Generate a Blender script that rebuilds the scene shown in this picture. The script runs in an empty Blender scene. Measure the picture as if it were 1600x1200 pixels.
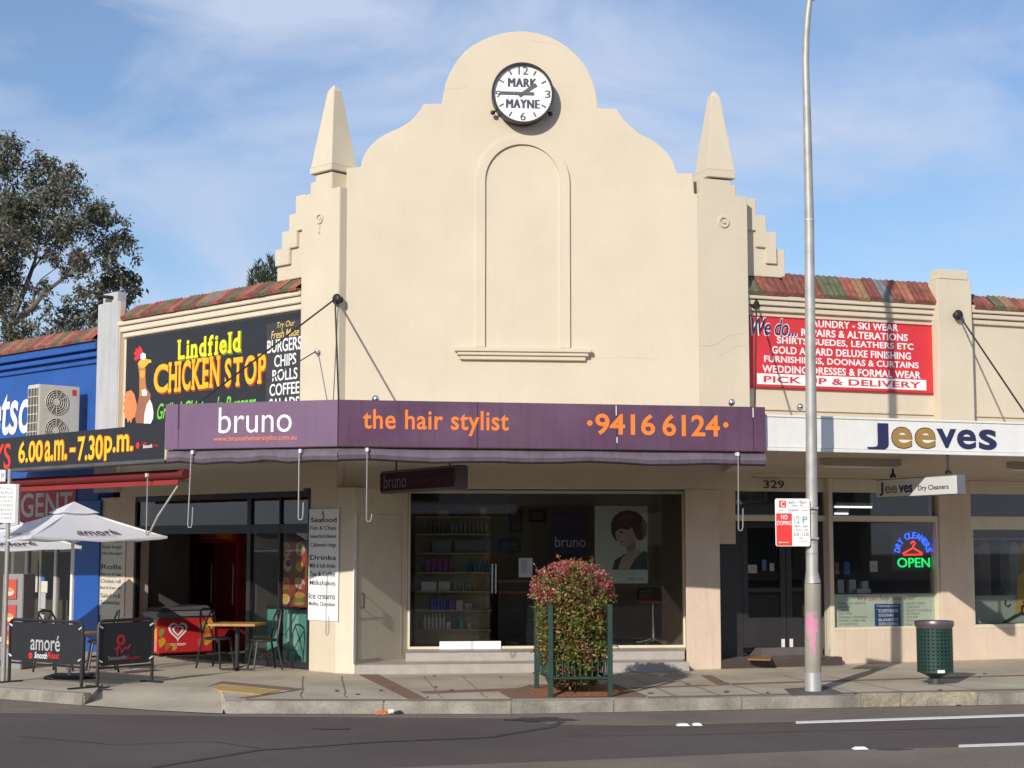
import bpy, bmesh, math, random
from mathutils import Vector, Matrix
random.seed(7)
S = bpy.context.scene
COL = S.collection
R = math.radians
# ------------------------------------------------------------------ camera, sky, sun, exposure
F = 2500.0                       # focal length in photo pixels (1600 wide)
EYE = 1.86                       # eye height above the footpath
PITCH = math.atan(250.0 / F)     # horizon sits 250 px under the picture centre
cd = bpy.data.cameras.new('camera'); cam = bpy.data.objects.new('camera', cd); COL.objects.link(cam)
cam.location = (0, 0, EYE); cam.rotation_euler = (math.pi/2 + PITCH, 0, 0)
cd.sensor_width = 36.0; cd.lens = F/1600*36.0; cd.clip_start = .1; cd.clip_end = 2000
S.camera = cam
SUN_AZ, SUN_EL = 24.3, 24.0      # light travels 24.3 deg right of straight ahead, 24 deg down
sd = Vector((math.sin(R(SUN_AZ))*math.cos(R(SUN_EL)), math.cos(R(SUN_AZ))*math.cos(R(SUN_EL)), -math.sin(R(SUN_EL))))
sl = bpy.data.lights.new('sun', 'SUN'); sun = bpy.data.objects.new('sun', sl); COL.objects.link(sun)
sl.energy = 4.35; sl.angle = R(.5); sl.color = (1, .93, .82)
sun.rotation_euler = sd.to_track_quat('-Z', 'Y').to_euler(); sun.location = (-10, -20, 30)
W = bpy.data.worlds.new('World'); S.world = W; W.use_nodes = True
nt = W.node_tree; N = nt.nodes; L = nt.links
bg = N['Background']; bg.inputs['Strength'].default_value = .125
sky = N.new('ShaderNodeTexSky'); sky.sky_type = 'NISHITA'; sky.sun_disc = False
sky.sun_elevation = R(SUN_EL); sky.sun_rotation = R(180 + SUN_AZ); sky.air_density = 1.0; sky.dust_density = .35; sky.ozone_density = 3.0
tc = N.new('ShaderNodeTexCoord')
mp = N.new('ShaderNodeMapping'); mp.inputs['Rotation'].default_value = (0, R(16), 0); mp.inputs['Scale'].default_value = (3.6, 1.6, 9.0)
L.new(tc.outputs['Generated'], mp.inputs['Vector'])
nz = N.new('ShaderNodeTexNoise'); nz.inputs['Scale'].default_value = 1.35; nz.inputs['Detail'].default_value = 7; nz.inputs['Roughness'].default_value = .52; nz.inputs['Distortion'].default_value = .6
L.new(mp.outputs['Vector'], nz.inputs['Vector'])
rp = N.new('ShaderNodeValToRGB'); rp.color_ramp.elements[0].position = .38; rp.color_ramp.elements[0].color = (.10, .10, .10, 1)
rp.color_ramp.elements[1].position = .63; rp.color_ramp.elements[1].color = (.88, .88, .88, 1)
L.new(nz.outputs['Fac'], rp.inputs['Fac'])
gm = N.new('ShaderNodeMix'); gm.data_type = 'RGBA'; gm.blend_type = 'MULTIPLY'; gm.inputs['Factor'].default_value = 1
L.new(sky.outputs['Color'], gm.inputs['A']); gm.inputs['B'].default_value = (.90, .955, 1.03, 1)
mx = N.new('ShaderNodeMix'); mx.data_type = 'RGBA'
L.new(rp.outputs['Color'], mx.inputs['Factor']); L.new(gm.outputs['Result'], mx.inputs['A'])
mx.inputs['B'].default_value = (4.7, 5.4, 6.9, 1)
L.new(mx.outputs['Result'], bg.inputs['Color'])
S.view_settings.view_transform = 'Standard'; S.view_settings.look = 'None'
S.view_settings.exposure = 0.0; S.view_settings.gamma = 1.0; S.view_settings.use_curve_mapping = False

# ------------------------------------------------------------------ measuring helpers (photo pixels -> real places)
CP, SP = math.cos(PITCH), math.sin(PITCH)
def ray(px, py):
    x = (px - 800)/F; y = (600 - py)/F
    return Vector((x, CP - y*SP, SP + y*CP))
def gp(px, py, z=0.0):
    r = ray(px, py); t = (z - EYE)/r.z
    return (r.x*t, r.y*t)
class Fr:                                   # a vertical wall frame: u along the wall, d inwards, z up
    def __init__(s, x, y, yaw):
        s.x, s.y, s.yaw = x, y, R(yaw)
        s.u = (math.cos(s.yaw), math.sin(s.yaw)); s.n = (-math.sin(s.yaw), math.cos(s.yaw))
    def w(s, u, d, z=0):
        return Vector((s.x + u*s.u[0] + d*s.n[0], s.y + u*s.u[1] + d*s.n[1], z))
    def loc(s, X, Y):
        a, b = X - s.x, Y - s.y
        return (a*s.u[0] + b*s.u[1], a*s.n[0] + b*s.n[1])
    def p(s, px, py, d=0.0):                # pixel on the plane d -> (u, z)
        r = ray(px, py)
        dn = s.x*s.n[0] + s.y*s.n[1] + d
        t = dn/(r.x*s.n[0] + r.y*s.n[1])
        u, _ = s.loc(r.x*t, r.y*t)
        return (u, EYE + r.z*t)
    def pts(s, ps, d=0.0): return [s.p(a, b, d) for a, b in ps]
    def box(s, x0, y0, x1, y1, d=0.0):      # pixel box -> u0,u1,z0,z1
        ym = (y0+y1)/2; xm = (x0+x1)/2
        return (s.p(x0, ym, d)[0], s.p(x1, ym, d)[0], s.p(xm, y1, d)[1], s.p(xm, y0, d)[1])
    def g(s, px, py, z=0.0): return s.loc(*gp(px, py, z))
WORLD = Fr(0, 0, 0)

# ------------------------------------------------------------------ materials
MATS = {}
def mat(name, col, rough=.75, metal=0., var=.10, scale=3., bump=.0, bscale=60., streak=0., spec=.5, emit=0., alt=None, altscale=1.5, altamt=.5, fine=0.):
    if name in MATS: return MATS[name]
    m = bpy.data.materials.new(name); m.use_nodes = True; MATS[name] = m
    n = m.node_tree.nodes; l = m.node_tree.links; b = n['Principled BSDF']
    b.inputs['Roughness'].default_value = rough; b.inputs['Metallic'].default_value = metal
    b.inputs['Specular IOR Level'].default_value = spec
    c = (*col, 1)
    if emit:
        b.inputs['Base Color'].default_value = c; b.inputs['Emission Color'].default_value = c; b.inputs['Emission Strength'].default_value = emit
        return m
    t = n.new('ShaderNodeTexCoord'); cur = None
    def noise(sc, det, vec=None):
        q = n.new('ShaderNodeTexNoise'); q.inputs['Scale'].default_value = sc; q.inputs['Detail'].default_value = det; q.inputs['Roughness'].default_value = .6
        l.new(vec or t.outputs['Object'], q.inputs['Vector']); return q
    def ramp(src, p0, c0, p1, c1):
        r = n.new('ShaderNodeValToRGB'); e = r.color_ramp.elements
        e[0].position = p0; e[0].color = c0; e[1].position = p1; e[1].color = c1
        l.new(src, r.inputs['Fac']); return r
    def mixc(kind, fac, a, bb):
        x = n.new('ShaderNodeMix'); x.data_type = 'RGBA'; x.blend_type = kind
        for s_, v in (('Factor', fac), ('A', a), ('B', bb)):
            if hasattr(v, 'links'): l.new(v, x.inputs[s_])
            else: x.inputs[s_].default_value = v
        return x.outputs['Result']
    cur = c
    if alt:
        q = noise(altscale, 5); r = ramp(q.outputs['Fac'], .42, (0, 0, 0, 1), .62, (altamt,)*3 + (1,))
        cur = mixc('MIX', r.outputs['Color'], cur, (*alt, 1))
    if var:
        q = noise(scale, 6); r = ramp(q.outputs['Fac'], .3, (1-var,)*3 + (1,), .7, (1+var*.6,)*3 + (1,))
        cur = mixc('MULTIPLY', 1., cur, r.outputs['Color'])
    if fine:
        q = noise(bscale*1.5, 3); r = ramp(q.outputs['Fac'], .3, (1-fine,)*3 + (1,), .7, (1+fine,)*3 + (1,))
        cur = mixc('MULTIPLY', 1., cur, r.outputs['Color'])
    if streak:
        mpn = n.new('ShaderNodeMapping'); mpn.inputs['Scale'].default_value = (5, 5, .35); l.new(t.outputs['Object'], mpn.inputs['Vector'])
        q = noise(2.2, 5, mpn.outputs['Vector']); r = ramp(q.outputs['Fac'], .5, (1, 1, 1, 1), .75, (1-streak, 1-streak*1.1, 1-streak*1.25, 1))
        cur = mixc('MULTIPLY', 1., cur, r.outputs['Color'])
    if hasattr(cur, 'links'): l.new(cur, b.inputs['Base Color'])
    else: b.inputs['Base Color'].default_value = cur
    if bump:
        q = noise(bscale, 4); bn = n.new('ShaderNodeBump'); bn.inputs['Strength'].default_value = bump; bn.inputs['Distance'].default_value = .02
        l.new(q.outputs['Fac'], bn.inputs['Height']); l.new(bn.outputs['Normal'], b.inputs['Normal'])
    return m
def glassmat(name, tint=(.86, .88, .86), refl=1.0):
    m = bpy.data.materials.new(name); m.use_nodes = True; MATS[name] = m
    n = m.node_tree.nodes; l = m.node_tree.links; n.remove(n['Principled BSDF'])
    o = n['Material Output']
    tr = n.new('ShaderNodeBsdfTransparent'); tr.inputs['Color'].default_value = (*tint, 1)
    gl = n.new('ShaderNodeBsdfGlossy'); gl.inputs['Roughness'].default_value = .015; gl.inputs['Color'].default_value = (refl,)*3 + (1,)
    fr = n.new('ShaderNodeFresnel'); fr.inputs['IOR'].default_value = 1.7
    mxn = n.new('ShaderNodeMixShader'); ge = n.new('ShaderNodeNewGeometry'); mu = n.new('ShaderNodeMath'); mu.operation = 'SUBTRACT'; mu.use_clamp = True; l.new(fr.outputs['Fac'], mu.inputs[0]); l.new(ge.outputs['Backfacing'], mu.inputs[1]); l.new(mu.outputs[0], mxn.inputs['Fac']); l.new(tr.outputs[0], mxn.inputs[1]); l.new(gl.outputs[0], mxn.inputs[2])
    l.new(mxn.outputs[0], o.inputs['Surface']); return m
def clothmat(name, col, trans=.35):
    m = bpy.data.materials.new(name); m.use_nodes = True; MATS[name] = m
    n = m.node_tree.nodes; l = m.node_tree.links; n.remove(n['Principled BSDF']); o = n['Material Output']
    a = n.new('ShaderNodeBsdfDiffuse'); a.inputs['Color'].default_value = (*col, 1)
    b = n.new('ShaderNodeBsdfTranslucent'); b.inputs['Color'].default_value = (*col, 1)
    mxn = n.new('ShaderNodeMixShader'); mxn.inputs['Fac'].default_value = trans
    l.new(a.outputs[0], mxn.inputs[1]); l.new(b.outputs[0], mxn.inputs[2]); l.new(mxn.outputs[0], o.inputs['Surface']); return m
CREAM = (.63, .552, .428)
m_cream = mat('cream_render', CREAM, .85, var=.05, scale=1.2, bump=.16, bscale=70, streak=.025, alt=(.57, .495, .375), altscale=.7, altamt=.28, fine=.015)
m_creamw = mat('pale_trim', (.68, .60, .47), .8, var=.06, scale=4, streak=.06)
m_creamd = mat('cream_wall_ground', (.66, .53, .41), .85, var=.08, scale=2, bump=.12, bscale=90, streak=.1)
m_white = mat('white_paint', (.78, .77, .74), .55, var=.06, scale=4, streak=.08)
m_clean = mat('white_sheet', (.82, .82, .81), .45, var=.03)
m_black = mat('black_sign', (.022, .022, .026), .45, var=.15, scale=2)
m_dark = mat('dark_frame', (.022, .020, .022), .4, var=.2, scale=3)
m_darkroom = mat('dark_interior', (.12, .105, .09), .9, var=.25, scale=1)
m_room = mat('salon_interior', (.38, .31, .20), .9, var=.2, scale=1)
m_purple = mat('purple_panel', (.118, .052, .103), .36, var=.22, scale=1.1, streak=.2, alt=(.145, .082, .128), altscale=.7, altamt=.6, bump=.35, bscale=1.6)
m_purpled = mat('purple_blind', (.135, .105, .135), .75, var=.25, scale=4, streak=.2)
m_orange = mat('orange_letter', (.85, .22, .035), .5, var=.05)
m_red = mat('red_panel', (.62, .035, .045), .5, var=.08, scale=2, streak=.06)
m_blue = mat('blue_wall', (.022, .095, .36), .55, var=.12, scale=2, streak=.1)
m_grey = mat('grey_steel', (.50, .50, .49), .5, .25, var=.15, scale=5, streak=.15)
m_steel = mat('galvanised', (.36, .35, .34), .5, .4, var=.15, scale=8)
m_chrome = mat('chrome', (.8, .8, .8), .15, 1., var=0)
m_rod = mat('dark_rod', (.03, .026, .024), .5, .3, var=.2)
m_green = mat('green_steel', (.013, .046, .036), .5, .1, var=.2, scale=6)
m_navy = mat('navy_letter', (.025, .025, .09), .5, var=.05)
m_gold = mat('gold_letter', (.36, .21, .055), .5, var=.05)
m_yellow = mat('yellow_letter', (.90, .78, .02), .5, var=.05)
m_amber = mat('amber_letter', (.92, .48, .02), .5, var=.05)
m_lime = mat('lime_letter', (.20, .62, .05), .5, var=.05)
m_ink = mat('ink', (.03, .03, .035), .6, var=0)
m_inkg = mat('grey_ink', (.18, .18, .20), .6, var=0)
m_ppr = mat('paper', (.70, .70, .68), .6, var=.04)
m_wood = mat('table_wood', (.45, .22, .06), .5, var=.3, scale=10)
m_glass = glassmat('shop_glass')
m_teal = mat('teal_panel', (.12, .36, .33), .5, var=.1)
m_terr = [mat('terracotta_tile', (.30, .095, .06), .75, var=.4, scale=9, alt=(.12, .055, .04), altscale=4, altamt=.7), mat('brick_red_tile', (.34, .12, .075), .75, var=.3, scale=9, alt=(.25, .12, .07), altscale=7, altamt=.6),
          mat('green_tile', (.115, .12, .065), .75, var=.35, scale=9), mat('ochre_tile', (.28, .16, .08), .75, var=.3, scale=9), mat('blue_grey_tile', (.17, .18, .18), .6, var=.3, scale=9), mat('dark_red_tile', (.20, .065, .05), .75, var=.3, scale=9)]

# ------------------------------------------------------------------ mesh builder
class MB:
    def __init__(s): s.v = []; s.f = []; s.m = []
    def add(s, vs, fs, mi=0):
        o = len(s.v); s.v += [tuple(v) for v in vs]; s.f += [tuple(i+o for i in f) for f in fs]; s.m += [mi]*len(fs); return s
    def box(s, a0, a1, b0, b1, c0, c1, mi=0):
        vs = [(a0,b0,c0),(a1,b0,c0),(a1,b1,c0),(a0,b1,c0),(a0,b0,c1),(a1,b0,c1),(a1,b1,c1),(a0,b1,c1)]
        return s.add(vs, [(3,2,1,0),(4,5,6,7),(0,1,5,4),(1,2,6,5),(2,3,7,6),(3,0,4,7)], mi)
    def prism(s, poly, d0, d1, mi=0):            # (u,z) outline pushed along d
        n = len(poly); vs = [(u, d0, z) for u, z in poly] + [(u, d1, z) for u, z in poly]
        return s.add(vs, [tuple(range(n)), tuple(range(2*n-1, n-1, -1))] + [(i, i+n, (i+1) % n + n, (i+1) % n) for i in range(n)], mi)
    def slab(s, poly, z0, z1, mi=0):             # (u,d) outline pushed along z
        n = len(poly); vs = [(u, d, z0) for u, d in poly] + [(u, d, z1) for u, d in poly]
        return s.add(vs, [tuple(range(n-1, -1, -1)), tuple(range(n, 2*n))] + [(i, (i+1) % n, (i+1) % n + n, i+n) for i in range(n)], mi)
    def tube(s, pts, rad, n=8, mi=0, cap=True):
        pts = [Vector(p) for p in pts]; rads = rad if isinstance(rad, (list, tuple)) else [rad]*len(pts)
        o = len(s.v); prev = None
        for i, p in enumerate(pts):
            t = (pts[min(i+1, len(pts)-1)] - pts[max(i-1, 0)]).normalized()
            a = prev if prev else (Vector((0, 0, 1)) if abs(t.z) < .9 else Vector((1, 0, 0)))
            x = (a - t*a.dot(t)).normalized(); y = t.cross(x); prev = x
            for k in range(n):
                an = 2*math.pi*k/n; q = p + (x*math.cos(an) + y*math.sin(an))*rads[i]; s.v.append(tuple(q))
        for i in range(len(pts)-1):
            for k in range(n):
                s.f.append((o+i*n+k, o+i*n+(k+1) % n, o+(i+1)*n+(k+1) % n, o+(i+1)*n+k)); s.m.append(mi)
        if cap:
            s.f.append(tuple(o+k for k in range(n-1, -1, -1))); s.m.append(mi)
            e = o+(len(pts)-1)*n; s.f.append(tuple(e+k for k in range(n))); s.m.append(mi)
        return s
    def lathe(s, prof, cx, cy, n=20, mi=0):      # profile (r,z)
        o = len(s.v)
        for r_, z in prof:
            for k in range(n):
                an = 2*math.pi*k/n; s.v.append((cx + r_*math.cos(an), cy + r_*math.sin(an), z))
        for i in range(len(prof)-1):
            for k in range(n):
                s.f.append((o+i*n+k, o+i*n+(k+1) % n, o+(i+1)*n+(k+1) % n, o+(i+1)*n+k)); s.m.append(mi)
        s.f.append(tuple(o+k for k in range(n-1, -1, -1))); s.m.append(mi)
        e = o+(len(prof)-1)*n; s.f.append(tuple(e+k for k in range(n))); s.m.append(mi); return s
    def disc(s, u, z, r_, d0, d1, n=32, mi=0, r2=None):   # round plate facing -d
        return s.prism([(u + r_*math.cos(2*math.pi*k/n), z + r_*math.sin(2*math.pi*k/n)) for k in range(n)], d0, d1, mi)
    def ring(s, u, z, ro, ri, d0, d1, n=40, mi=0, a0=0, a1=2*math.pi):
        pts_o = [(u+ro*math.cos(a0+(a1-a0)*k/n), z+ro*math.sin(a0+(a1-a0)*k/n)) for k in range(n+1)]
        pts_i = [(u+ri*math.cos(a0+(a1-a0)*k/n), z+ri*math.sin(a0+(a1-a0)*k/n)) for k in range(n+1)]
        return s.band(pts_o, pts_i, d0, d1, mi)
    def band(s, A, B, d0, d1, mi=0):             # strip between two open outlines (u,z), pushed along d
        n = len(A); vs = []
        for a, b in zip(A, B): vs += [(a[0], d0, a[1]), (b[0], d0, b[1]), (a[0], d1, a[1]), (b[0], d1, b[1])]
        fs = []
        for i in range(n-1):
            j = 4*i; k = 4*(i+1); fs += [(j, j+1, k+1, k), (j+2, k+2, k+3, j+3), (j, k, k+2, j+2), (j+1, j+3, k+3, k+1)]
        fs += [(0, 2, 3, 1), (4*n-4, 4*n-3, 4*n-1, 4*n-2)]
        return s.add(vs, fs, mi)
    def stroke(s, pts, wd, d0, d1, mi=0):        # flat painted stroke along (u,z) points
        A = []; B = []
        for i, p in enumerate(pts):
            a = pts[max(i-1, 0)]; b = pts[min(i+1, len(pts)-1)]; tx, tz = b[0]-a[0], b[1]-a[1]; ln = math.hypot(tx, tz) or 1
            nx, nz_ = -tz/ln*wd/2, tx/ln*wd/2; A.append((p[0]+nx, p[1]+nz_)); B.append((p[0]-nx, p[1]-nz_))
        return s.band(A, B, d0, d1, mi)
    def sphere(s, c, r_, n=12, mi=0, sx=1, sy=1, sz=1):
        o = len(s.v); rows = n//2
        for i in range(rows+1):
            th = math.pi*i/rows
            for k in range(n):
                an = 2*math.pi*k/n; s.v.append((c[0]+r_*sx*math.sin(th)*math.cos(an), c[1]+r_*sy*math.sin(th)*math.sin(an), c[2]+r_*sz*math.cos(th)))
        for i in range(rows):
            for k in range(n): s.f.append((o+i*n+k, o+(i+1)*n+k, o+(i+1)*n+(k+1) % n, o+i*n+(k+1) % n)); s.m.append(mi)
        return s
    def mesh(s, name, mats, off=(0, 0, 0), bevel=0, smooth=False, clean=True):
        me = bpy.data.meshes.new(name)
        me.from_pydata([(a-off[0], b-off[1], c-off[2]) for a, b, c in s.v], [], s.f)
        for m in (mats if isinstance(mats, (list, tuple)) else [mats]): me.materials.append(m)
        me.polygons.foreach_set('material_index', s.m)
        if clean:
            bm = bmesh.new(); bm.from_mesh(me)
            bmesh.ops.recalc_face_normals(bm, faces=bm.faces)
            big = [f for f in bm.faces if len(f.verts) > 4]
            if bevel:
                bmesh.ops.bevel(bm, geom=[e for e in bm.edges if len(e.link_faces) == 2 and e.calc_face_angle(0) > .5], offset=bevel, segments=2, affect='EDGES', clamp_overlap=True)
                big = [f for f in bm.faces if len(f.verts) > 4]
            if big: bmesh.ops.triangulate(bm, faces=big)
            bm.to_mesh(me); bm.free()
        if smooth:
            for p in me.polygons: p.use_smooth = True
            try: me.set_sharp_from_angle(angle=R(40))
            except Exception: pass
        me.update(); return me
def setp(o, label=None, cat=None, group=None, kind=None):
    if label: o['label'] = label
    if cat: o['category'] = cat
    if group: o['group'] = group
    if kind: o['kind'] = kind
class T:                                          # a thing: Empty at its base + parts
    def __init__(s, fr, u, d, z, name, label, cat, group=None, rot=0.):
        s.fr = fr; s.off = (u, d, z)
        s.e = bpy.data.objects.new(name, None); COL.objects.link(s.e); s.e.empty_display_size = .2
        s.e.location = fr.w(u, d, z); s.e.rotation_euler = (0, 0, fr.yaw + rot); setp(s.e, label, cat, group)
    def part(s, name, mb, mats, parent=None, label=None, **k):
        o = bpy.data.objects.new(name, mb.mesh(name, mats, s.off, **k)); COL.objects.link(o)
        o.parent = parent or s.e
        if label: o['label'] = label
        return o
def one(fr, u, d, z, name, mb, mats, label, cat, group=None, kind=None, **k):   # a thing that is one mesh
    o = bpy.data.objects.new(name, mb.mesh(name, mats, (u, d, z), **k)); COL.objects.link(o)
    o.location = fr.w(u, d, z); o.rotation_euler = (0, 0, fr.yaw); setp(o, label, cat, group, kind); return o
def struct(name, mb, mats, fr=WORLD, **k):
    o = bpy.data.objects.new(name, mb.mesh(name, mats, **k)); COL.objects.link(o)
    o.location = fr.w(0, 0, 0); o.rotation_euler = (0, 0, fr.yaw); o['kind'] = 'structure'; return o
def dup(root, loc, rotz, label=None):
    r_ = root.copy(); COL.objects.link(r_); r_.location = loc; r_.rotation_euler = (0, 0, rotz)
    if label: r_['label'] = label
    for ch in list(root.children):
        c = ch.copy(); COL.objects.link(c); c.parent = r_
        for g in ch.children:
            q = g.copy(); COL.objects.link(q); q.parent = c
    return r_
def txt(mb, s, box, d, thick=.004, bold=0., shear=0., spacing=1., mi=0, slope=0.):   # lettering fitted to u0,u1,z0,z1
    cu = bpy.data.curves.new('t', 'FONT'); cu.body = s; cu.offset = bold*.42; cu.shear = shear; cu.extrude = 1.; cu.resolution_u = 4; cu.space_character = spacing
    ob = bpy.data.objects.new('t', cu); me = bpy.data.meshes.new_from_object(ob)
    vs = [v.co.copy() for v in me.vertices]; fs = [tuple(p.vertices) for p in me.polygons]
    bpy.data.objects.remove(ob); bpy.data.curves.remove(cu); bpy.data.meshes.remove(me)
    if not vs: return mb
    x0 = min(v.x for v in vs); x1 = max(v.x for v in vs); y0 = min(v.y for v in vs); y1 = max(v.y for v in vs)
    u0, u1, z0, z1 = box; out = []
    for v in vs:
        k = (v.x-x0)/(x1-x0)
        out.append((u0+(u1-u0)*k, d - thick if v.z > 0 else d, z0+(z1-z0)*(v.y-y0)/(y1-y0) + slope*(u1-u0)*(k-.5)))
    return mb.add(out, fs, mi)
SERIF = {'L': [(.16, 't')], 'i': [(.5, 'b')], 'n': [(.16, 'b'), (.84, 'b')], 'd': [(.84, 'b')], 'f': [(.42, 'b')], 'l': [(.5, 'b'), (.5, 't')], 'H': [(.12, 't'), (.12, 'b'), (.88, 't'), (.88, 'b')], 'I': [(.5, 't'), (.5, 'b')],
         'K': [(.12, 't'), (.12, 'b'), (.9, 'b'), (.85, 't')], 'E': [(.14, 't'), (.14, 'b')], 'N': [(.12, 't'), (.12, 'b'), (.88, 't')], 'T': [(.5, 'b')], 'P': [(.15, 't'), (.15, 'b')]}
def wtxt(mb, s, box, d, thick=.004, bold=.03, grow=0.):          # slab-serif lettering: plain letters plus bars at their stems
    V = []; Fc = []; x = 0.
    for n_, ch in enumerate(s):
        cu = bpy.data.curves.new('t', 'FONT'); cu.body = ch; cu.offset = bold*.42; cu.extrude = 1.; cu.resolution_u = 4
        ob = bpy.data.objects.new('t', cu); me = bpy.data.meshes.new_from_object(ob); vs = [v.co.copy() for v in me.vertices]; fs = [tuple(p.vertices) for p in me.polygons]
        bpy.data.objects.remove(ob); bpy.data.curves.remove(cu); bpy.data.meshes.remove(me)
        a = min(v.x for v in vs); b = max(v.x for v in vs); lo = min(v.y for v in vs); hi = max(v.y for v in vs); o = len(V)
        V += [(v.x-a+x, v.y, v.z+n_*.02) for v in vs]; Fc += [tuple(i+o for i in f) for f in fs]
        for fx, e in SERIF.get(ch, []):
            xc = x+(b-a)*fx; y0, y1 = (hi-.085, hi+.012) if e == 't' else (lo-.012, lo+.085); w_ = .125; zt_ = 1.5+n_*.02; o = len(V)
            V += [(xc-w_, y0, -1), (xc+w_, y0, -1), (xc+w_, y1, -1), (xc-w_, y1, -1), (xc-w_, y0, zt_), (xc+w_, y0, zt_), (xc+w_, y1, zt_), (xc-w_, y1, zt_)]; Fc += [tuple(i+o for i in f) for f in ((3,2,1,0),(4,5,6,7),(0,1,5,4),(1,2,6,5),(2,3,7,6),(3,0,4,7))]
        x += b-a+.13
    x0 = min(v[0] for v in V); x1 = max(v[0] for v in V); y0 = min(v[1] for v in V); y1 = max(v[1] for v in V); u0, u1, z0, z1 = box
    return mb.add([(u0+(u1-u0)*(v[0]-x0)/(x1-x0), d - (thick*v[2] if v[2] > 0 else 0), z0+(z1-z0)*(v[1]-y0)/(y1-y0)) for v in V], Fc)
def roomshell(mb, u0, u1, d0, d1, z0, z1, t=.06, front=False):   # floor, ceiling, side and back walls as closed slabs
    mb.box(u0-t, u1+t, d1, d1+t, z0-t, z1+t); mb.box(u0-t, u0, d0, d1-.001, z0, z1); mb.box(u1, u1+t, d0, d1-.001, z0, z1)
    mb.box(u0-t, u1+t, d0, d1-.001, z1+.001, z1+t); mb.box(u0-t, u1+t, d0, d1-.001, z0-t, z0-.001); return mb

# ------------------------------------------------------------------ the wall frames (all on their real bearings)
C = Fr(.14, 23.8, 6.0)                         # gabled corner front
def on(fr, px, d=0.): return fr.p(px, 500, d)[0]
cl = C.w(on(C, 539), 0); cr = C.w(on(C, 1090), 0)
nL = (math.sin(R(44)), math.cos(R(44)))
LW = Fr(cl.x - .12*nL[0], cl.y - .12*nL[1], -44.0)   # left street front, plane of its pilaster
RW = Fr(cr.x, cr.y, 20.0)                      # right street front, plane of its pilaster
ADIR = 11.3
ca = Fr(-2.17, 19.9, ADIR); cb = Fr(-2.17, 19.9, -16.8)   # purple awning: centre and left fascias
AL = Fr(-4.62, 21.3, -44.0)                    # black awning fascia on the left street
AR = Fr(3.36, 21.1, 20.0)                      # pale awning fascia on the right street
# ------------------------------------------------------------------ ground
m_asph = mat('asphalt', (.088, .067, .060), .9, var=.16, scale=.5, bump=.8, bscale=55, fine=.3, alt=(.105, .085, .078), altscale=.35, altamt=.6)
m_asphl = mat('asphalt_worn', (.195, .155, .122), .92, var=.16, scale=.8, bump=.8, bscale=55, fine=.28, alt=(.14, .115, .095), altscale=.6, altamt=.6)
m_conc = mat('footpath_concrete', (.47, .41, .32), .9, var=.12, scale=1.1, bump=.2, bscale=80, fine=.08, alt=(.33, .29, .23), altscale=.9, altamt=.7)
m_kerb = mat('kerb_stone', (.32, .295, .25), .9, var=.25, scale=3, bump=.5, bscale=30, fine=.12, alt=(.16, .14, .11), altscale=2.5, altamt=.55)
m_sand = mat('sandstone_kerb', (.33, .285, .21), .95, var=.35, scale=5, bump=.9, bscale=18, fine=.2)
m_brick = mat('brown_paver', (.22, .135, .095), .9, var=.2, scale=8, bump=.3, bscale=50)
m_tact = mat('yellow_tactile', (.47, .31, .10), .85, var=.2, scale=5)
m_mulch = mat('mulch', (.33, .14, .055), 1., var=.4, scale=20, bump=1., bscale=60)
m_stain = mat('pavement', (.11, .095, .085), .95, var=.25, scale=6)
m_line = mat('road_paint', (.72, .71, .68), .6, var=.12, scale=12)
ZR = -.13
mb = MB(); mb.box(-400, 400, -150, 700, ZR-.3, ZR); struct('road', mb, m_asph)
kf = [(-30, 44.5), (-12.6, 26.4), (-8.6, 22.4), gp(0, 1092, ZR), gp(130, 1102, ZR), gp(240, 1110, ZR), gp(347, 1115, ZR), gp(800, 1115.5, ZR), gp(1350, 1105, ZR), gp(1600, 1100.5, ZR), (14, 21.6), (60, 28.6)]
def inset(poly, w_):
    out = []
    for i, p in enumerate(poly):
        a = Vector(poly[max(i-1, 0)]); b = Vector(poly[min(i+1, len(poly)-1)]); t = (b-a).normalized(); n = Vector((-t.y, t.x)); out.append((p[0]+n.x*w_, p[1]+n.y*w_))
    return out
kb = inset(kf, .16)
# footpath sheet behind the kerb, lowered at the kerb ramp
RI = (4, 6)                                     # kerb points between which the kerb is dropped
ramp_back = [gp(160, 1068, 0), gp(345, 1076, 0)]
fp = kb[:5] + [ramp_back[0], ramp_back[1]] + kb[6:] + [(60, 90), (-30, 90)]
mb = MB(); mb.slab(fp, -.28, 0); struct('footpath', mb, m_conc)
rp_front = [gp(130, 1102, ZR+.01), gp(240, 1110, ZR+.01), gp(347, 1115, ZR+.01)]
mb = MB()
q = [(*rp_front[0], ZR+.012), (*rp_front[1], ZR+.012), (*rp_front[2], ZR+.012), (*ramp_back[1], .004), (*ramp_back[0], .004)]
mid = (((rp_front[1][0]*.6+ramp_back[1][0]*.2+ramp_back[0][0]*.2)), (rp_front[1][1]*.6+ramp_back[1][1]*.2+ramp_back[0][1]*.2), ZR+.07)
mb.add(q + [(*kb[4], .003), (*kb[6], .003)], [(0, 1, 4), (1, 3, 4), (1, 2, 3), (0, 4, 5), (2, 6, 3)])
struct('pavement', mb, m_conc, clean=False)
def kerbrun(i0, i1, name, m, zt=.012, frac=None):
    A = kf[i0:i1+1]; B = kb[i0:i1+1]
    mb = MB(); mb.slab(A + B[::-1], ZR-.1, zt); return struct(name, mb, m, bevel=.02)
kerbrun(0, 4, 'kerb', m_kerb)
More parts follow.
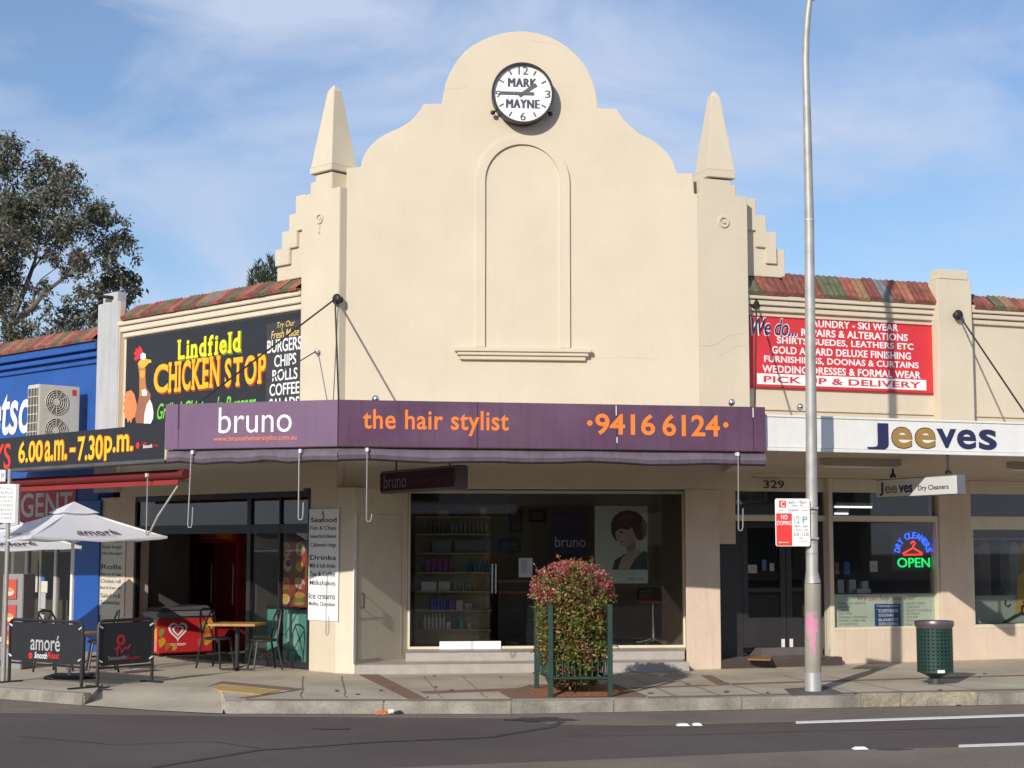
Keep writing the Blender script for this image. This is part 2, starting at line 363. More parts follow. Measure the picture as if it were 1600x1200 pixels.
# right-hand run: individual kerb stones
def lerp(a, b, t): return (a[0]+(b[0]-a[0])*t, a[1]+(b[1]-a[1])*t)
cuts = [(347, 600), (600, 800), (800, 960), (960, 1160), (1160, 1347), (1347, 1410), (1410, 1530), (1530, 1700)]
def kerb_at(px):
    k = (px-800)/F/1.015
    for i in range(6, 11):
        a, b = kf[i], kf[i+1]; t = (k*a[1]-a[0])/((b[0]-a[0]) - k*(b[1]-a[1]))
        if -1e-6 <= t <= 1+1e-6: return i + t
    return 6.0
def kpt(L_, s_):
    i = min(int(s_), len(L_)-2); return lerp(L_[i], L_[i+1], s_-i)
for a, b in cuts:
    s0, s1 = kerb_at(a), kerb_at(b)
    if a == 347: s0 = 6.0
    if b == 1700: s1 = 10.9
    ss = [s0] + [float(j) for j in range(int(s0)+1, int(s1)+1) if s0 < j < s1] + [s1 - .0012]
    mb = MB(); mb.slab([kpt(kf, s_) for s_ in ss] + [kpt(kb, s_) for s_ in ss[::-1]], ZR-.1, .012 if a not in (1347, 1410) else .03)
    struct('kerb', mb, m_sand if a in (1347, 1410) else m_kerb, bevel=.012 if a not in (1347, 1410) else .022)
def groundstroke(name, px, wd, m, z):
    rnd_ = random.Random(len(px)); P_ = []
    for (a, b) in zip(px[:-1], px[1:]):
        for k in range(8): x, y = lerp(a, b, k/8); P_.append(gp(x+rnd_.uniform(-2, 2), y+rnd_.uniform(-.3, .3), z))
    A = inset(P_, wd/2); B = inset(P_, -wd/2); mb = MB(); mb.v = [(a, b, z) for a, b in A] + [(a, b, z) for a, b in B]; n = len(P_)
    for i in range(n-1): mb.f.append((i, i+1, n+i+1, n+i)); mb.m.append(0)
    struct(name, mb, m, clean=False)
def sheet(name, px, m, z, h=.004):
    mb = MB(); mb.slab([gp(x, y, z) for x, y in px], z-.06, z); return struct(name, mb, m)
def sheets(name, lst, m, z):
    mb = MB()
    for px in lst: mb.slab([gp(x, y, z) for x, y in px], z-.06, z)
    return struct(name, mb, m)
sheets('pavement', [[(556, 1052), (588, 1052), (668, 1092.0), (638, 1092.0)], [(655, 1080), (840, 1074), (832, 1078), (664, 1084)], [(325, 1072), (347, 1064), (476, 1076), (458, 1079.5), (345, 1068)],
        [(458, 1080), (476, 1076.6), (384, 1091.5), (366, 1091.0)], [(385, 1091.8), (640, 1092.6), (800, 1092), (800, 1094.2), (640, 1094.8), (385, 1094.4)], [(1095, 1055), (1112, 1055), (1142, 1070), (1122, 1071)],
        [(1143, 1067.5), (1600, 1054), (1600, 1056), (1143, 1070)], [(1012, 1088.0), (1600, 1076), (1600, 1079), (1012, 1090.5)], [(985, 1074), (1100, 1069.8), (1120, 1071.2), (990, 1076)]], m_brick, .004)
m_joint = mat('paving_joint', (.20, .175, .14), .95)
for x_ in (470, 540, 690, 760, 1060, 1130, 1200, 1345, 1420, 1540): groundstroke('pavement', [(x_, 1090-max(0, x_-1000)*.019), (x_+(493-x_)*.165, 1051)], .014, m_joint, .0065)
sheet('pavement', [(332, 1074), (346, 1070.5), (440, 1078.5), (408, 1085), (343, 1078.5)], m_tact, .008)
sheet('pavement', [(780, 1081), (835, 1069), (962, 1069), (1012, 1087), (1005, 1089.5), (800, 1092)], m_brick, .006)
mb = MB()
c0 = [gp(x, y, 0) for x, y in [(816, 1080), (868, 1070), (950, 1071), (985, 1082), (952, 1089), (842, 1090)]]
cx = sum(a for a, b in c0)/6; cy = sum(b for a, b in c0)/6
vs = [(a, b, .01) for a, b in c0] + [((a+cx)/2, (b+cy)/2, .04+.02*random.random()) for a, b in c0] + [(cx, cy, .07)]
mb.add(vs, [(i, (i+1) % 6, 6+(i+1) % 6, 6+i) for i in range(6)] + [(6+i, 6+(i+1) % 6, 12) for i in range(6)]); struct('ground', mb, m_mulch, clean=False)
sheet('pavement', [(1225, 1076), (1290, 1072), (1322, 1084), (1240, 1088)], m_stain, .006)
sheet('road', [(0, 1092.5), (130, 1103), (347, 1116), (800, 1116.5), (1600, 1101.5), (1600, 1116), (1240, 1127), (1010, 1133), (860, 1131), (820, 1122), (350, 1118.5), (0, 1113)], m_asphl, ZR+.003)
sheet('road', [(-200, 1206), (500, 1204), (1000, 1184), (1300, 1172), (1480, 1168), (1600, 1164), (1700, 1290), (-200, 1290)], m_asphl, ZR+.003)
sheets('road_marking', [[(1243, 1127), (1600, 1115.5), (1700, 1112.5), (1700, 1115.3), (1600, 1118.3), (1244, 1129.6)]], m_line, ZR+.007)
sheets('road_marking', [[(1498, 1163.5), (1720, 1156), (1720, 1159.5), (1498, 1167)]], m_line, ZR+.007)
m_seam = mat('tar_seam', (.058, .047, .045), .8, var=.3, scale=5)
groundstroke('road', [(240, 1198), (400, 1172), (600, 1158), (760, 1152), (860, 1136), (880, 1126)], .09, m_seam, ZR+.0055)
groundstroke('road', [(880, 1150), (1100, 1147), (1300, 1141), (1600, 1135)], .02, m_seam, ZR+.0055)
groundstroke('road', [(30, 1150), (180, 1163), (330, 1158), (420, 1171)], .018, m_seam, ZR+.0055)
m_oil = mat('oil_stain', (.062, .052, .05), .6, var=.3, scale=4)
def stain(name, cx_, cy_, rx, ry, m, z, sd_):
    rnd_ = random.Random(sd_); px = []
    for k in range(22): a = 2*math.pi*k/22; q = 1+rnd_.uniform(-.25, .25); px.append((cx_+rx*q*math.cos(a), cy_+ry*q*math.sin(a)))
    mb = MB(); P_ = [gp(x, y, z) for x, y in px]; mb.v = [(a, b, z) for a, b in P_]; mb.f = [tuple(range(22))]; mb.m = [0]; struct(name, mb, m)
stain('road', 845, 1124, 55, 3.2, m_oil, ZR+.006, 1); stain('road', 1395, 1170.5, 26, 1.4, m_oil, ZR+.0065, 2); stain('road', 520, 1138, 30, 1.6, m_oil, ZR+.006, 3)
m_gum = mat('gum_spot', (.12, .105, .09), .9)
mb = MB()
for i in range(26):
    rr_ = random.Random(i); cx_, cy_, rx, ry = rr_.uniform(400, 1580), rr_.uniform(1052, 1090), rr_.uniform(1.2, 5), rr_.uniform(.4, 1.2); P_ = [gp(cx_+rx*rr_.uniform(.75, 1.25)*math.cos(2*math.pi*k/12), cy_+ry*math.sin(2*math.pi*k/12), .0095) for k in range(12)]
    mb.add([(a, b, .0095) for a, b in P_], [tuple(range(12))])
struct('pavement', mb, m_gum)
for k, (px, py, lab) in enumerate([(1067, 1133.5, 'left white reflector of the close pair on the road'), (1089, 1133, 'right white reflector of the close pair on the road'), (1344, 1170.5, 'single white road reflector nearest the camera beside the dashed line')]):
    x, y = gp(px, py, ZR); fr = Fr(x, y, 4)
    mb = MB(); w_ = .075 if k != 1 else .055
    mb.add([(-w_, -.05, ZR), (w_, -.05, ZR), (w_, .05, ZR), (-w_, .05, ZR), (-w_*.6, -.03, ZR+.022), (w_*.6, -.03, ZR+.022), (w_*.6, .03, ZR+.022), (-w_*.6, .03, ZR+.022)], [(0, 1, 5, 4), (1, 2, 6, 5), (2, 3, 7, 6), (3, 0, 4, 7), (4, 5, 6, 7), (3, 2, 1, 0)])
    one(fr, 0, 0, ZR, 'road_reflector', mb, m_clean, lab, 'road marker', 'raised reflectors on the road')
# litter in the gutter
x, y = gp(601, 1117, ZR); fr = Fr(x, y, 5)
t = T(fr, 0, 0, ZR+.004, 'litter', 'crumpled orange and white wrapper lying in the gutter', 'litter')
mb = MB()
for i in range(9):
    a = random.uniform(-.12, .06); b = random.uniform(-.06, .06); mb.add([(a, b, ZR+.005), (a+.07, b+.01, ZR+.03*random.random()+.01), (a+.05, b+.06, ZR+.05), (a-.01, b+.05, ZR+.01)], [(0, 1, 2), (0, 2, 3)])
t.part('wrapper', mb, mat('litter_orange', (.55, .17, .05), .6), clean=False)
mb = MB(); mb.tube([(.04, .0, ZR+.035), (.10, .01, ZR+.035)], .03, 8); t.part('paper_cup', mb, m_clean)
mb = MB(); mb.add([(.1, -.02, ZR+.01), (.2, 0, ZR+.02), (.19, .07, ZR+.05), (.11, .05, ZR+.03)], [(0, 1, 2, 3)]); t.part('leaf_scrap', mb, m_dark, clean=False)
# ------------------------------------------------------------------ corner building with the curved gable
bld = T(C, 0, 0, 0, 'salon_building', 'cream Spanish mission style corner building with curved gable over the hair salon', 'building')
P = C.pts
zh = C.p(860, 763)[1]
arc = lambda fr, cx, cy, r_, a0, a1, n, d=0.: [fr.p(cx+r_*math.cos(R(a0+(a1-a0)*k/n)), cy-r_*math.sin(R(a0+(a1-a0)*k/n)), d) for k in range(n+1)]
left_side = P([(539, 520), (540, 262), (564, 261), (566, 250), (570, 241), (576, 231), (583, 223.7), (592, 216), (601, 210.6), (612, 205), (624, 200), (636, 193), (645, 186), (652, 178), (658, 170), (662, 162), (690.7, 162)])
top = P([(693, 148), (697, 128), (705, 110), (715.6, 93), (727, 80), (740.5, 70), (757, 61), (775, 54.5), (794, 50), (813, 48.6), (828, 49.6), (842, 52.3), (857, 57), (871, 63.5), (886, 73), (900, 85.6), (911, 98), (919, 112), (926, 126), (930.5, 141), (933.5, 156), (934.5, 169)])
right_side = P([(963, 170), (967, 176), (974, 186), (984, 196), (1000, 209.5), (1016.5, 217), (1027, 224), (1036, 231.8), (1044, 240.5), (1051, 251), (1055, 261), (1058, 270.5), (1083, 271), (1085, 303), (1090, 304)])
uL = left_side[0][0]; uR = on(C, 1090)
left_side[0] = (uL, zh); left_side[1] = (uL, left_side[1][1])
out = left_side + top + right_side; out[-1] = (uR+.03, out[-1][1]); out.append((uR+.03, zh))
mb = MB(); mb.prism(out, 0, .32); facade = bld.part('gable_wall', mb, m_cream, bevel=.012)
# arched moulding
def archline(x0, x1, ytop, ybot, n=24):
    u0 = C.p(x0, 430)[0]; u1 = C.p(x1, 430)[0]; uc = (u0+u1)/2; r_ = (u1-u0)/2; zt = C.p(817, ytop)[1]; zc = zt - r_; zb = C.p(817, ybot)[1]
    return [(u0, zb)] + [(uc - r_*math.cos(math.pi*k/n), zc + r_*math.sin(math.pi*k/n)) for k in range(n+1)] + [(u1, zb)]
mb = MB(); mb.band(archline(744, 890, 213, 543), archline(757.5, 875.5, 226, 543), -.04, .01); bld.part('arch_moulding', mb, m_cream)
mb = MB()
for (x0, x1, y0, y1, dd) in [(710, 922, 544.5, 551, -.13), (714, 918, 551, 556.5, -.10), (718, 914, 556.5, 563, -.065)]:
    u0, u1, z0, z1 = C.box(x0, y0, x1, y1); mb.box(u0, u1, dd, .01, z0, z1)
bld.part('window_sill', mb, m_cream, bevel=.006)
# left pilaster, steps and finial on the left street bearing
def pil(fr, poly, d0, d1, name='pilaster', m=None, bev=.008):
    mb = MB(); mb.prism(poly, d0, d1)
    mb.v = [(*C.loc(*fr.w(a, b).xy), c) for a, b, c in mb.v]
    return bld.part(name, mb, m or m_cream, bevel=bev)
def conv(fr, mb):
    mb.v = [(*C.loc(*fr.w(a, b).xy), c) for a, b, c in mb.v]; return mb
uo = LW.p(471, 400)[0]; zt = LW.p(515, 294)[1]
top_l = LW.pts([(485, 304), (485, 285), (493, 285), (493, 273), (521, 266)])
zstep = [z for _, z in top_l]
zn = LW.p(519, 268)[1]
un = LW.p(519, 270)[0]; um = LW.p(493, 280)[0]; uk = LW.p(485, 294)[0]
zA = LW.p(485, 303)[1]; zB = LW.p(489, 285)[1]; zP = LW.p(525, 293)[1]
zlp = LW.p(400, 765)[1]; ulp = LW.p(484, 900)[0]; pil(LW, [(uo, zlp), (ulp, zlp), (ulp, 0), (0, 0), (0, zP), (un, zP), (un, zn), (um, zn), (um, zB), (uk, zB), (uk, zA), (uo, zA)], 0, .45)
st = LW.pts([(471, 304), (465, 307), (465, 335), (454.5, 335), (454.5, 363), (443, 363), (443, 391), (432.5, 391), (432.5, 440)], .1)
zz = [LW.p(465, 307, .1)[1], LW.p(455, 336, .1)[1], LW.p(444, 363, .1)[1], LW.p(433, 391, .1)[1]]
uu = [LW.p(465, 320, .1)[0], LW.p(454.5, 350, .1)[0], LW.p(443, 377, .1)[0], LW.p(432.5, 410, .1)[0]]
zb_ = LW.p(433, 440, .1)[1]
pil(LW, [(uo+.02, zb_), (uo+.02, zz[0]), (uu[0], zz[0]), (uu[0], zz[1]), (uu[1], zz[1]), (uu[1], zz[2]), (uu[2], zz[2]), (uu[2], zz[3]), (uu[3], zz[3]), (uu[3], zb_)], .11, .36, 'stepped_parapet')
v3 = LW.p(455, 413, .1)[1]; v2 = LW.p(467, 386, .1)[1]; v1 = LW.p(467, 361, .1)[1]
pil(LW, [(uo-.003, zz[0]-.003), (uu[0]+.003, zz[0]-.003), (uu[0]+.003, zz[1]-.003), (uu[1]+.003, zz[1]-.003), (uu[1]+.003, zz[2]-.003), (uu[2]+.003, zz[2]-.003), (uu[2]+.003, zz[3]-.003), (uu[3]+.003, zz[3]-.003), (uu[3]+.003, v3), (LW.p(455, 400, .1)[0], v3), (LW.p(455, 400, .1)[0], v2), (LW.p(467, 372, .1)[0], v2), (LW.p(467, 372, .1)[0], v1), (uo-.003, v1)], .06, .112, 'stepped_plate')
def finial(fr, uc, half, zb, capz, ztop, dfront):
    mb = MB(); d0 = dfront; dc = d0 + half
    mb.box(uc-half, uc+half, d0, d0+2*half, zb, capz)
    cap = bld.part('finial_base', conv(fr, mb), m_cream, bevel=.008)
    mb = MB(); a = half*.955; b = half*.30; zt_ = ztop - .10
    vs = []
    for r_, z in ((a, capz), (b, zt_), (.015, ztop)): vs += [(uc-r_, dc-r_, z), (uc+r_, dc-r_, z), (uc+r_, dc+r_, z), (uc-r_, dc+r_, z)]
    fs = [(0, 3, 2, 1)]
    for k in (0, 4): fs += [(k+i, k+(i+1) % 4, k+4+(i+1) % 4, k+4+i) for i in range(4)]
    fs.append((8, 9, 10, 11)); mb.add(vs, fs); bld.part('obelisk_finial', conv(fr, mb), m_cream, bevel=.006)
uc = (LW.p(486, 270)[0] + LW.p(520.5, 262)[0])/2; hf = (LW.p(520.5, 262)[0] - LW.p(486, 270)[0])/2
finial(LW, uc, hf, LW.p(504, 269)[1], LW.p(520, 255)[1], LW.p(520, 134)[1]+.1, -.03)
# right pilaster, steps and finial
f = RW
zq = [f.p(1095, 303)[1], f.p(1118, 280)[1], f.p(1146, 289)[1], f.p(1158, 306.5)[1]]
U = lambda px, py, d=0.: f.p(px, py, d)[0]
zs2 = C.p(1090, 745)[1]
pil(RW, [(0, zh), (U(1170, 480), zh), (U(1170, 480), zq[3]), (U(1150, 298), zq[3]), (U(1150, 298), zq[2]), (U(1142.5, 284), zq[2]), (U(1142.5, 284), zq[1]), (U(1095, 290), zq[1]), (U(1095, 290), zq[0]), (0, zq[0])], 0, .45)
dd = .22
zz = [f.p(1175, 310, dd)[1], f.p(1189, 336.5, dd)[1], f.p(1205, 362.5, dd)[1], f.p(1220, 388.5, dd)[1]]
uu = [U(1181, 330, dd), U(1197, 350, dd), U(1213, 375, dd), U(1228, 410, dd)]; u0 = U(1168, 400)-.05; zb_ = f.p(1200, 432, dd)[1]
pil(RW, [(u0, zb_), (uu[3], zb_), (uu[3], zz[3]), (uu[2], zz[3]), (uu[2], zz[2]), (uu[1], zz[2]), (uu[1], zz[1]), (uu[0], zz[1]), (uu[0], zz[0]), (u0, zz[0])], dd+.03, dd+.3, 'stepped_parapet')
e_ = .003
pil(RW, [(u0+.06, zz[0]-e_), (uu[0]-e_, zz[0]-e_), (uu[0]-e_, zz[1]-e_), (uu[1]-e_, zz[1]-e_), (uu[1]-e_, zz[2]-e_), (uu[2]-e_, zz[2]-e_), (uu[2]-e_, f.p(1205, 412, dd)[1]), (U(1196.5, 400, dd), f.p(1205, 412, dd)[1]), (U(1196.5, 400, dd), f.p(1190, 386.5, dd)[1]), (U(1181, 370, dd), f.p(1190, 386.5, dd)[1]), (U(1181, 370, dd), f.p(1175, 360, dd)[1]), (u0+.06, f.p(1175, 360, dd)[1])], dd-.015, dd+.032, 'stepped_plate')
uc = (U(1104.5, 277)+U(1148.5, 277))/2; hf = (U(1148.5, 277)-U(1104.5, 277))/2
finial(RW, uc, hf, f.p(1126, 278)[1], f.p(1126, 266)[1], f.p(1120, 147)[1]+.1, -.03)
# round plaster emblems
mb = MB(); u, z = LW.p(500, 341); mb.ring(u, z, .085, .05, -.025, .005, 24); mb.disc(u, z, .028, -.02, .005, 16); zz_ = LW.p(499, 364)[1]; mb.box(u-.03, u+.012, -.018, .005, zz_, zz_+.13); bld.part('round_emblem', conv(LW, mb), m_cream)
mb = MB(); u, z = RW.p(1130, 346.5); mb.ring(u, z, .09, .06, -.025, .005, 24); mb.disc(u, z, .03, -.03, .005, 16); bld.part('round_emblem', conv(RW, mb), m_cream)
m_crack = mat('hairline_crack', (.47, .41, .31), .9)
def crack(fr, px, wd=.007):
    rnd_ = random.Random(int(px[0][0])); P_ = []
    for a, b in zip(px[:-1], px[1:]):
        for k in range(5): P_.append((a[0]+(b[0]-a[0])*k/5+rnd_.uniform(-1, 1), a[1]+(b[1]-a[1])*k/5+rnd_.uniform(-.8, .8)))
    mb = MB(); mb.stroke(fr.pts(P_, -.001), wd, -.0012, -.0004); bld.part('hairline_crack', conv(fr, mb) if fr is not C else mb, m_crack)
crack(RW, [(1092, 541), (1120, 538), (1140, 524), (1168, 520)]); crack(RW, [(1120, 560), (1150, 541), (1168, 539)], .005); crack(C, [(922, 561), (980, 558), (1040, 562)], .005); crack(C, [(693, 140), (720, 138), (735, 132)], .005); crack(C, [(830, 64), (856, 66), (880, 74)], .005); 
# ground-floor piers and shopfront recess
a1 = C.loc(*LW.w(-.004, -.004).xy); p55 = (C.p(555, 950, -.25)[0], -.25); p64 = (C.p(637, 950, .92)[0], .92)
pl = [a1, p55, p64, (p64[0], 1.15), (a1[0]+.62, 1.12)]
mb = MB(); mb.slab(pl, 0, zh-.002); bld.part('splayed_pier', mb, m_creamw, bevel=.006)
g1 = C.p(1072, 950, 0)[0]; u25 = RW.p(1126, 950)[0]
wr_ = C.p(1070, 900, .9)[0]; br = C.loc(*RW.w(u25, 0).xy); br2 = C.loc(*RW.w(u25, .5).xy)
mb = MB(); mb.slab([(g1, 0), br, br2, (wr_+.06, 1.15), (wr_+.004, .88)], 0, zh-.003); bld.part('pier', mb, m_creamd, bevel=.006)
# steps
m_step = mat('step_tile', (.40, .36, .33), .55, var=.12, scale=6)
mb = MB(); mb.slab([(C.p(556, 1046, -.3)[0], -.42), (C.p(1076, 1046, -.3)[0], -.36), (C.p(1076, 1046, -.3)[0], .3), (p64[0]-.1, .82), (p55[0]+.01, -.2)], 0, .14); bld.part('step', mb, m_step, bevel=.008)
mb = MB(); mb.slab([(C.p(634, 1015, .12)[0], .12), (g1-.003, .12), (wr_+.0, .87), (wr_, 1.1), (p64[0]-.0, 1.1), (p64[0], .9)], .141, .268); bld.part('step', mb, m_step, bevel=.006)
# window frame and panes
wl = p64[0]; wr = C.p(1070, 900, .9)[0]; zf = .27
mb = MB(); mb.box(wl, wl+.035, .90, .96, zf+.04, zh-.05); mb.box(wr-.03, wr+.0, .88, .96, zf+.04, zh-.05); mb.box(wl, wr+.0, .90, .96, zh-.05, zh-.004); mb.box(wl, wr+.0, .87, .97, zf+.001, zf+.04)
wf = bld.part('window_frame', mb, m_creamw, bevel=.004)
ud0 = C.p(687, 900, .9)[0]; ud1 = C.p(782, 900, .9)[0]
mb = MB(); mb.box(wl+.035, ud0-.004, .925, .933, zf+.04, zh-.05); bld.part('window_pane', mb, m_glass, wf)
mb = MB(); mb.box(ud1+.004, wr-.03, .925, .933, zf+.04, zh-.05); bld.part('window_pane', mb, m_glass, wf)
mb = MB(); mb.box(ud0, ud1, .922, .932, zf+.06, zh-.055); dr = bld.part('glass_door', mb, m_glass)
mb = MB(); mb.box(ud0+.0, ud1-.0, .84, .868, zf+.001, zf+.12); bld.part('kick_plate', mb, mat('plate_glare_white', (.88, .88, .86), .3, .0, var=0), dr)  # white colour stands in for sun glare on the metal plate
mb = MB()
for px in (769, 774.5): u, z1 = C.p(px, 881, .88); z0 = C.p(px, 927, .88)[1]; mb.tube([(u, .93, z0+.05), (u, .88, z0+.05), (u, .88, z0), (u, .88, z1), (u, .88, z1-.05), (u, .93, z1-.05)], .014, 8)
bld.part('door_handle', mb, m_chrome, dr, smooth=True)
# interior shell
mb = MB(); roomshell(mb, wl-.08, wr+.06, 1.16, 3.6, zf-.02, zh+.02)
mb.box(wl, wr, 1.101, 1.159, zf-.05, zf-.004); bld.part('interior', mb, m_room)
# roof behind the gable
rc = [(uL+.1, .33), (uR-.1, .33), (uR-.1, 4), (uL+.1, 4)]
mb = MB(); mb.slab(rc, 4.6, 4.75); bld.part('roof', mb, mat('roof_metal', (.3, .3, .3), .6, .2))
mb = MB(); mb.box(uL+.1, uR-.1, 4.0, 4.2, 0, 4.75); bld.part('rear_wall', mb, m_cream)
# panel lines of the side door in the splayed reveal
sa = C.w(*p55); sb_ = C.w(*p64); SF = Fr(sa.x, sa.y, math.degrees(math.atan2(sb_.y-sa.y, sb_.x-sa.x))); sl_ = math.hypot(sb_.x-sa.x, sb_.y-sa.y)
mb = MB()
for q in ([(.06, .2), (.06, 2.3), (sl_-.18, 2.3), (sl_-.18, .2)], [(.06, .78), (sl_*.5, .78)]): mb.stroke(q, .012, -.004, -.0005)
mb.box(.02, sl_*.45, -.012, -.0005, .175, .195); bld.part('door_outline', conv(SF, mb), mat('groove_brown', (.40, .34, .27), .9))
mb = MB(); mb.box(-.055, -.0, -.012, .0, .145, 2.3); bld.part('corner_trim', conv(SF, mb), m_white)
# small door handle on the splayed reveal
mb = MB(); hx, hy = (p55[0]*.88+p64[0]*.12), (-.25*.88+.9*.12); z0 = C.p(565, 950, -.2)[1]; z1 = C.p(565, 928, -.2)[1]
mb.tube([(hx, hy+.02, z0), (hx+.03, hy-.05, z0), (hx+.03, hy-.05, z1), (hx, hy+.02, z1)], .012, 6); bld.part('pull_handle', mb, m_dark)
# ------------------------------------------------------------------ clock
ck = T(C, *(C.p(817.5, 146)[0], -.01, C.p(817.5, 146)[1]), 'wall_clock', 'round white clock in a black case high on the gable', 'clock')
cu_, cz_ = C.p(817, 145.5, -.22); CR = (C.p(865.5, 146, -.22)[0]-C.p(768.5, 146, -.22)[0])/2
mb = MB(); mb.disc(cu_, cz_, CR*.97, -.17, -.0, 48); ck.part('case', mb, m_dark, smooth=True)
mb = MB(); mb.ring(cu_, cz_, CR, CR*.935, -.24, -.165, 64); ck.part('rim', mb, m_dark, smooth=True)
mb = MB(); mb.disc(cu_, cz_, CR*.94, -.19, -.172, 64); face = ck.part('dial', mb, m_clean)
cx_ = lambda px, py: C.p(px, py, -.192)
def cbox(x0, y0, x1, y1): return C.box(x0, y0, x1, y1, -.192)
for s_, b_ in (('12', (810, 104, 825.5, 116.5)), ('3', (851.5, 141.5, 860, 153)), ('6', (813, 176, 821.5, 188)), ('9', (774.5, 141.5, 782.5, 152))): mb = MB(); txt(mb, s_, cbox(*b_), -.1905, bold=.005); ck.part('numeral', mb, m_ink, face)
for k in (1, 2, 4, 5, 7, 8, 10, 11):
    mb = MB(); a = math.pi/2 - k*math.pi/6; r0, r1 = CR*.70, CR*.87; mb.stroke([(cu_+r0*math.cos(a), cz_+r0*math.sin(a)), (cu_+r1*math.cos(a), cz_+r1*math.sin(a))], .02, -.1945, -.1905); ck.part('hour_mark', mb, m_ink, face)
m_ci = mat('clock_ink', (.06, .05, .09), .5, var=0)
for s_, b_ in (('MARK', (794.5, 122.5, 838, 136)), ('MAYNE', (791.5, 155.5, 842.5, 169))):
    mb = MB()
    for k in range(5): txt(mb, s_, cbox(b_[0]-1+k*.5, b_[1], b_[2]-1+k*.5, b_[3]), -.1905-.0003*k, .003, spacing=1.12)
    ck.part('lettering', mb, m_ci, face)
mb = MB(); mb.stroke([cx_(834, 146.5), cx_(781, 145)], .042, -.207, -.200); ck.part('minute_hand', mb, mat('hand_grey', (.10, .095, .11), .5))
mb = MB(); mb.stroke([cx_(811, 150), cx_(838, 132)], .055, -.200, -.196); ck.part('hour_hand', mb, MATS['hand_grey'])
for px, py in ((770, 176), (860, 178)):
    u, z = C.p(px, py, -.1); mb = MB(); mb.sphere((u, -.1, z), .038, 10); mb.tube([(u, -.1, z), (u+(cu_-u)*.2, -.1, z+(cz_-z)*.2)], .014, 6); ck.part('bracket_bolt', mb, m_dark, smooth=True)
# ------------------------------------------------------------------ inside the salon
def cx(px, py, d): return C.p(px, py, d)
SD = 1.75
sh = T(C, cx(705, 900, SD)[0], SD, zf, 'shelf_unit', 'wall of dim retail shelves behind the left window of the salon', 'shelf')
s0, s1 = cx(650, 900, SD)[0], cx(768, 900, SD)[0]
m_shelf = mat('shelf_board', (.36, .31, .21), .7)
mb = MB(); mb.box(s0, s1, SD+.3, SD+.32, zf, cx(700, 790, SD)[1]); sh.part('back_panel', mb, m_shelf)
rows = [(807, []), (834, []), (864, []), (894, []), (924, []), (953.5, []), (983.5, [])]
zs = []
for py, _ in rows:
    z = cx(705, py, SD)[1]; zs.append(z); mb = MB(); mb.box(s0, s1, SD, SD+.299, z-.02, z); sh.part('shelf', mb, m_shelf)
def stock(kind, pxs, row, h, w, col, lab, grp, d=SD+.06):
    z = zs[row]; m = mat('stock_%s' % '_'.join('%d' % int(c*99) for c in col), col, .5, var=.1)
    for px in pxs:
        u = cx(px, rows[row][0], d)[0]; mb = MB()
        if kind == 'bottle':
            mb.lathe([(w*.5, z+.002), (w*.5, z+h*.68), (w*.22, z+h*.78), (w*.2, z+h), ], u, d+.06, 10)
        elif kind == 'bowl':
            mb.lathe([(w*.25, z+.002), (w*.42, z+h*.5), (w*.5, z+h), (w*.44, z+h), (w*.3, z+h*.4)], u, d+.1, 14)
        else: mb.box(u-w/2, u+w/2, d, d+.14, z+.002, z+h)
        one(C, u, d, z, {'bottle': 'bottle', 'box': 'carton', 'bowl': 'bowl'}[kind], mb, m, lab, kind, grp, bevel=.004 if kind == 'box' else 0, smooth=kind != 'box')
def rng(a, b, n): return [a+(b-a)*i/(n-1) for i in range(n)]
stock('bottle', rng(664, 694, 6), 6, .24, .05, (.62, .60, .55), 'white bottle in the row on the lowest salon shelf', 'white bottles on the lowest shelf')
stock('box', [701], 6, .12, .07, (.55, .53, .47), 'small pale carton beside the white bottles on the lowest shelf', None)
stock('box', [710], 6, .20, .09, (.07, .05, .12), 'dark purple carton on the lowest salon shelf', None)
stock('bottle', [721], 6, .22, .10, (.04, .33, .22), 'stout green bottle on the lowest salon shelf', None)
stock('box', [733], 6, .10, .06, (.55, .45, .05), 'small yellow carton on the lowest salon shelf', None)
stock('bottle', rng(675, 695, 5), 5, .20, .055, (.05, .12, .55), 'blue bottle in the row on the second lowest shelf', 'blue bottles on the second lowest shelf')
stock('box', [706], 5, .17, .10, (.12, .06, .28), 'violet carton beside the blue bottles', None)
stock('box', [718], 5, .15, .11, (.50, .44, .33), 'beige carton between the violet carton and the bowl', None)
stock('bowl', [732], 5, .10, .17, (.55, .50, .40), 'cream bowl on the second lowest salon shelf', None)
stock('box', [670], 4, .15, .24, (.55, .56, .53), 'wide white carton on the middle salon shelf', None)
stock('box', [694], 4, .15, .18, (.45, .43, .32), 'cream carton right of the wide white one on the middle shelf', None)
stock('bottle', rng(712, 735, 5), 4, .16, .045, (.30, .27, .22), 'small tan bottle on the middle salon shelf', 'tan bottles on the middle shelf')
stock('bottle', [742, 750], 4, .18, .05, (.45, .14, .04), 'small orange bottle at the right end of the middle shelf', 'orange bottles on the middle shelf')
stock('box', rng(669, 705, 5), 3, .20, .08, (.20, .03, .14), 'magenta carton on the salon shelf above the white cartons', 'magenta cartons in a row')
stock('bottle', rng(735, 762, 5), 3, .20, .06, (.03, .13, .25), 'teal blue bottle on the salon shelf above the white cartons', 'teal bottles in a row')
stock('box', [690, 725, 752], 2, .20, .30, (.13, .13, .17), 'wide slate grey carton on the third highest shelf', 'slate grey cartons in a row')
stock('bottle', rng(672, 700, 5), 1, .19, .05, (.16, .15, .16), 'dark bottle on the second highest salon shelf', 'dark bottles in a row')
stock('bottle', rng(707, 760, 9), 1, .19, .05, (.33, .31, .27), 'pale grey bottle on the second highest salon shelf', 'pale bottles in a row')
stock('box', [655, 672], 0, .10, .16, (.25, .04, .03), 'red carton on the highest salon shelf', 'red cartons on the highest shelf')
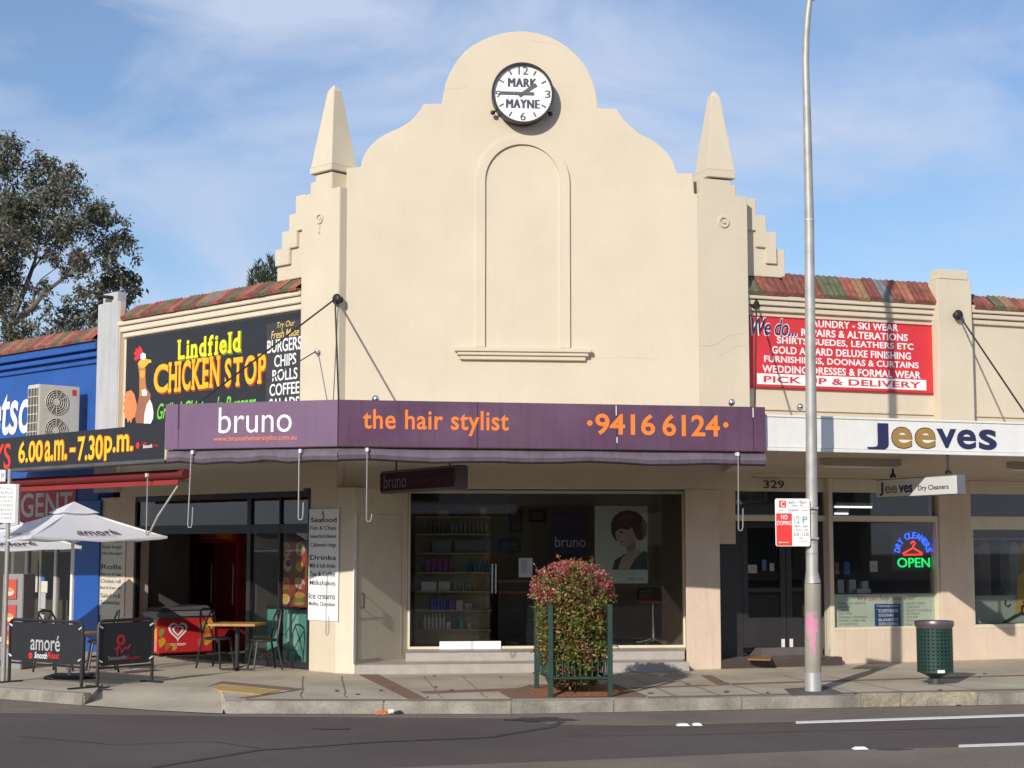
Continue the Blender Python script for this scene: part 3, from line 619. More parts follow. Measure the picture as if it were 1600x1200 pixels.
stock('box', [693], 0, .10, .16, (.42, .38, .34), 'pale carton right of the red ones on the highest shelf', None)
stock('box', [724], 0, .16, .20, (.06, .07, .12), 'dark blue carton on the highest salon shelf', None)
stock('box', [755], 0, .15, .10, (.50, .42, .22), 'straw coloured carton at the right end of the highest shelf', None)
# counter with timber strips, logo panel, notices
mc = mat('counter_dark', (.045, .036, .04), .5, var=.2); ms = mat('timber_strip', (.33, .13, .06), .5)
CD = 2.3
ct = T(C, cx(830, 980, CD)[0], CD, zf, 'reception_counter', 'dark reception counter with two timber strips inside the salon', 'counter')
u0, u1, z0, z1 = C.box(778, 903, 925, 1000, CD); mb = MB(); mb.box(u0, u1, CD, CD+.5, zf, z1); ct.part('counter_body', mb, mc, bevel=.005)
for py in (908, 925.5):
    z = cx(830, py, CD)[1]; mb = MB(); mb.box(u0, u1, CD-.02, CD-.001, z-.018, z+.018); ct.part('timber_strip', mb, ms)
PD = 3.0
pn = T(C, cx(888, 830, PD)[0], PD, cx(888, 865, PD)[1], 'logo_panel', 'dark violet panel lettered bruno inside the salon', 'panel')
u0, u1, z0, z1 = C.box(861, 800, 917, 866, PD); mb = MB(); mb.box(u0, u1, PD, PD+.04, z0, z1); pb = pn.part('board', mb, mat('violet_panel', (.07, .055, .14), .5))
mb = MB(); txt(mb, 'bruno', C.box(867, 838, 915, 855, PD), PD-.001); pn.part('lettering', mb, m_clean)
mb = MB(); u0, u1, z0, z1 = C.box(866, 876, 920, 905, PD); mb.box(u0, u1, PD-.1, PD-.08, z0, z1); one(C, (u0+u1)/2, PD-.1, z0, 'mirror_board', mb, mat('pale_board', (.42, .40, .33), .6), 'pale board below the violet bruno panel in the salon', 'board')
ntc = T(C, cx(821, 902, .92)[0], .918, cx(821, 902, .92)[1], 'door_notice', 'small pale grey notice stuck on the salon glass door', 'notice')
u0, u1, z0, z1 = C.box(810.5, 872, 832, 902, .916); mb = MB(); mb.box(u0, u1, .912, .918, z0, z1); ntc.part('paper', mb, mat('notice_paper', (.40, .41, .43), .6))
mb = MB(); mb.box(u0+.04, u0+.13, .909, .9115, z0+.07, z1-.03); ntc.part('printed_block', mb, mat('notice_print', (.28, .28, .32), .6))
for px, py, w_, h_, col, lab in ((806, 815, 22, 34, (.10, .09, .08), 'framed dark picture above the salon counter'), (840, 806, 26, 20, (.16, .15, .13), 'small framed picture left of the violet bruno panel'), (797, 853, 34, 22, (.13, .15, .18), 'wide framed picture just above the counter in the salon')):
    D_ = 3.5; u0, u1, z0, z1 = C.box(px-w_/2, py-h_/2, px+w_/2, py+h_/2, D_); t_ = T(C, (u0+u1)/2, D_, z0, 'wall_picture', lab, 'picture'); mb = MB(); mb.box(u0, u1, D_, D_+.03, z0, z1); t_.part('frame', mb, m_dark); mb = MB(); mb.box(u0+.04, u1-.04, D_-.004, D_-.0005, z0+.04, z1-.04); t_.part('print', mb, mat('print_%d' % px, col, .6, var=.4, scale=8))
# poster of a woman on the glass
D = .97
po = T(C, cx(971, 912, D)[0], D, cx(971, 912, D)[1], 'window_poster', 'tall pale poster of a woman with short dark red hair in the salon window', 'poster')
u0, u1, z0, z1 = C.box(929.5, 790.5, 1012, 911.5, D); mb = MB(); mb.box(u0, u1, D, D+.008, z0, z1); pp = po.part('sheet', mb, mat('poster_sheet', (.47, .50, .43), .6, var=.04))
u0, u1, z0, z1 = C.box(952, 890.5, 1012, 911, D); mb = MB(); mb.box(u0, u1, D-.002, D, z0, z1); po.part('caption_strip', mb, mat('poster_strip', (.52, .56, .55), .6))
q = lambda l, d=D: C.pts(l, d)
zo = lambda x, y: (780+x/3.244, 740+y/3.244)
def pshape(name, pts, col, d): mb = MB(); mb.prism(q([zo(*a) for a in pts]), d-.002, d); po.part(name, mb, mat('poster_'+name, col, .6, var=.05), pp)
pshape('top', [(572, 487), (585, 440), (640, 405), (655, 430), (690, 430), (730, 392), (752, 400), (752, 487)], (.04, .05, .045), D-.001)
pshape('skin', [(600, 487), (622, 425), (648, 405), (645, 372), (620, 370), (608, 345), (592, 318), (596, 280), (620, 250), (690, 250), (712, 290), (690, 345), (695, 385), (725, 395), (690, 430), (668, 470), (662, 487)], (.40, .30, .25), D-.003)
pshape('hair', [(568, 300), (566, 255), (580, 220), (610, 195), (650, 184), (695, 195), (730, 222), (748, 260), (746, 310), (725, 340), (700, 335), (686, 305), (672, 270), (655, 285), (620, 278), (598, 285), (588, 300), (592, 325), (605, 345), (585, 335)], (.075, .02, .025), D-.0055)
pshape('neck_shadow', [(645, 372), (690, 345), (693, 372), (664, 400), (650, 398)], (.26, .18, .15), D-.0055)
pshape('cheek', [(598, 300), (625, 305), (640, 330), (630, 362), (612, 345), (596, 320)], (.47, .37, .31), D-.0042)
pshape('hair_shine', [(600, 225), (640, 205), (690, 210), (720, 235), (690, 228), (645, 225), (612, 242)], (.14, .045, .045), D-.0075)
pshape('nose', [(603, 312), (612, 310), (611, 330), (602, 330)], (.33, .23, .19), D-.0055)
pshape('eyes', [(605, 297), (618, 293), (630, 298), (618, 303)], (.05, .03, .03), D-.0055)
pshape('lips', [(612, 345), (622, 341), (632, 346), (621, 351)], (.33, .10, .10), D-.0055)
mb = MB(); txt(mb, 'HAIR CARE', C.box(981, 903, 1006, 907, D), D-.0022); po.part('caption', mb, m_inkg, pp)
# stool and styling chair
def stool(name, px, py0, pseat, lab, d, wpx=38):
    u, z0 = cx(px, 1005, d)[0], zf
    k = T(C, u, d, zf, name, lab, 'stool'); zse = cx(px, pseat, d)[1]
    mb = MB()
    for i in range(5):
        a = 2*math.pi*i/5+.3; mb.tube([(u, d, zf+.10), (u+.12*math.cos(a), d+.12*math.sin(a), zf+.07), (u+.27*math.cos(a), d+.27*math.sin(a), zf+.035)], [.022, .018, .014], 6)
    k.part('star_base', mb, m_chrome, smooth=True)
    mb = MB(); mb.tube([(u, d, zf+.06), (u, d, zse-.09)], .025, 8); k.part('column', mb, m_chrome, smooth=True)
    mb = MB(); mb.lathe([(.10, zse-.09), (.23, zse-.06), (.25, zse-.02), (.22, zse)], u, d, 16); k.part('seat', mb, mat('stool_seat', (.22, .08, .04), .5), smooth=True)
    mb = MB(); mb.tube([(u-.22, d+.12, zse-.02), (u-.2, d+.24, zse+.14), (u, d+.29, zse+.17), (u+.2, d+.24, zse+.14), (u+.22, d+.12, zse-.02)], .02, 6); k.part('back_rail', mb, m_dark, smooth=True)
stool('salon_stool', 1021, 1008, 936, 'chrome star base stool with brown seat below the hair poster', 1.6)
stool('salon_stool', 1062, 1008, 931, 'stool at the right edge of the salon window, mostly hidden by the frame', 2.0)
# ------------------------------------------------------------------ purple awning over the corner
def xfm(src, dst, mb): mb.v = [(*dst.loc(*src.w(a, b).xy), c) for a, b, c in mb.v]; return mb
zb, zt = 3.072, 3.655
aw = T(ca, 0, 0, 3.0, 'purple_awning', 'purple footpath awning lettered the hair stylist around the corner building', 'awning')
uR_ = ca.p(1196, 670)[0]; uL_ = cb.p(258, 667)[0]
mb = MB(); mb.box(.006, uR_, 0, .05, zb, zt); fc = aw.part('fascia', mb, m_purple, bevel=.004)
mb = MB(); mb.box(uL_, -.006, 0, .05, zb, zt); fl = aw.part('fascia', xfm(cb, ca, mb), mat('purple_panel_side', (.16, .085, .165), .4, var=.12, scale=1.3, streak=.1), bevel=.004)
mb = MB(); txt(mb, 'the hair stylist', ca.box(567, 641, 795, 681), -.001, bold=.04, spacing=1.06); aw.part('lettering', mb, m_orange, fc)
mb = MB(); txt(mb, '9416', ca.box(930, 646.5, 1023.5, 680), -.001, bold=.05); txt(mb, '6124', ca.box(1035, 648, 1124.5, 682), -.001, bold=.05)
for px, py in ((921.5, 661), (1134, 664)): u, z = ca.p(px, py); mb.disc(u, z, .037, -.005, -.001, 24)
aw.part('lettering', mb, m_orange, fc)
mb = MB(); txt(mb, 'bruno', cb.box(342, 635.5, 456, 676), -.001, bold=-.008); aw.part('lettering', xfm(cb, ca, mb), m_clean, fl)
mb = MB(); txt(mb, 'www.brunothehairstylist.com.au', cb.box(334, 680.5, 463.5, 690.5), -.001, bold=.005); aw.part('lettering', xfm(cb, ca, mb), m_orange, fl)
m_seam = mat('seam', (.04, .02, .045), .7)
mb = MB()
for px, lo, hi in ((746, 630, 700), (963.5, 632, 702), (1177, 634, 703)): u, _ = ca.p(px, 665); mb.box(u-.006, u+.006, -.003, -.0005, zb+.01, zt-.002)
u, _ = cb.p(279, 665); aw.part('panel_seam', mb, m_seam, fc)
mb = MB(); mb.box(u-.012, u+.012, -.003, -.0005, zb+.25, zt); mb.box(u-.004, u+.004, -.003, -.0005, zb+.0, zb+.25); aw.part('panel_seam', xfm(cb, ca, mb), m_seam, fl)
mb = MB()
for px, y0, y1 in ((963, 634, 649), (964, 683, 692), (1177, 637, 652)): u = ca.p(px, 660)[0]; z0 = ca.p(px, y1)[1]; z1 = ca.p(px, y0)[1]; mb.box(u-.008, u+.004, -.005, -.0031, z0, z1)
aw.part('chipped_paint', mb, m_white, fc)
# rolled blind under each fascia: sagging tube of cloth
def blind(fr, u0, u1):
    mb = MB(); n = 14; prof = []
    for i in range(n+1):
        u = u0+(u1-u0)*i/n; sag = .012*math.sin(i*1.7)+.008*math.sin(i*.9+1); prof.append((u, sag))
    ring = [(.075, zb-.004), (.05, zb-.04), (.02, zb-.075), (.005, zb-.115), (.025, zb-.165), (.075, zb-.19), (.14, zb-.15), (.15, zb-.06), (.12, zb-.004)]
    for u, sg in prof:
        for d_, z_ in ring: mb.v.append((u, d_, z_ + (sg if z_ < zb-.02 else 0)))
    k = len(ring)
    for i in range(n):
        for j in range(k): mb.f.append((i*k+j, i*k+(j+1) % k, (i+1)*k+(j+1) % k, (i+1)*k+j)); mb.m.append(0)
    mb.f += [tuple(range(k)), tuple(range(n*k, n*k+k))]; mb.m += [0, 0]; return mb
aw.part('rolled_blind', blind(ca, .01, uR_+.01), m_purpled, smooth=True)
aw.part('rolled_blind', xfm(cb, ca, blind(cb, uL_+.02, -.01)), m_purpled, smooth=True)
e0 = ca.loc(*cb.w(uL_, .06).xy); m0 = ca.loc(*cb.w(-.01, .07).xy)
wR = ca.loc(*C.w(on(C, 1090)-.02, -.05).xy); wL = ca.loc(*LW.w(-.0, -.05).xy); wLL = ca.loc(*LW.w(-1.9, .05).xy); rR = ca.loc(*RW.w(.55, -.03).xy)
mb = MB(); mb.slab([e0, m0, (0.02, .06), (uR_-.01, .06), rR, wR, wL, wLL], 3.10, 3.20); aw.part('awning_roof', mb, mat('awning_soffit', (.42, .34, .26), .8, var=.1, streak=.1))
# stays: wall anchors and rods
def anchor(fr, px, py, d, r_):
    u, z = fr.p(px, py, d-.06); mb = MB(); mb.sphere((u, d-.06, z), r_, 14, sy=.6); mb.tube([(u, d-.05, z), (u, d+.03, z)], r_*.6, 10)
    return u, z, mb
def rod(thing, pa, pb, r_=.014):
    mb = MB(); mb.tube([pa, pb], r_, 6); thing.part('stay_rod', mb, m_rod)
def W2(fr, u, d, z): w = fr.w(u, d); return (*ca.loc(*w.xy), z)
u, z, mb = anchor(LW, 544.5, 464, -.02, .085)
u = -.03; mb = MB(); mb.sphere((u+.05, -.06, z), .085, 14, sy=.6); mb.tube([(u+.05, -.05, z), (u+.05, .03, z)], .05, 10)
aw.part('anchor_plate', xfm(LW, ca, mb), m_rod, smooth=True); pa = W2(LW, u+.05, -.09, z)
rod(aw, pa, W2(ca, 0.01, .03, zt-.05)); rod(aw, pa, W2(cb, cb.p(300, 632)[0], .06, zt-.03)); 
u, z, mb = anchor(LW, 494.5, 549, 0, .045); aw.part('anchor_plate', xfm(LW, ca, mb), m_grey, smooth=True); rod(aw, W2(LW, u, -.07, z), W2(cb, cb.p(352, 634)[0], .07, zt-.02), .010)
u, z, mb = anchor(RW, 1180, 474.5, .20, .085); aw.part('anchor_plate', xfm(RW, ca, mb), m_rod, smooth=True); rod(aw, W2(RW, u, .1, z), W2(ca, ca.p(1181, 640)[0], .04, zt-.03))
# hooks that hold the blinds
def hook(name, fr, px, y0, y1, lab, hookh=.16, wob=.0, d=-.03, hk=True):
    u, z0 = fr.p(px, y0, d); z1 = fr.p(px, y1, d)[1]
    t = T(fr, u, d, z1, name, lab, 'hook rod', 'blind hook rods under the awnings')
    mb = MB(); mb.box(u-.015, u+.02, d-.0, .06, z0-.03, z0+.02); t.part('bracket', mb, m_ppr, bevel=.004)
    mb = MB(); L_ = [(u, d-.008, z0-.03), (u-wob, d-.008, z1+.03)]
    if hk: L_ += [(u-wob+.01, d-.008, z1), (u-wob+.045, d-.008, z1), (u-wob+.06, d-.008, z1+.04), (u-wob+.066, d-.008, z1+hookh*.8)]
    mb.tube(L_, .0085, 6); t.part('rod', mb, m_steel, smooth=True)
    return t
hook('awning_hook', cb, 299.5, 706, 824, 'thick hooked rod with a collar near the left end of the purple awning', .32, .03)
hook('awning_hook', cb, 468, 704, 812, 'straight hooked rod under the purple awning in front of the food poster', .27)
hook('awning_hook', ca, 573.5, 702, 815, 'hooked rod under the purple awning left of the hanging bruno sign', .12, -.0)
hook('awning_hook', ca, 1153, 709, 829, 'hooked rod at the right end of the purple awning', .36, .01)
# little silver floodlights on the fascia
def flood(fr, px, py, lab, r_=.05):
    u, z = fr.p(px, py, .1); t = T(fr, u, .1, zt, 'floodlight', lab, 'light', 'floodlights above the awnings')
    mb = MB(); mb.tube([(u, .1, zt-.02), (u, .12, zt+.03), (u, .1, z)], .012, 6); t.part('arm', mb, m_grey)
    mb = MB(); mb.sphere((u, .1, z+.01), r_, 12); t.part('lamp_head', mb, m_chrome, smooth=True)
flood(ca, 587, 624.5, 'small silver floodlight above the word hair on the purple awning'); flood(ca, 1143, 630, 'small silver floodlight above the phone number on the purple awning')
# hanging sign under the awning
hs = Fr(-.665, 21.3, 0); a = 120.0; hs = Fr(-.665, 21.3, 180-60.0)     # u runs away from the camera
def hsf(px): return 0
Ln = 2.35; zc0, zc1 = 1.86+(850-765)/2500*21.3, 1.86+(850-727)/2500*21.3
ps = T(hs, 0, 0, zc0, 'hanging_sign', 'dark maroon light box lettered bruno hanging under the purple awning', 'sign')
mb = MB(); mb.box(0, Ln, -.10, .10, zc0, zc1); bx_ = ps.part('box', mb, mat('sign_casing', (.15, .12, .15), .6), bevel=.02)
m_maroon = mat('maroon_face', (.042, .010, .024), .7, spec=.2)
for sd_ in (-1, 1):
    mb = MB(); y0, y1 = (-.108, -.1005) if sd_ < 0 else (.1005, .108); mb.box(.04, Ln-.04, y0, y1, zc0+.035, zc1-.035); ps.part('sign_face', mb, m_maroon)
def mir(mb): mb.v = [(a_, b_, c_) for a_, b_, c_ in mb.v]; return mb
mb = MB(); txt(mb, 'bruno', (Ln*.62, Ln*.93, zc0+.07, zc1-.06), .1095, bold=-.005); mb.v = [(Ln*1.55-a_, b_ + (.004 if b_ < .109 else 0), c_) for a_, b_, c_ in mb.v]
ps.part('lettering', mb, mat('pale_letter', (.40, .38, .42), .5), bx_)
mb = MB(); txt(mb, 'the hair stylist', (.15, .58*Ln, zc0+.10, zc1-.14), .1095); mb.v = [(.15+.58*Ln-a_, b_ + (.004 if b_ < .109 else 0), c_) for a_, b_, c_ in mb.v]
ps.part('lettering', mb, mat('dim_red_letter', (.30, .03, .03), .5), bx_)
mb = MB()
for u in (.35, Ln-.35): mb.tube([(u, 0, zc1-.01), (u, 0, 3.11)], .012, 6)
ps.part('hanger', mb, m_rod)
# ------------------------------------------------------------------ terracotta coping shared by the street fronts
def tiles(fr, u0, u1, d0, z0, d1, z1, seq=None, wd=.205):
    mb = MB(); n = max(1, round((u1-u0)/wd)); w_ = (u1-u0)/n; rnd = random.Random(int(u0*100)+n)
    for i in range(n):
        mi = seq[i % len(seq)] if seq else rnd.choice([0, 0, 1, 1, 2, 3, 4, 5, 5])
        jz = rnd.uniform(-.012, .012); K = 8; F_ = []; B_ = []
        for k in range(K+1):
            x = u0+i*w_+w_*k/K; h = .019*abs(math.sin(math.pi*2*k/K)) + .008
            F_.append((x, d0+rnd.uniform(-.003, .003), z0+h+jz)); B_.append((x, d1, z1+h+jz))
        o = len(mb.v); mb.v += F_ + B_ + [(x, d0+.02, z0-.03+jz) for x, _, _ in F_]
        for k in range(K):
            mb.f.append((o+k, o+k+1, o+K+1+k+1, o+K+1+k)); mb.f.append((o+k, o+2*K+2+k, o+2*K+2+k+1, o+k+1)); mb.m += [mi, mi]
    # ridge and underside so the coping is solid
    mb.box(u0, u1, d0+.02, d1+.12, z0-.035, z0-.005, 5); mb.box(u0, u1, d1, d1+.14, z0-.004, z1+.005, 5)
    return mb
def put(thing, fr, mb): mb.v = [(*thing.fr.loc(*fr.w(a, b).xy), c) for a, b, c in mb.v]; return mb
# ------------------------------------------------------------------ chicken shop building
chs = T(LW, 0, .1, 0, 'chicken_shop_building', 'cream shopfront with tiled parapet behind the black chicken signboard', 'building')
f = LW
uA = f.p(193, 560, .1)[0]; uB = f.p(471, 400)[0]-.002
zt5 = 5.70; zhead = f.p(380, 770, .1)[1]
mb = MB(); mb.box(uA, uB, .1, .4, zhead, zt5); chs.part('upper_wall', mb, m_cream)
for i, (pz0, pz1, pd) in enumerate([(451, 461.5, -.04), (462.5, 472.5, .0), (473.5, 482, .045)]):
    z1 = f.p(469, pz0+(0 if i else 1), .0)[1]; z0 = f.p(469, pz1, .0)[1]; mb = MB(); mb.box(uA+.02*i, uB, pd, .102, z0, min(z1, zt5)); chs.part('cornice', mb, m_creamw, bevel=.01)
chs.part('tile_coping', tiles(f, f.p(189, 495, -.08)[0], uB-.0, -.1, 5.735, .22, f.p(470, 430, .22)[1]-.03, [0, 2, 1, 5, 0, 2, 0, 1, 0, 2, 5, 3, 4, 1, 5, 2, 0, 1, 5, 2, 0, 1, 2, 1]), m_terr, clean=False)
# ground floor: pier at the left, dark frame, glazing at the right
uP = f.p(207, 950, .1)[0]; uQ = f.p(386, 950, .1)[0]; uE = f.p(488, 950, .1)[0]
mb = MB(); mb.box(f.p(155, 900, .1)[0], uP-.0, .1, .4, 0, zhead-.002); chs.part('pier', mb, m_creamd)
mb = MB(); mb.box(uE, LW.p(484, 900)[0]-.002, .12, .4, 0, zhead-.002); chs.part('pier', mb, m_creamd)
mb = MB()
z8 = f.p(300, 815, .12)[1]
mb.box(uP+.002, uE-.002, .12, .22, zhead-.09, zhead-.003); mb.box(uP+.002, uE-.002, .118, .20, z8-.2, z8-.06)
for px, w_ in ((209, .12), (388, .10), (436, .035), (484, .12)): u = f.p(px, 900, .12)[0]; mb.box(u-w_/2, u+w_/2, .115, .21, .01, zhead-.091)
mb.box(uQ, uE-.06, .116, .205, .01, .10)
sf = chs.part('shopfront_frame', mb, m_dark, bevel=.004)
mb = MB(); mb.box(uQ+.05, f.p(436, 900, .12)[0]-.02, .15, .158, .10, z8-.2); chs.part('pane', mb, m_glass, sf)
mb = MB(); mb.box(f.p(436, 900, .12)[0]+.02, uE-.07, .15, .158, .10, z8-.2); chs.part('pane', mb, m_glass, sf)
mb = MB(); mb.box(uP+.07, uE-.07, .15, .158, z8-.059, zhead-.092); chs.part('transom_pane', mb, m_glass, sf)
# interior (deep at the left, shallow at the right)
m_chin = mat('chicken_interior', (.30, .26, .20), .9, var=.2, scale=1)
mb = MB(); zq = zhead+.2; uW = uP-2.6
mb.box(uW, uQ, 3.3, 3.36, 0, zq); mb.box(uW-.06, uW, 1.3, 3.36, 0, zq); mb.box(uW, uP-.1, 1.24, 1.299, 0, zq); mb.box(uP-.16, uP-.1, .41, 1.239, 0, zq); mb.box(uQ, uQ+.06, .23, 3.36, 0, zq)
mb.box(uW, uQ-.001, 1.3, 3.299, zq+.001, zq+.06); mb.box(uP-.1, uQ-.001, .41, 1.299, zq+.001, zq+.06); mb.box(uW, uQ-.001, 1.3, 3.299, -.05, .010); mb.box(uP-.1, uQ-.001, .23, 1.299, -.05, .010)
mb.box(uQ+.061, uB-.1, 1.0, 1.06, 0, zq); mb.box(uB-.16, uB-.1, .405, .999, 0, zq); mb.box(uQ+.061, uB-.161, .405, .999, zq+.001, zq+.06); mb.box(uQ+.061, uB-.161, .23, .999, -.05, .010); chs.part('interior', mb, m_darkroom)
mb = MB(); mb.box(f.p(225, 900, 2.6)[0], f.p(297, 900, 2.6)[0], 2.6, 2.66, .02, 2.6); chs.part('cream_side_wall', mb, m_chin)
mb = MB(); mb.slab([(uA, .41), (uB-.1, .41), (uB-.1, 1.2), (uQ, 1.3), (uQ, 3.4), (uA, 3.4)], 4.4, 4.5); chs.part('roof', mb, MATS['roof_metal'])
# teal counter front and poster inside the right glazing
tc_ = T(f, f.p(415, 1035, .5)[0], .5, .012, 'serving_counter', 'teal panelled serving counter behind the chicken shop glazing', 'counter')
u0 = f.p(393, 1000, .45)[0]; u1 = f.p(481, 1000, .45)[0]; zc = f.p(410, 950, .45)[1]
mb = MB(); mb.box(u0, u1, .45, .9, .013, zc); tc_.part('body', mb, m_teal, bevel=.01)
mb = MB(); mb.box(u0-.02, u1+.01, .42, .92, zc+.001, zc+.05); tc_.part('top', mb, m_dark, bevel=.006)
mb = MB(); u_ = f.p(449, 1000, .44)[0]; mb.box(u_, u_+.28, .435, .449, .25, zc-.08); tc_.part('light_panel', mb, mat('pale_teal', (.30, .55, .50), .5))
fpz = T(f, f.p(458, 948, .2)[0], .2, f.p(458, 948, .2)[1], 'food_poster', 'colourful poster of burgers and fried food in the shop window', 'poster')
u0, u1, z0, z1 = f.box(437, 846, 480.5, 948, .2); mb = MB(); mb.box(u0, u1, .195, .205, z0, z1); fps = fpz.part('sheet', mb, mat('food_sheet', (.30, .06, .025), .5, var=.3, scale=8))
cols = {'bun': (.55, .27, .07), 'meat': (.13, .04, .02), 'salad': (.12, .25, .03), 'plate': (.62, .50, .42), 'chip': (.70, .42, .06), 'tomato': (.6, .05, .02)}
def foodblob(kind, px, py, rx, ry, dz=0):
    mb = MB(); u, z = f.p(px, py, .19); mb.prism([(u+rx*math.cos(2*math.pi*k/20), z+ry*math.sin(2*math.pi*k/20)) for k in range(20)], .1935-dz, .1948-dz); fpz.part(kind+'_picture', mb, mat('food_'+kind, cols[kind], .5, var=.3, scale=20), fps)
for i, (kd, px, py, rx, ry) in enumerate([('plate', 447, 860, .13, .14), ('bun', 447, 858, .10, .09), ('plate', 469, 858, .14, .13), ('bun', 470, 862, .10, .07), ('salad', 470, 853, .09, .05), ('plate', 449, 882, .14, .13), ('meat', 451, 880, .09, .07), ('chip', 468, 885, .12, .10), ('tomato', 475, 875, .06, .06), ('bun', 446, 908, .15, .08), ('tomato', 446, 914, .15, .04), ('salad', 446, 919, .14, .03), ('plate', 469, 912, .15, .10), ('chip', 466, 908, .11, .07), ('tomato', 474, 917, .06, .05), ('plate', 446, 936, .14, .10), ('chip', 446, 934, .10, .07), ('bun', 468, 930, .17, .06), ('salad', 468, 938, .18, .03), ('bun', 468, 943, .16, .035)]): foodblob(kd, px, py, rx*.8, ry*.8, .0016*i/4)
# fridge and chest freezer
D = 2.0
fu0, fu1, fz0, fz1 = f.box(300, 828, 372, 1012, D); fz0 = .013
fg = T(f, (fu0+fu1)/2, D, .013, 'drinks_fridge', 'tall red double door drinks fridge inside the chicken shop', 'fridge')
m_fr = mat('fridge_red', (.33, .02, .025), .4); zfh = f.p(330, 848, D)[1]
mb = MB(); mb.box(fu0, fu1, D+.06, D+.7, .013, fz1); mb.box(fu0, fu1, D, D+.06, .013, .22); mb.box(fu0, fu0+.09, D, D+.06, .221, fz1); mb.box(fu1-.09, fu1, D, D+.06, .221, fz1); um_ = (fu0+fu1)/2; mb.box(um_-.04, um_+.04, D, D+.06, .221, zfh-.001); fb = fg.part('cabinet', mb, m_fr, bevel=.008)
mb = MB(); mb.box(fu0+.091, fu1-.091, D-.01, D+.055, zfh, fz1-.02); hd = fg.part('header', mb, mat('fridge_header', (.55, .03, .03), .4))
mb = MB(); txt(mb, 'COLD DRINKS', (fu0+.2, fu1-.2, zfh+.06, fz1-.08), D-.0105, bold=.02); fg.part('lettering', mb, m_amber, hd)
for a, b in ((fu0+.095, um_-.045), (um_+.045, fu1-.095)):
    mb = MB(); mb.box(a, b, D+.01, D+.02, .23, zfh-.01); dr_ = fg.part('door', mb, m_glass)
    mb = MB(); mb.tube([(b-.03, D-.02, .8), (b-.03, D-.02, 1.5)], .012, 6); fg.part('handle', mb, mat('pale_handle', (.4, .5, .35), .4), dr_)
fc_ = {}
gx_, gy_ = gp(246, 1027); ff = Fr(gx_, gy_, 36.0)
FL = 1.0; FD = .62; fzt = EYE+(850-951)/2500*gy_
fzr = T(ff, 0, 0, .0, 'ice_cream_freezer', 'red chest freezer with a white heart emblem at the chicken shop door', 'freezer')
mb = MB(); mb.box(0, FL, 0, FD, .05, fzt-.15); bd = fzr.part('body', mb, mat('freezer_red', (.50, .025, .03), .4, var=.06), bevel=.02)
mb = MB(); [mb.box(a_, a_+.06, b_, b_+.06, .013, .05) for a_ in (.04, FL-.1) for b_ in (.04, FD-.1)]; fzr.part('feet', mb, m_dark)
mb = MB(); mb.box(-.02, FL+.02, -.02, FD+.02, fzt-.149, fzt-.04); fzr.part('rim', mb, mat('freezer_grey', (.16, .16, .165), .4), bevel=.03)
mb = MB(); mb.prism([(.02, fzt-.039), (FL-.02, fzt-.039), (FL-.08, fzt+.05), (.08, fzt+.02)], .03, FD-.03); fzr.part('glass_lid', mb, mat('freezer_lid', (.09, .095, .10), .12), bevel=.02)
um_, zm_ = ff.p(278, 985)
def heart(s, n=40): return [(um_+s*.0625*16*math.sin(t)**3, zm_+s*.0625*(13*math.cos(t)-5*math.cos(2*t)-2*math.cos(3*t)-math.cos(4*t))) for t in [2*math.pi*k/n for k in range(n+1)]]
mb = MB(); mb.band(heart(.17), heart(.135), -.006, -.0005); mb.band(heart(.10), heart(.07), -.006, -.0005); fzr.part('heart_emblem', mb, m_clean, bd)
mb = MB(); txt(mb, 'ICE CREAM', (um_-.14, um_+.14, zm_-.25, zm_-.21), -.0005); fzr.part('lettering', mb, m_clean, bd)
mb = MB()
def blobp(u, z, r_, mi, e): mb.prism([(u+r_*(1+.25*math.sin(3*t+u*9))*math.cos(t), z+r_*1.3*(1+.2*math.sin(2*t))*math.sin(t)) for t in [2*math.pi*k/18 for k in range(18)]], -.003-e, -.0005-e, mi)
for i, (u, z, r_, mi) in enumerate([(FL-.10, .50, .09, 0), (FL-.16, .36, .08, 1), (FL-.10, .26, .07, 0), (FL-.24, .22, .05, 1), (FL-.22, .50, .045, 2), (.07, .24, .06, 0), (.06, .40, .05, 2), (.17, .17, .05, 1), (.30, .15, .04, 0)]): blobp(u, z, r_, mi, .0004*i)
fzr.part('swirl_graphic', mb, [mat('swirl_yellow', (.55, .30, .03), .5), mat('swirl_orange', (.45, .12, .03), .5), mat('swirl_green', (.22, .30, .05), .5)], bd)
mb = MB(); mb.box(-.006, -.0005, .04, FD-.04, .09, fzt-.17); fzr.part('side_graphic', mb, mat('swirl_side', (.75, .30, .05), .5, alt=(.45, .05, .35), altscale=4, altamt=.9), bd)
cz1 = fzt
for px, py, w_, h_, col, lab in ((262, 858, 16, 22, (.35, .33, .30), 'pale notice taped to the inside wall above the freezer'), (247, 865, 12, 30, (.12, .10, .10), 'dark framed notice on the inside wall left of the pale one'), (276, 888, 12, 16, (.05, .16, .30), 'blue notice on the inside wall right above the freezer')):
    u0, u1, z0, z1 = f.box(px-w_/2, py-h_/2, px+w_/2, py+h_/2, 2.59); mb = MB(); mb.box(u0, u1, 2.58, 2.595, z0, z1); one(f, u0, 2.59, z0, 'wall_notice', mb, mat('inotice_%d' % px, col, .6, var=.3, scale=15), lab, 'notice')
# stack of cartons and goods behind the freezer
for px, py, wpx, hpx, dd, col, lab in ((262, 930, 50, 36, 1.5, (.24, .13, .07), 'brown patterned carton stacked left behind the ice cream freezer'), (278, 922, 26, 40, 1.62, (.36, .06, .045), 'red carton standing behind the ice cream freezer')):
    u0, u1, z0, z1 = f.box(px-wpx/2, py-hpx/2, px+wpx/2, py+hpx/2, dd)
    mb = MB(); mb.box(u0, u1, dd, dd+.1, cz1-.5, z1); one(f, u0, dd, cz1-.5, 'carton', mb, mat('carton_%d' % px, col, .6, var=.5, scale=9), lab, 'carton')
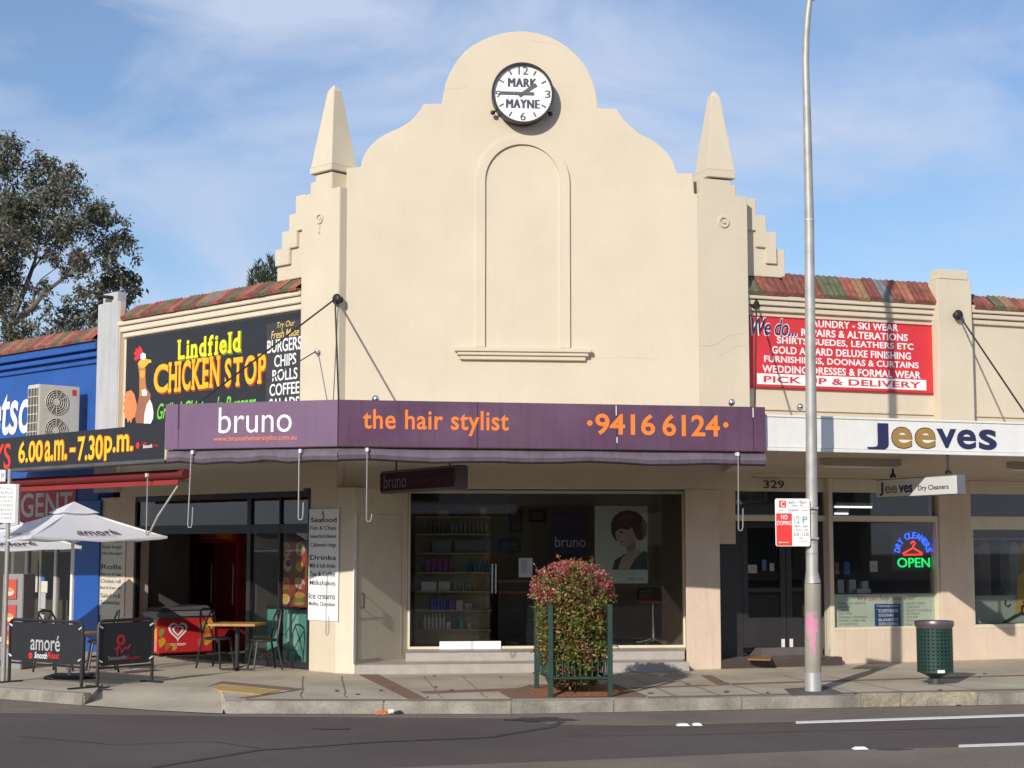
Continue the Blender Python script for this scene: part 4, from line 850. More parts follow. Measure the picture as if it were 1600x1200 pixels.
# menu board on the corner pilaster and on the left pier
def menu(fr, x0, y0, x1, y1, d, lines, name, lab, m_b, scol=None):
    u0, u1, z0, z1 = fr.box(x0, y0, x1, y1, d); t = T(fr, (u0+u1)/2, d, z0, name, lab, 'menu board')
    mb = MB(); mb.box(u0, u1, d-.012, d, z0, z1); b_ = t.part('board', mb, m_b, bevel=.003)
    mb = MB()
    for (s, xa, xb, ya, yb, bold) in lines: txt(mb, s, fr.box(xa, ya, xb, yb, d), d-.0122, .003, bold=bold)
    t.part('lettering', mb, m_ink, b_); return t, b_
t_, b_ = menu(LW, 483, 795, 529.5, 970, -.003, [('Seafood', 487, 527, 808.5, 816, .03), ('Fish & Chips', 486, 526, 822, 829.5, .01), ('Seafood Stick & Battered', 486, 526, 835, 840.5, .005), ('Calamari rings', 486, 526, 848, 856, .005), ('Drinks', 485.5, 526, 867.5, 875, .03), ('Milk & Soft drinks', 485, 525, 880.5, 887, .005), ('Tea & Coffee', 485, 525, 893, 900.5, .01), ('Milkshakes', 485, 525, 907, 914.5, .01), ('Ice creams', 484, 524.5, 926.5, 936, .01), ('Muffins, Chocolates', 484, 524.5, 940.5, 947.5, .005)], 'menu_board', 'narrow white menu board headed Seafood on the corner pilaster', m_clean)
mb = MB(); u, z = LW.p(506, 803); mb.stroke([(u-.03, z-.02), (u, z+.04), (u+.02, z), (u+.02, z-.05)], .02, -.019, -.0155); t_.part('fish_emblem', mb, m_inkg, b_)
menu(LW, 154, 833, 196, 962, .095, [('Fish burger', 161, 192, 842, 848, .005), ('Steak burger', 161, 192, 852, 858.5, .005), ('Hamburger', 161, 192, 862, 868, .005), ('Rolls', 159.5, 190.5, 882, 889.5, .03), ('Bacon & Egg', 159, 190, 895, 900, .005), ('Chicken roll', 159, 189.5, 905, 911, .005), ('Beef & Gravy roll', 158, 189, 916, 922, .005), ('Salad roll', 158.5, 188.5, 927, 934, .005), ('Sandwiches', 158.5, 188, 938, 944.5, .005)], 'menu_board', 'cream menu board headed Rolls beside the blue panel', mat('cream_board', (.62, .57, .48), .6))
# big black signboard
D = .06
sg = T(LW, f.p(330, 640, D)[0], D, f.p(330, 664, D)[1], 'shop_signboard', 'large black signboard lettered Lindfield Chicken Stop with a cartoon rooster', 'sign')
u0 = f.p(196, 600, D)[0]; u1 = uB; z1 = f.p(330, 508.5, D)[1]; z0 = f.p(200, 664, D)[1]
mb = MB(); mb.box(u0, u1, D, .098, z0-.3, z1); sb = sg.part('board', mb, m_black, bevel=.004)
mb = MB(); ux = f.p(416.5, 570, D)[0]; mb.box(ux, u1-.003, D-.006, D-.0005, z0-.25, z1-.12); sb2 = sg.part('side_panel', mb, mat('charcoal_panel', (.045, .043, .048), .5))
def bx(x0, y0, x1, y1): return f.box(x0, y0, x1, y1, D)
def western(words, mats2, nm, shadow, dx=.018, b1=.02, b2=.045):
    for (s, b) in words: pass
    mb = MB(); [wtxt(mb, s, (b[0]-.015+dx, b[1]+.015+dx, b[2]-.02-dx*.6, b[3]+.012-dx*.6), D-.001, .002, bold=b2) for s, b in words]; sg.part('letter_shadow', mb, shadow, sb)
    mb = MB(); [wtxt(mb, s, b, D-.006, .003, bold=b1) for s, b in words]
    # slab serifs: short bars under and over the outer letters
    sg.part('lettering', mb, mats2, sb)
western([('Lindfield', bx(278, 524, 377, 556))], m_yellow, 'l', mat('olive_shadow', (.20, .25, .02), .5, var=0), .012, .065, .09)
b0 = bx(241, 569, 263, 614); b1 = bx(264, 561, 344, 609); b2 = bx(352, 556, 416, 602)
western([('C', b0), ('HICKEN', b1), ('STOP', b2)], m_amber, 'c', mat('fire_shadow', (.45, .05, .01), .5, var=0), .016, .06, .09)
mb = MB(); txt(mb, "Grilled Chicken 'n Burgers", bx(246, 622, 400, 656), D-.001, shear=.35, bold=.02); sg.part('lettering', mb, m_lime, sb)
D2 = D-.006
def bx2(x0, y0, x1, y1): return f.box(x0, y0, x1, y1, D2)
mb = MB(); txt(mb, 'Try Our', bx2(433, 501.5, 461, 513.5), D2-.001, shear=.2, bold=.01); txt(mb, 'Fresh Made', bx2(424, 514.5, 467.5, 527), D2-.001, shear=.2, bold=.01); sg.part('lettering', mb, mat('straw_letter', (.72, .52, .18), .5), sb2)
mb = MB()
for s, a in (('BURGERS', (418, 528.5, 471, 549)), ('CHIPS', (429, 553, 463, 572)), ('ROLLS', (426, 576, 465, 594)), ('COFFEE', (421.5, 598, 468, 617)), ('SALADS', (421, 621, 468, 640))): txt(mb, s, bx2(*a), D2-.001, bold=.03)
sg.part('lettering', mb, m_clean, sb2)
# rooster picture: flat painted shapes
zo = lambda x, y: (180+x/5, 440+y/5)
def rs(name, pts, col, e): mb = MB(); mb.prism(f.pts([zo(*a) for a in pts], D), D-.0015-e, D-.0005-e); sg.part(name, mb, mat('rooster_'+name, col, .5, var=.05), sb)
rs('tail', [(165, 1050), (170, 960), (150, 880), (125, 848), (90, 860), (68, 900), (75, 930), (60, 950), (72, 985), (62, 1010), (75, 1040), (72, 1070), (90, 1065), (100, 1105), (112, 1080), (122, 1108), (135, 1070), (150, 1060)], (.72, .24, .09), .0)
rs('body', [(165, 1105), (155, 1050), (175, 960), (190, 880), (190, 720), (175, 640), (190, 610), (235, 620), (240, 700), (235, 760), (245, 830), (280, 880), (275, 915), (262, 960), (268, 1010), (240, 1108)], (.33, .13, .075), .0012)
rs('neck', [(190, 740), (182, 650), (200, 620), (236, 640), (238, 760), (244, 840), (215, 890), (190, 900)], (.50, .21, .07), .0024)
rs('belly', [(225, 1108), (230, 1030), (248, 960), (272, 920), (290, 960), (300, 1020), (297, 1070), (278, 1110)], (.80, .78, .76), .0024)
rs('wing', [(212, 890), (208, 850), (235, 838), (252, 862), (248, 890), (225, 893)], (.8, .78, .76), .0036)
rs('comb', [(200, 590), (165, 620), (148, 605), (160, 580), (145, 555), (162, 545), (160, 520), (180, 525), (192, 500), (210, 520), (220, 545), (210, 570)], (.65, .03, .04), .0036)
rs('eyes', [(198, 605), (200, 570), (218, 555), (240, 565), (242, 600), (230, 615)], (.85, .84, .82), .0048)
rs('beak', [(180, 640), (200, 615), (240, 605), (280, 610), (288, 630), (262, 640), (240, 665), (215, 680), (195, 668)], (.80, .45, .05), .0060)
rs('wattle', [(195, 700), (215, 690), (238, 700), (232, 740), (215, 762), (198, 740)], (.72, .36, .04), .0060)
# ------------------------------------------------------------------ black awning on the left street with opening hours
ha = T(AL, 0, 0, 2.9, 'black_awning', 'black awning fascia lettered 6.00 a.m. - 7.30 p.m. over the cafe tables', 'awning')
hz0, hz1 = 2.945, 3.465; ul = -9.0
mb = MB(); mb.box(ul, -.0, 0, .06, hz0+.05, hz1); hf = ha.part('fascia', mb, m_black, bevel=.005)
mb = MB(); mb.box(ul, .0, -.012, .075, hz0, hz0+.049); ha.part('lower_trim', mb, mat('trim_dark_metal', (.16, .155, .15), .4, .5, var=.3), bevel=.006)
mb = MB(); mb.box(.001, .05, -.01, .09, hz0+.03, hz1+.02); ha.part('end_cap', mb, mat('cream_cap', (.62, .55, .42), .6, alt=(.4, .2, .05), altscale=6, altamt=.7))
HB = lambda x0, y0, x1, y1: AL.box(x0, y0, x1, y1)
mw = [('6.00', (30, 689, 67, 722)), ('a.m.', (71, 688, 105, 720)), ('-', (110, 700, 118, 706)), ('7.30', (122.5, 681, 161, 719)), ('p.m.', (164, 680, 208, 718))]
mb = MB()
for s, b in mw: q = HB(*b); txt(mb, s, (q[0]-.02, q[1]+.02, q[2]-.012, q[3]+.012), -.001, .003, bold=.07)
ha.part('letter_shadow', mb, mat('orange_edge', (.62, .12, .01), .5, var=0), hf)
mb = MB()
for s, b in mw: txt(mb, s, HB(*b), -.005, .003, bold=.045)
ha.part('lettering', mb, mat('hours_yellow', (.90, .55, .02), .5, var=.05), hf)
mb = MB(); txt(mb, 'OPEN DAYS', (AL.p(-110, 705)[0], AL.p(17, 712)[0], AL.p(10, 733)[1], AL.p(10, 693)[1]), -.001, bold=.03); ha.part('lettering', mb, mat('red_letter', (.75, .05, .02), .5, var=0), hf)
u, z = AL.p(215.5, 696); mb = MB(); mb.disc(u, z, .05, -.004, -.001, 6); txt(mb, 'Coffee', HB(222, 690, 230, 696), -.001, shear=.3); txt(mb, 'Drinks', HB(238, 694, 248, 698), -.001); ha.part('emblem', mb, m_red, hf)
mb = MB(); txt(mb, 'Smooth', HB(224, 694, 238, 700), -.001, bold=.03); ha.part('lettering', mb, m_clean, hf)
mb = MB(); mb.slab([(ul, .07), (.0, .07), (-.2, 2.95), (ul, 2.95)], 3.18, 3.28); ha.part('awning_roof', mb, mat('soffit_grey', (.30, .27, .24), .8))
# red roll-out awning below
ra = T(AL, -.6, .3, 2.6, 'red_rolled_awning', 'red cloth retractable awning rolled up under the black fascia', 'awning')
m_rcl = mat('red_cloth_shaded', (.15, .012, .014), .8, var=.15, scale=4); m_rcl2 = mat('red_valance', (.26, .022, .02), .8, var=.1, scale=4)  # shade under the fascia is put into both reds, less into the valance
D = .25
ru0, ru1 = AL.p(-200, 760, D)[0], AL.p(284, 748, D)[0]; rz1 = AL.p(284, 735, D)[1]; rzm = AL.p(284, 746, D)[1]; rz0 = AL.p(284, 757, D)[1]
mb = MB(); mb.tube([(ru0, D+.07, (rz1+rzm)/2), (ru1, D+.07, (rz1+rzm)/2)], .07, 12); ra.part('roller', mb, m_rcl, smooth=True)
mb = MB(); mb.box(ru0, ru1, D-.05, D+.14, rzm-.055, rzm-.03); ra.part('front_bar', mb, mat('bar_brown', (.10, .07, .05), .6))
mb = MB(); n = 40
for k in range(n+1):
    u = ru0+(ru1-ru0)*k/n; w_ = .012*math.sin(k*1.3); mb.v += [(u, D-.055, rzm-.03), (u, D-.07+w_, rz0), (u, D-.062+w_, rz0), (u, D-.045, rzm-.03)]
for k in range(n):
    for j in range(4): mb.f.append((4*k+j, 4*k+(j+1) % 4, 4*k+4+(j+1) % 4, 4*k+4+j)); mb.m.append(0)
vl = ra.part('valance', mb, m_rcl2, smooth=True)
mb = MB(); mb.tube([AL_ for AL_ in [(AL.p(284, 752, D)[0]-.02, D, rzm-.05), (AL.p(252, 800, D-.05)[0], D-.1, AL.p(252, 806, D)[1]), (AL.p(244, 830, D)[0], D-.1, AL.p(244, 832, D)[1])]], .014, 6); ra.part('folding_arm', mb, m_grey)
hook('awning_hook', AL, 231.5, 742, 836, 'hooked rod hanging over the tip of the white umbrella', .03, .0, d=.1)
# ------------------------------------------------------------------ grey pillar, blue shop next door
gpz1 = f.p(170, 473, 0)[1]
gpl = T(LW, f.p(168, 600, -.15)[0], -.15, 0, 'grey_pillar', 'tall pale grey rendered pillar between the blue shop and the chicken sign', 'pillar')
u0 = f.p(150, 600, 0)[0]; u1 = f.p(184, 600, 0)[0]
mb = MB(); mb.box(u0, u1, .0, .098, 2.75, gpz1); gpl.part('shaft', mb, mat('grey_render', (.46, .46, .47), .85, var=.08, streak=.12), bevel=.01)
mb = MB(); mb.box(u1+.001, u1+.02, .004, .098, 2.75, gpz1-.02); gpl.part('cream_return', mb, m_creamd)
mb = MB(); mb.box(f.p(161, 465, .12)[0], f.p(184, 465, .12)[0], .12, .3, gpz1-.3, f.p(175, 457, .12)[1]); gpl.part('cap_block', mb, MATS['grey_render'], bevel=.01)
mb = MB(); uu_ = f.p(170, 465, .1)[0]; zz_ = f.p(170, 465, .1)[1]; mb.tube([(uu_+.1, .12, zz_-.01), (uu_+.1, .02, zz_-.01), (uu_-.1, -.0, zz_+.02)], .03, 8); gpl.part('spout', mb, m_rod)
bl = T(LW, f.p(150, 700, .1)[0], .1, 0, 'blue_shop_building', 'bright blue painted shop with tiled parapet behind the air conditioner', 'building')
ub0 = -17.0; ub1 = u0-.004; zbt = f.p(148, 530, 0)[1]-.02
mb = MB(); mb.box(ub0, ub1, .1, .4, 2.62, zbt); bl.part('upper_wall', mb, m_blue)
for i, (a, b, pd) in enumerate([(532, 545, -.03), (548, 556, .01), (559, 566, .05)]):
    z1 = f.p(149, a, 0)[1]; z0 = f.p(149, b, 0)[1]; mb = MB(); mb.box(ub0, ub1-.002, pd, .102, z0, z1-.012); bl.part('cornice', mb, m_blue, bevel=.008)
bl.part('tile_coping', tiles(f, ub0, ub1-.003, -.1, zbt+.02, .2, f.p(148, 510, .2)[1]-.03, [0, 1, 2, 1, 0, 5, 2, 1, 0, 1, 2, 0, 5, 1]), m_terr, clean=False)
mb = MB(); txt(mb, 'etso', (f.p(-14, 645, .09)[0], f.p(49, 645, .09)[0], f.p(10, 680, .09)[1], f.p(10, 616, .09)[1]), .092, bold=.035, shear=.12); bl.part('lettering', mb, m_clean)
# ground floor of the blue shop
z85 = 2.05
mb = MB(); mb.box(f.p(116, 900, .05)[0], f.p(154, 900, .05)[0], .05, .3, 0, 2.615); bl.part('blue_panel', mb, mat('blue_panel', (.014, .085, .36), .45, var=.08))
mb = MB(); mb.box(ub0, f.p(116, 900, .05)[0]-.004, .12, .24, 2.3, 2.615); bl.part('fascia', mb, m_dark)
mb = MB()
for px, w_ in ((8, .06), (41, .10), (63, .05), (86.5, .09), (116, .05), (-40, .08), (-90, .08)): u = f.p(px, 920, .15)[0]; mb.box(u-w_/2, u+w_/2, .13, .21, .02, 2.298)
mb.box(ub0, f.p(116, 900, .05)[0]-.03, .135, .20, .021, .12)
fr_ = bl.part('glazing_frame', mb, mat('alu_frame', (.50, .49, .46), .5, .2), bevel=.004)
mb = MB(); mb.box(ub0, f.p(116, 900, .05)[0]-.03, .16, .168, .121, 2.295); bl.part('pane', mb, m_glass, fr_)
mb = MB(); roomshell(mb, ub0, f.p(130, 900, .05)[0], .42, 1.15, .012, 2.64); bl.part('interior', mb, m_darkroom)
mb = MB(); mb.box(ub0, ub1-.1, .41, 3.3, 4.4, 4.5); bl.part('roof', mb, MATS['roof_metal'])
ag = T(LW, f.p(70, 800, .05)[0], .08, 2.28, 'agent_sign', 'red sign lettered AGENT under the black awning', 'sign')
u0, u1, z0, z1 = f.box(0, 766, 118, 813, .08); z0 = 2.28
mb = MB(); mb.box(u0, u1, .08, .118, z0, z1); ab = ag.part('board', mb, mat('agent_red', (.45, .03, .035), .5), bevel=.004)
mb = MB(); txt(mb, 'AGENT', f.box(12, 770, 113, 808, .08), .079, bold=.04); ag.part('lettering', mb, mat('dull_white', (.55, .53, .50), .5), ab)
# papers stuck on the glass door of the blue shop
for px, py, wpx, hpx, col, lab in ((53, 912, 11, 26, (.55, .50, .47), 'white and red notice on the glass door beside the poster rack'), (68, 917, 12, 18, (.62, .60, .50), 'cream notice in the middle of the glass door'), (66, 938, 10, 26, (.40, .43, .45), 'grey notice under the cream one on the glass door'), (64, 966, 9, 12, (.45, .45, .40), 'small pale notice lowest on the glass door'), (67, 903, 5, 9, (.03, .15, .5), 'small blue sticker above the cream notice')):
    u0, u1, z0, z1 = f.box(px-wpx/2, py-hpx/2, px+wpx/2, py+hpx/2, .155); mb = MB(); mb.box(u0, u1, .152, .158, z0, z1); one(f, u0, .155, z0, 'door_notice', mb, mat('notice_%d_%d' % (px, py), col, .6, var=.15, scale=15), lab, 'notice')
# air conditioner on the awning roof
ax, ay = f.p(60, 660, -.9)[0], -.9
acz0 = 3.285; acz1 = f.p(60, 600, -.9)[1]
ac = T(LW, ax, -.9, acz0, 'air_conditioner', 'beige twin fan air conditioner unit on the awning in front of the blue wall', 'air conditioner')
m_ac = mat('ac_beige', (.56, .53, .46), .5, var=.06, streak=.08); WD = .40; DP = .80
mb = MB(); mb.box(ax-WD, ax, -.9, -.9+DP, acz0, acz1); cs = ac.part('casing', mb, m_ac, bevel=.015)
for zc_ in (acz1-.30, acz1-.80):
    if zc_ - .2 < acz0: zc_ = acz0+.21
    cyy = -.9+DP*.42; mb = MB(); o = []
    n = 36; R0 = .215
    ptsf = [(ax+.004, cyy+R0*math.cos(2*math.pi*k/n), zc_+R0*math.sin(2*math.pi*k/n)) for k in range(n)]
    mb.add(ptsf + [(ax+.0008, p[1], p[2]) for p in ptsf], [tuple(range(n))] + [(k, (k+1) % n, n+(k+1) % n, n+k) for k in range(n)]); fo = ac.part('fan_opening', mb, mat('ac_shadow_grey', (.10, .095, .085), .6))
    mb = MB()
    for rr in (.06, .10, .14, .18, .215): mb.tube([(ax+.012, cyy+rr*math.cos(2*math.pi*k/28), zc_+rr*math.sin(2*math.pi*k/28)) for k in range(29)], .006, 4)
    for k in range(12): a = 2*math.pi*k/12; mb.tube([(ax+.012, cyy+.04*math.cos(a), zc_+.04*math.sin(a)), (ax+.012, cyy+.215*math.cos(a), zc_+.215*math.sin(a))], .005, 4)
    mb.add([(ax+.02, cyy+.06*math.cos(2*math.pi*k/16), zc_+.06*math.sin(2*math.pi*k/16)) for k in range(16)], [tuple(range(16))])
    ac.part('fan_grille', mb, m_ac, fo)
mb = MB()
for k in range(9): z = acz0+.06+k*(acz1-acz0-.12)/8; mb.box(ax-WD+.03, ax-.03, -.912, -.9005, z-.008, z+.008)
for k in range(4): u = ax-WD+.05+k*(WD-.1)/3; mb.box(u-.008, u+.008, -.915, -.9125, acz0+.05, acz1-.05)
ac.part('coil_guard', mb, m_ac, cs)
mb = MB(); mb.box(ax-WD+.03, ax-.03, -.9012, -.9003, acz0+.05, acz1-.05); ac.part('coil', mb, MATS['ac_shadow_grey'], cs)
mb = MB(); mb.box(ax+.001, ax+.005, -.9+DP*.80, -.9+DP*.90, acz1-.16, acz1-.06); ac.part('badge', mb, m_red, cs)
# ------------------------------------------------------------------ dry cleaner building on the right street
f = RW
dc = T(RW, .9, .2, 0, 'dry_cleaner_building', 'beige shop building with tiled parapet behind the red laundry signboard', 'building')
DW = .20
uA = U(1171, 480)+.002; uB = U(1467, 560, .05); uC = U(1520, 560, .05); uE = 9.5
ztb = 5.74; zhd = f.p(1300, 747, .2)[1]; zmid = 2.88
mb = MB(); mb.box(uA, uB+.03, DW, DW+.3, zhd, ztb-.02); mb.box(uC-.03, uE, DW, DW+.3, zhd, ztb-.04); dc.part('upper_wall', mb, m_cream)
for i, (a, b, pd) in enumerate([(454, 466.5, .06), (467.5, 475, .10), (476, 484, .145)]):
    z1 = f.p(1173, a, .1)[1]; z0 = f.p(1173, b, .1)[1]
    mb = MB(); mb.box(uA, uB+.02, pd, DW+.002, z0, z1); mb.box(uC-.02, uE, pd, DW+.002, z0-.02, z1-.02); dc.part('cornice', mb, m_cream, bevel=.008)
ta = tiles(f, U(1171, 440), U(1228, 440, .1), .02, 5.735, .3, f.p(1200, 431, .3)[1]-.03, [2, 0, 5, 4]); dc.part('tile_coping', ta, m_terr, clean=False)
ta = tiles(f, U(1228, 440, .1)+.003, U(1467, 455, .02)-.01, .02, 5.745, .3, f.p(1240, 426, .3)[1]-.035, [5, 5, 0, 2, 2, 0, 3, 5, 4, 0, 1, 5, 0, 5, 1, 5, 0]); dc.part('tile_coping', ta, m_terr, clean=False)
ta = tiles(f, U(1524, 455, .02), uE, .02, 5.715, .3, 5.93, [5, 0, 2, 3, 0, 1, 5]); dc.part('tile_coping', ta, m_terr, clean=False)
mb = MB(); z0 = f.p(1490, 650, .0)[1]-.2; mb.box(U(1467, 560), U(1521, 560), -.0, DW+.05, zhd, f.p(1490, 437, 0)[1]); mb.box(U(1467, 430), U(1513, 430), .0, DW+.05, f.p(1490, 437, 0)[1]+.001, f.p(1485, 421, 0)[1]); dc.part('parapet_pillar', mb, m_cream, bevel=.012)
mb = MB(); z0 = f.p(1400, 645, .2)[1]; mb.box(uA, uE, DW-.03, DW-.001, z0-.02, z0+.012); dc.part('string_course', mb, m_creamd)
# ground floor
uL0 = U(1126, 950)+.004; uM0 = U(1297.5, 900, .2); uM1 = U(1304, 900, .2); uP0 = U(1469.5, 900, .2); uP1 = U(1520.5, 900, .2)
zt0 = f.p(1390, 815, .25)[1]; zt1 = f.p(1390, 806, .25)[1]; zt2 = f.p(1390, 770, .25)[1]; zs_ = f.p(1390, 984, .2)[1]
mb = MB(); mb.box(U(1126, 800)+.004, U(1146, 800, .3), .24, .5, f.p(1135, 850, .25)[1], zhd-.001); dc.part('door_jamb', mb, m_creamd)
mb = MB(); mb.box(uM1-.0, uP0, DW, DW+.3, 0, zs_); mb.box(uP0+.001, uP1, DW, DW+.3, 0, zhd-.002); mb.box(uP1+.001, uE, DW, DW+.3, 0, zs_-.01); dc.part('lower_wall', mb, m_creamd, bevel=.01)
mb = MB(); mb.box(uM0, uM1-.002, DW+.01, DW+.2, .0, zhd-.002)
mb.box(uL0+.2, uM0-.002, DW+.11, DW+.2, zt0, zt1); mb.box(uM1, uP0-.002, DW+.02, DW+.18, zt0, zt1); mb.box(uP1+.002, uE, DW+.02, DW+.18, zt0-.12, zt1)
mb.box(uL0+.2, uM0-.002, DW+.11, DW+.2, zt2, zhd-.004); mb.box(uM1, uP0-.002, DW+.02, DW+.18, zt2, zhd-.004); mb.box(uP1+.002, uE, DW+.02, DW+.18, zt2, zhd-.004)
mb.box(uM1, uP0-.002, DW+.005, DW+.2, zs_+.001, zs_+.05); mb.box(uP1+.002, uE, DW+.005, DW+.2, zs_-.009, zs_+.05); mb.box(uP0-.05, uP0-.003, DW+.021, DW+.18, zs_+.051, zt0-.001); mb.box(uP1+.003, uP1+.04, DW+.021, DW+.18, zs_+.051, zt0-.122)
wf = dc.part('window_frame', mb, m_creamw, bevel=.005)
for a, b, z0, z1, d_ in ((uM1, uP0-.05, zs_+.05, zt0, .1), (uP1+.04, uE, zs_+.05, zt0-.12, .1), (uM1, uP0-.003, zt1, zt2, .1), (uP1+.003, uE, zt1, zt2, .1), (uL0+.2, uM0-.003, zt1, zt2, .15)):
    mb = MB(); mb.box(a+.001, b-.001, DW+d_, DW+d_+.008, z0+.001, z1-.001); dc.part('window_pane', mb, m_glass, wf)
# entrance
mb = MB(); mb.box(uL0, uM1+.02, .05, .9, 0, .13); mb.box(U(1187, 1020, .5), uM0-.002, .46, .9, .131, .26); dc.part('entrance_step', mb, mat('dark_step', (.13, .115, .11), .6, var=.2, scale=5), bevel=.006)
mb = MB(); mb.box(uL0, uM1, .04, .049, .0, .128); dc.part('step_riser', mb, mat('riser_dark', (.07, .05, .045), .6))
dd = .62
du0 = U(1160, 900, dd); dum = U(1228, 900, dd); du1 = U(1296, 900, dd); dz0 = .262; dz1 = zt0
m_door = mat('charcoal_door', (.028, .026, .028), .45, var=.2)
mb = MB()
for a, b in ((du0, dum-.004), (dum+.004, du1)):
    mb = MB(); zl = .72; mb.box(a, b, dd, dd+.05, dz0, zl); mb.box(a, a+.10, dd, dd+.05, zl+.001, dz1); mb.box(b-.10, b, dd, dd+.05, zl+.001, dz1); mb.box(a+.101, b-.101, dd, dd+.05, dz1-.1, dz1); zz_ = f.p(1200, 922, dd)[1]; mb.box(a+.101, b-.101, dd+.005, dd+.045, zz_-.03, zz_+.03)
    d_ = dc.part('door', mb, m_door, bevel=.004)
    mb = MB(); mb.box(a+.101, b-.101, dd+.02, dd+.026, zl+.002, dz1-.101); dc.part('pane', mb, m_glass, d_)
    mb = MB(); x = dum + (-.10 if a < dum-.1 else .045); zq_ = f.p(1208, 1015, dd)[1]; mb.box(x, x+.055, dd-.012, dd-.0005, zq_, zq_+.16); dc.part('push_plate', mb, m_white, d_)
mb = MB(); mb.box(uL0+.02, du0-.004, dd-.0, dd+.06, .131, dz1+.3); mb.box(uL0+.02, uM0-.0, dd+.06, dd+.12, zt0+.0, zhd-.02); dc.part('door_surround', mb, m_door)
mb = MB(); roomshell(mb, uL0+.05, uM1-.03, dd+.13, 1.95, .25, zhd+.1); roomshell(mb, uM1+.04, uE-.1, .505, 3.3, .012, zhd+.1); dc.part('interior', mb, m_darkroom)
mb = MB(); mb.slab([(.3, .51), (uE, .51), (uE, 3.4), (.3, 2.2)], 4.4, 4.5); dc.part('roof', mb, MATS['roof_metal'])
mb = MB(); txt(mb, '329', f.box(1193, 750.5, 1225, 763, DW), DW-.001, .006, bold=.03); dc.part('street_number', mb, m_dark)
# paper notices on the doors
for px, py, wpx, hpx, col, lab in ((1175.5, 889, 14, 13, (.40, .30, .28), 'small white and red notice on the left door of the dry cleaner'), (1194, 883, 7, 17, (.07, .10, .22), 'small blue sticker right of the red and white door notice'), (1206, 886, 7, 12, (.3, .3, .32), 'tiny grey notice near the middle of the dark double door')):
    u0, u1, z0, z1 = f.box(px-wpx/2, py-hpx/2, px+wpx/2, py+hpx/2, dd+.016); mb = MB(); mb.box(u0, u1, dd+.012, dd+.018, z0, z1); one(f, u0, dd+.016, z0, 'door_notice', mb, mat('dnotice_%d' % px, col, .6, var=.3, scale=20), lab, 'notice')
mat_b = MB(); q = [f.g(*p, .135) for p in [(1168, 1031), (1178, 1026.5), (1206, 1027), (1204, 1032)]]; mat_b.slab(q, .131, .15); one(f, q[0][0], q[0][1], .131, 'door_mat', mat_b, mat('mat_brown', (.26, .15, .06), .95, var=.3, scale=20), 'small brown mat on the dry cleaner entrance step', 'mat')
# window signage panel
SDp = DW+.125
wp = T(RW, U(1385, 984, SDp), SDp, zs_+.055, 'window_signboard', 'pale green white service list across the bottom of the dry cleaner window', 'sign')
u0, u1, z0, z1 = f.box(1304, 928, 1466, 983, SDp); mb = MB(); mb.box(u0+.003, u1, SDp, SDp+.012, zs_+.052, z1); pb = wp.part('panel', mb, mat('pale_green_panel', (.62, .66, .58), .5))
mb = MB(); m_ = [('SAME DAY SERVICE', 941), ('LAUNDRY', 946.5), ('SHIRTS', 952), ('BAG WASH', 957), ('INVISIBLE MENDING', 962.5), ('FORMAL WEAR HIRE', 968), ('ALTERATIONS', 973.5)]
for i, (s, y) in enumerate(m_): txt(mb, s, f.box(1311, y, 1311+2.6*len(s), y+3.6, SDp), SDp-.0005, .002)
for i, (s, y) in enumerate([('BULKY ITEMS', 941), ('CURTAINS', 946.5), ('PILLOW CLEANING', 952), ('SKI WEAR', 957), ('LEATHER', 962.5), ('SUEDE', 968), ('SILK', 973.5)]): txt(mb, s, f.box(1416, y, 1416+2.6*len(s), y+3.6, SDp), SDp-.0005, .002)
wp.part('lettering', mb, mat('faint_ink', (.22, .24, .22), .6), pb)
mb = MB(); txt(mb, '"We can help you with"', f.box(1337, 931, 1433, 940, SDp), SDp-.0005, .002, shear=.35); wp.part('lettering', mb, mat('script_red', (.45, .10, .10), .6), pb)
u0, u1, z0, z1 = f.box(1366.5, 943.5, 1407, 983, SDp); z0 = zs_+.056
bpn = MB(); bpn.box(u0, u1, SDp-.012, SDp-.001, z0, z1); bp = wp.part('blue_list_panel', bpn, mat('list_blue', (.02, .07, .28), .45), bevel=.006)
mb = MB(); mb.box(u0+.03, u1-.03, SDp-.014, SDp-.0125, z1-.09, z1-.085)
for s, y in (('CURTAINS', 952.5), ('DOONAS', 959), ('BLANKETS', 966), ('SOFA COVERS', 972.5)): txt(mb, s, f.box(1373, y, 1373+min(30, 3.9*len(s)), y+4.5, SDp-.012), SDp-.0125, .002, bold=.03)
txt(mb, 'Professionally cleaned', f.box(1370, 945, 1403, 949, SDp-.012), SDp-.0125, .002); wp.part('lettering', mb, m_clean, bp)
